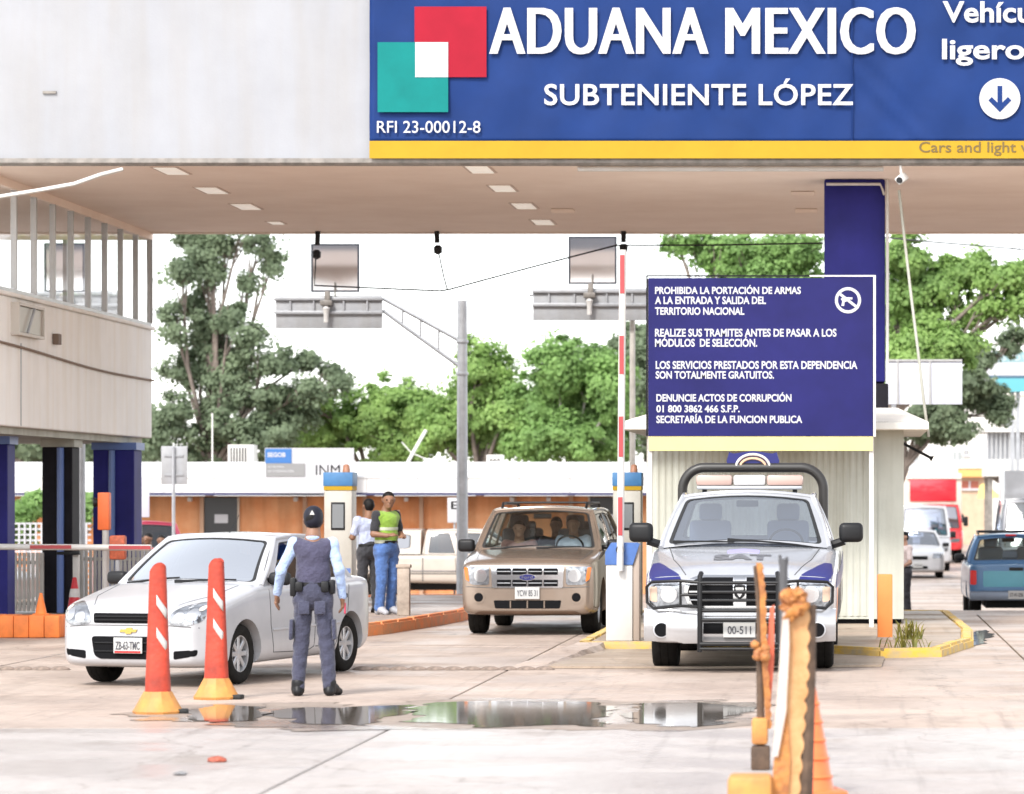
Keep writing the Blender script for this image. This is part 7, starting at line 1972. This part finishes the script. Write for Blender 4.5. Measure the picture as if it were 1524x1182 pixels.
def far_block(name, label, x0, x1, ytop, d, dep, m, wins=(), extra=None):
    g_ = terrain(0, d); e = empty(name, (PX((x0 + x1) / 2, d), d, g_ - 0.1), 0, label, 'building')
    a, b = PX(x0, d) - e.location.x, PX(x1, d) - e.location.x; zt = PZ(ytop, d) - e.location.z
    bm = B(); box2(bm, (a, 0, 0), (b, dep, zt)); build('wall', bm, m, e, smooth=0)
    bm = B(); box2(bm, (a - 0.15, -0.15, zt + 0.002), (b + 0.15, dep + 0.15, zt + 0.25)); build('roof', bm, M_cream_roof, e, smooth=0)
    for (wx0, wy0, wx1, wy1, wm) in wins:
        p, q = W(wx0, wy1, d) - e.location, W(wx1, wy0, d) - e.location
        bm = B(); box2(bm, (p.x, -0.05, p.z), (q.x, 0.05, q.z)); f = build('window', bm, wm, e, smooth=0)
        bm = B(); xm = (p.x + q.x) / 2; box2(bm, (xm - 0.04, -0.08, p.z), (xm + 0.04, -0.051, q.z)); build('glazing_bar', bm, M_signwhite, f, smooth=0)
        bm = B(); box2(bm, (p.x - .1, -0.12, p.z - .1), (q.x + .1, 0.0, p.z - .002)); build('sill', bm, M_signwhite, f, smooth=0)
    return e
M_farwhite = mat('far_white', (0.66, 0.65, 0.61), 0.7, var=0.03, vscale=0.4)
M_win = mat('far_window', (0.30, 0.32, 0.32), 0.3); M_wind = mat('far_window_dark', (0.08, 0.08, 0.08), 0.4)
far_block('white_building', 'plain cream white building filling the far end of the street', 1335, 1700, 588, 172.0, 12, M_farwhite,
          [(1497, 626, 1511, 639, M_win), (1486, 625, 1492, 630, M_wind), (1418, 672, 1431, 685, M_win), (1435, 670, 1441, 677, M_wind), (1353, 674, 1367, 686, M_win)])
e = far_block('small_shop', 'small orange banded shop at the end of the street', 1418, 1470, 697, 160.0, 4, mat('shop_tan', (0.5, 0.36, 0.25), 0.8, var=0.1), [(1430, 716, 1456, 727, mat('shop_red', (0.35, 0.1, 0.06), 0.5))])
a, b = W(1420, 710, 159.8) - e.location, W(1467, 699, 159.8) - e.location
bm = B(); box2(bm, (a.x, -0.5, a.z), (b.x, -0.16, b.z)); build('awning', bm, mat('awning_orange', (0.75, 0.36, 0.12), 0.7), e, smooth=0)
bm = B(); p = W(1465, 742, 155) ; prism(bm, [(p.x - .3, p.z), (p.x + .9, p.z), (p.x + .05, p.z + 0.72), (p.x - .2, p.z + 0.6)], 'Y', 155, 155.6); o = build('sand_heap', bm, mat('yellow_tarp', (0.8, 0.62, 0.2), 0.7)); tag(o, 'yellow tarpaulin covered heap by the far shop', 'heap')
# raised guard house with slatted windows
d = 118.0; g_ = terrain(0, d)
e = empty('guard_house', (PX(1510, d), d, g_), 0, 'raised white guard house with upright window bars at the right edge', 'building')
a, b = W(1468, 709, d) - e.location, W(1600, 643, d) - e.location; zm = PZ(684, d) - e.location.z
bm = B(); box2(bm, (a.x, 0, a.z), (b.x, 4, zm)); build('wall', bm, M_farwhite, e, smooth=0)
bm = B(); box2(bm, (a.x - .1, -.1, b.z), (b.x + .1, 4.1, b.z + .12)); build('roof', bm, M_farwhite, e, smooth=0)
bm = B(); box2(bm, (a.x + .05, 0.3, zm + .002), (b.x - .05, 3.9, b.z - .002)); build('glazing', bm, mat('guard_glass', (0.42, 0.43, 0.46), 0.2), e, smooth=0)
for k_ in range(20):
    X = a.x + .04 + k_ * 0.155; bm = B(); box2(bm, (X - .02, 0.1, zm), (X + .02, 0.16, b.z)); build('window_bar', bm, M_alu, e, smooth=0)
for x, y in ((0.15, 0.3), (0.15, 3.7), (2.8, 0.3), (2.8, 3.7)):
    bm = B(); box2(bm, (a.x + x - .08, y - .08, 0), (a.x + x + .08, y + .08, a.z - .002)); build('leg', bm, M_gutter, e, smooth=0)
bm = B(); prism(bm, [(a.x + .1, a.z - .002), (a.x + 1.6, a.z - .002), (a.x + 1.6, a.z - .9)], 'Y', 1.0, 2.0); build('stair_underside', bm, M_gutter, e, smooth=0)
# teal station sign over the street behind the tree
d = 108.0
e = empty('station_sign', (PX(1530, d), d, terrain(0, d)), 0, 'teal and white overhead sign beam behind the tree at the right edge', 'sign')
def stb(name, x0, y0, x1, y1, m, off=0.0, dep=0.4):
    a, b = W(x0, y1, d) - e.location, W(x1, y0, d) - e.location
    bm = B(); box2(bm, (a.x, -off, a.z), (b.x, -off + dep, b.z)); return build(name, bm, m, e, smooth=0)
M_tealfar = mat('teal_far', (0.22, 0.36, 0.38), 0.5); M_teal2 = mat('teal_bright', (0.10, 0.36, 0.42), 0.5)
stb('top_rail', 1440, 510.5, 1640, 513.5, M_gutter)
stb('letter_band', 1440, 524, 1640, 539, M_tealfar); stb('white_band', 1440, 539.3, 1640, 559, M_signwhite); stb('dark_edge', 1460, 559.3, 1640, 563, mat('teal_dark', (0.05, 0.12, 0.18), 0.5)); stb('teal_band', 1482, 563.3, 1640, 583, M_teal2)
a, b = W(1465, 537, d) - e.location, W(1497, 528, d) - e.location
text_on('LITROS', a.x, a.z, b.x, b.z, -0.001, M_signwhite, e, 0.01)
a, b = W(1502, 537, d) - e.location, W(1545, 528, d) - e.location
text_on('YO VOY', a.x, a.z, b.x, b.z, -0.001, M_signwhite, e, 0.01)
for x in (1508, 1516, 1600):
    X = PX(x, d) - e.location.x; bm = B(); box2(bm, (X - .06, .45, 0), (X + .06, .6, PZ(470, d) - e.location.z)); build('post', bm, M_steel, e, smooth=0)

# lattice mast far right
d = 130.0; e = empty('lattice_mast', (PX(1512, d), d, terrain(0, d)), 0, 'thin lattice radio mast rising behind the right tree', 'mast')
zt = 14.0
for sx in (-0.14, 0.14):
    bm = B(); tube(bm, [(sx, 0, 0), (sx, 0, zt)], 0.03, 6); build('leg', bm, M_steel, e)
bm = B()
for k_ in range(40): tube(bm, [(-0.14 if k_ % 2 else 0.14, 0, k_ * .35), (0.14 if k_ % 2 else -0.14, 0, k_ * .35 + .35)], 0.018, 5)
build('bracing', bm, M_steel, e)
# ================================================================== TREES
def leaf_mat(name, c, c2, trans=0.35):
    m = mat(name, c, 0.6, var2=c2, vscale=0.9, trans=trans, detail=6, spec=0.3)
    return m
L_dark = leaf_mat('leaf_dark', (0.27, 0.34, 0.21), (0.13, 0.175, 0.105), 0.5)
L_mid = leaf_mat('leaf_mid', (0.31, 0.49, 0.16), (0.16, 0.28, 0.09), 0.5)
L_bright = leaf_mat('leaf_bright', (0.37, 0.54, 0.17), (0.17, 0.29, 0.09), 0.5)
M_bark = mat('bark', (0.16, 0.13, 0.11), 0.9, var=0.3, vscale=5, bump=0.5, bscale=15)
M_barkpale = mat('bark_pale', (0.34, 0.32, 0.29), 0.9, var=0.3, vscale=5)
def leaves_mesh(name, centers, rad, n_per, size, rg, outw, droop=0.0):
    N = len(centers) * n_per
    c = np.repeat(centers, n_per, 0); rr_ = np.repeat(rad, n_per)
    o = rg.normal(size=(N, 3)); o /= np.linalg.norm(o, axis=1)[:, None]
    p = c + o * (rr_ * rg.random(N) ** 0.45)[:, None] * np.array([1, 1, 0.75])
    up = o * 0.5 + np.repeat(outw, n_per, 0) * 0.9 + np.array([0, -0.25, 0.45]) + rg.normal(size=(N, 3)) * 0.45; up /= np.linalg.norm(up, axis=1)[:, None]
    d = rg.normal(size=(N, 3)); d -= up * (d * up).sum(1)[:, None]; d /= np.linalg.norm(d, axis=1)[:, None]
    d[:, 2] -= droop; s = np.cross(up, d)
    L_ = (size * rg.uniform(0.45, 1.5, N))[:, None]; w = L_ * 0.42
    v = np.stack([p, p + d * L_ * .5 + s * w - up * L_ * .06, p + d * L_, p + d * L_ * .5 - s * w - up * L_ * .06], 1).reshape(-1, 3)
    me = bpy.data.meshes.new(name)
    me.vertices.add(len(v)); me.vertices.foreach_set('co', v.ravel())
    me.loops.add(4 * N); me.loops.foreach_set('vertex_index', np.arange(4 * N))
    me.polygons.add(N); me.polygons.foreach_set('loop_start', np.arange(N) * 4); me.polygons.foreach_set('loop_total', np.full(N, 4))
    me.update(); me.validate()
    return me
def tree(name, label, x, d, blobs, lm, n_cl, n_per, size, seed, clr=0.55, bark=None, trunk=0.25, group=None, fill=0.6, droop=0.0, fork_h=2.8):
    """blobs in picture pixels at distance d: (x, y, rx, ry [, dd])"""
    rg = np.random.default_rng(seed); rp = random.Random(seed)
    g_ = terrain(0, d); e = empty(name, (PX(x, d), d, g_), 0, label, 'tree', group)
    loc = Vector(e.location)
    C, Rr, OW = [], [], []
    bl = []
    for b in blobs:
        c = W(b[0], b[1], d) - loc; c.y += b[4] if len(b) > 4 else rp.uniform(-0.8, 0.8)
        bl.append((c, b[2] * d / F, b[3] * d / F))
    tot = sum(rx * rz for _, rx, rz in bl)
    for c, rx, rz in bl:
        k_ = max(4, int(n_cl * rx * rz / tot))
        o = rg.normal(size=(k_, 3)); o /= np.linalg.norm(o, axis=1)[:, None]
        rad = rg.random(k_) ** fill * np.where(rg.random(k_) < 0.14, rg.uniform(1.05, 1.35, k_), 1.0)
        C.append(np.array(c) + o * rad[:, None] * np.array([rx, (rx + rz) / 2 * 0.9, rz]))
        Rr.append(np.where(rad > 1.0, 0.55, 1.0) * (0.35 + 1.0 * rg.random(k_) ** 1.4) * clr); OW.append(o)
    C = np.concatenate(C); Rr = np.concatenate(Rr)
    me = leaves_mesh('crown', C, Rr, n_per, size, rg, np.concatenate(OW), droop); me.materials.append(lm)
    o = bpy.data.objects.new('crown', me); link(o, e)
    # trunk and limbs reaching into the clumps
    bm = B()
    top = sum((c for c, _, _ in bl), Vector()) / len(bl)
    fork = Vector((top.x * 0.35, top.y * 0.3, max(0.8, min(top.z * 0.62, fork_h))))
    tube(bm, [Vector((0, 0, -0.1)), Vector((fork.x * .3, fork.y * .3, fork.z * .5)), fork], [trunk * 1.25, trunk, trunk * .85], 9)
    for c, rx, rz in bl:
        m_ = fork.lerp(c, 0.5) + Vector((rp.uniform(-.4, .4), rp.uniform(-.3, .3), rp.uniform(0, .5)))
        tube(bm, [fork, m_, c], [trunk * .6, trunk * .38, trunk * .16], 7)
        for _ in range(6):
            a = Vector((rp.gauss(0, 1), rp.gauss(0, 1), rp.gauss(0.2, .8))).normalized()
            t_ = m_.lerp(c, rp.uniform(0.3, 1)); q = c + Vector((a.x * rx, a.y * rx * .9, a.z * rz)) * 0.85
            tube(bm, [t_, t_.lerp(q, .5) + Vector((0, 0, rp.uniform(-.15, .3))), q], [trunk * .2, trunk * .12, trunk * .04], 5)
    build('trunk', bm, bark or M_bark, e, smooth=60)
    return e
tree('broad_tree', 'tall dark airy tree behind the gatehouse, left of the lane signs', 300, 100.0,
     [(310, 290, 46, 36), (365, 315, 40, 28), (285, 345, 34, 30), (335, 365, 30, 24), (385, 362, 26, 20), (405, 392, 20, 20), (275, 405, 26, 26), (318, 410, 24, 18), (360, 425, 22, 16), (290, 455, 32, 24),
      (262, 480, 18, 30), (345, 470, 34, 20), (385, 500, 30, 18), (300, 510, 34, 26), (335, 530, 40, 24), (400, 540, 40, 22), (450, 535, 34, 18), (490, 555, 26, 16), (270, 555, 30, 30), (330, 585, 44, 30),
      (400, 590, 44, 28), (460, 585, 34, 22), (505, 575, 16, 10), (265, 620, 34, 34), (330, 640, 54, 34), (400, 650, 54, 34), (245, 660, 34, 30), (300, 675, 60, 22), (345, 560, 40, 30), (300, 540, 36, 30), (420, 620, 50, 30), (310, 480, 30, 26), (300, 380, 30, 30)],
     L_dark, 640, 130, 0.115, 11, 0.40, trunk=0.15, group='trees behind the checkpoint', fill=0.55, fork_h=3.2)
tree('leafy_tree', 'bright green tree right of the dark airy one, above the office roof', 560, 104.0,
     [(440, 640, 50, 40), (500, 640, 55, 45), (560, 620, 60, 50), (620, 610, 55, 45), (470, 600, 35, 26), (590, 660, 80, 30)], L_bright, 320, 190, 0.115, 12, 0.46, trunk=0.15, group='trees behind the checkpoint')
tree('leafy_tree', 'bright green tree directly behind the steel sign pole', 715, 102.0,
     [(715, 545, 38, 45), (735, 580, 45, 45), (690, 600, 45, 40), (720, 640, 70, 45), (760, 620, 40, 40), (655, 640, 40, 40)], L_bright, 300, 190, 0.115, 13, 0.44, trunk=0.15, group='trees behind the checkpoint')
tree('leafy_tree', 'full rounded green tree left of the raised barrier arm', 850, 101.0,
     [(835, 545, 45, 45), (880, 545, 40, 40), (800, 600, 45, 45), (860, 600, 60, 50), (915, 580, 42, 50), (840, 655, 80, 40), (900, 650, 50, 45), (780, 650, 40, 35)], L_mid, 400, 190, 0.115, 14, 0.46, M_barkpale, 0.13, group='trees behind the checkpoint')
tree('leafy_tree', 'darker tree between the raised arm and the notice board', 960, 108.0,
     [(945, 520, 40, 45), (985, 560, 45, 60), (940, 610, 40, 50), (1000, 640, 60, 50)], L_dark, 220, 140, 0.15, 15, 0.46, trunk=0.15, group='trees behind the checkpoint')
tree('broad_tree', 'tree behind the notice board reaching under the canopy edge', 1110, 92.0,
     [(1010, 362, 28, 14), (1060, 372, 45, 22), (1120, 375, 50, 30), (1180, 372, 50, 35), (1090, 395, 40, 18), (1150, 420, 80, 40), (1100, 500, 90, 60)], L_mid, 320, 150, 0.115, 16, 0.40, trunk=0.18, group='trees behind the checkpoint', fill=0.5)
tree('broad_tree', 'large spreading green tree right of the blue column', 1285, 88.0,
     [(1345, 380, 40, 42), (1390, 420, 55, 40), (1440, 400, 45, 32), (1490, 415, 45, 28), (1530, 420, 40, 28), (1350, 450, 40, 40), (1370, 490, 48, 42), (1410, 520, 45, 38), (1345, 530, 40, 40), (1520, 450, 26, 18), (1455, 455, 34, 20), (1490, 462, 26, 16), (1430, 470, 26, 18),
      (1440, 515, 25, 20), (1300, 420, 50, 60), (1290, 520, 50, 60)], L_bright, 470, 170, 0.11, 17, 0.38, trunk=0.18, group='trees behind the checkpoint', fill=0.5, fork_h=5.2)
tree('broad_tree', 'darker tree with drooping branches over the far street', 1300, 98.0,
     [(1440, 570, 32, 26), (1470, 590, 34, 22), (1400, 615, 40, 28), (1425, 640, 22, 24), (1385, 640, 26, 22), (1490, 610, 18, 16), (1505, 505, 22, 18), (1460, 530, 22, 16), (1360, 625, 36, 24)], L_dark, 260, 140, 0.11, 18, 0.32, trunk=0.14, group='trees behind the checkpoint', fill=0.5, droop=0.3, fork_h=4.2)
# garden shrubs at left
tree('garden_shrub', 'leafy shrub behind the lattice fence, left of the dark column', 45, 80.5, [(30, 765, 26, 20), (48, 752, 22, 16), (28, 790, 20, 16)], L_mid, 60, 50, 0.16, 21, 0.26, trunk=0.05, group='garden shrubs')
tree('garden_shrub', 'leafy shrub behind the lattice fence, right of the dark column', 116, 80.5, [(118, 750, 14, 12), (126, 768, 10, 16), (108, 762, 14, 14)], L_mid, 40, 50, 0.16, 22, 0.22, trunk=0.05, group='garden shrubs')
tree('far_tree', 'distant tree beyond the street end at far left of the yard', 100, 125.0, [(30, 660, 60, 40), (110, 655, 60, 45), (180, 650, 60, 55), (-40, 660, 60, 50)], L_dark, 200, 60, 0.28, 23, 0.6, group='trees behind the checkpoint')
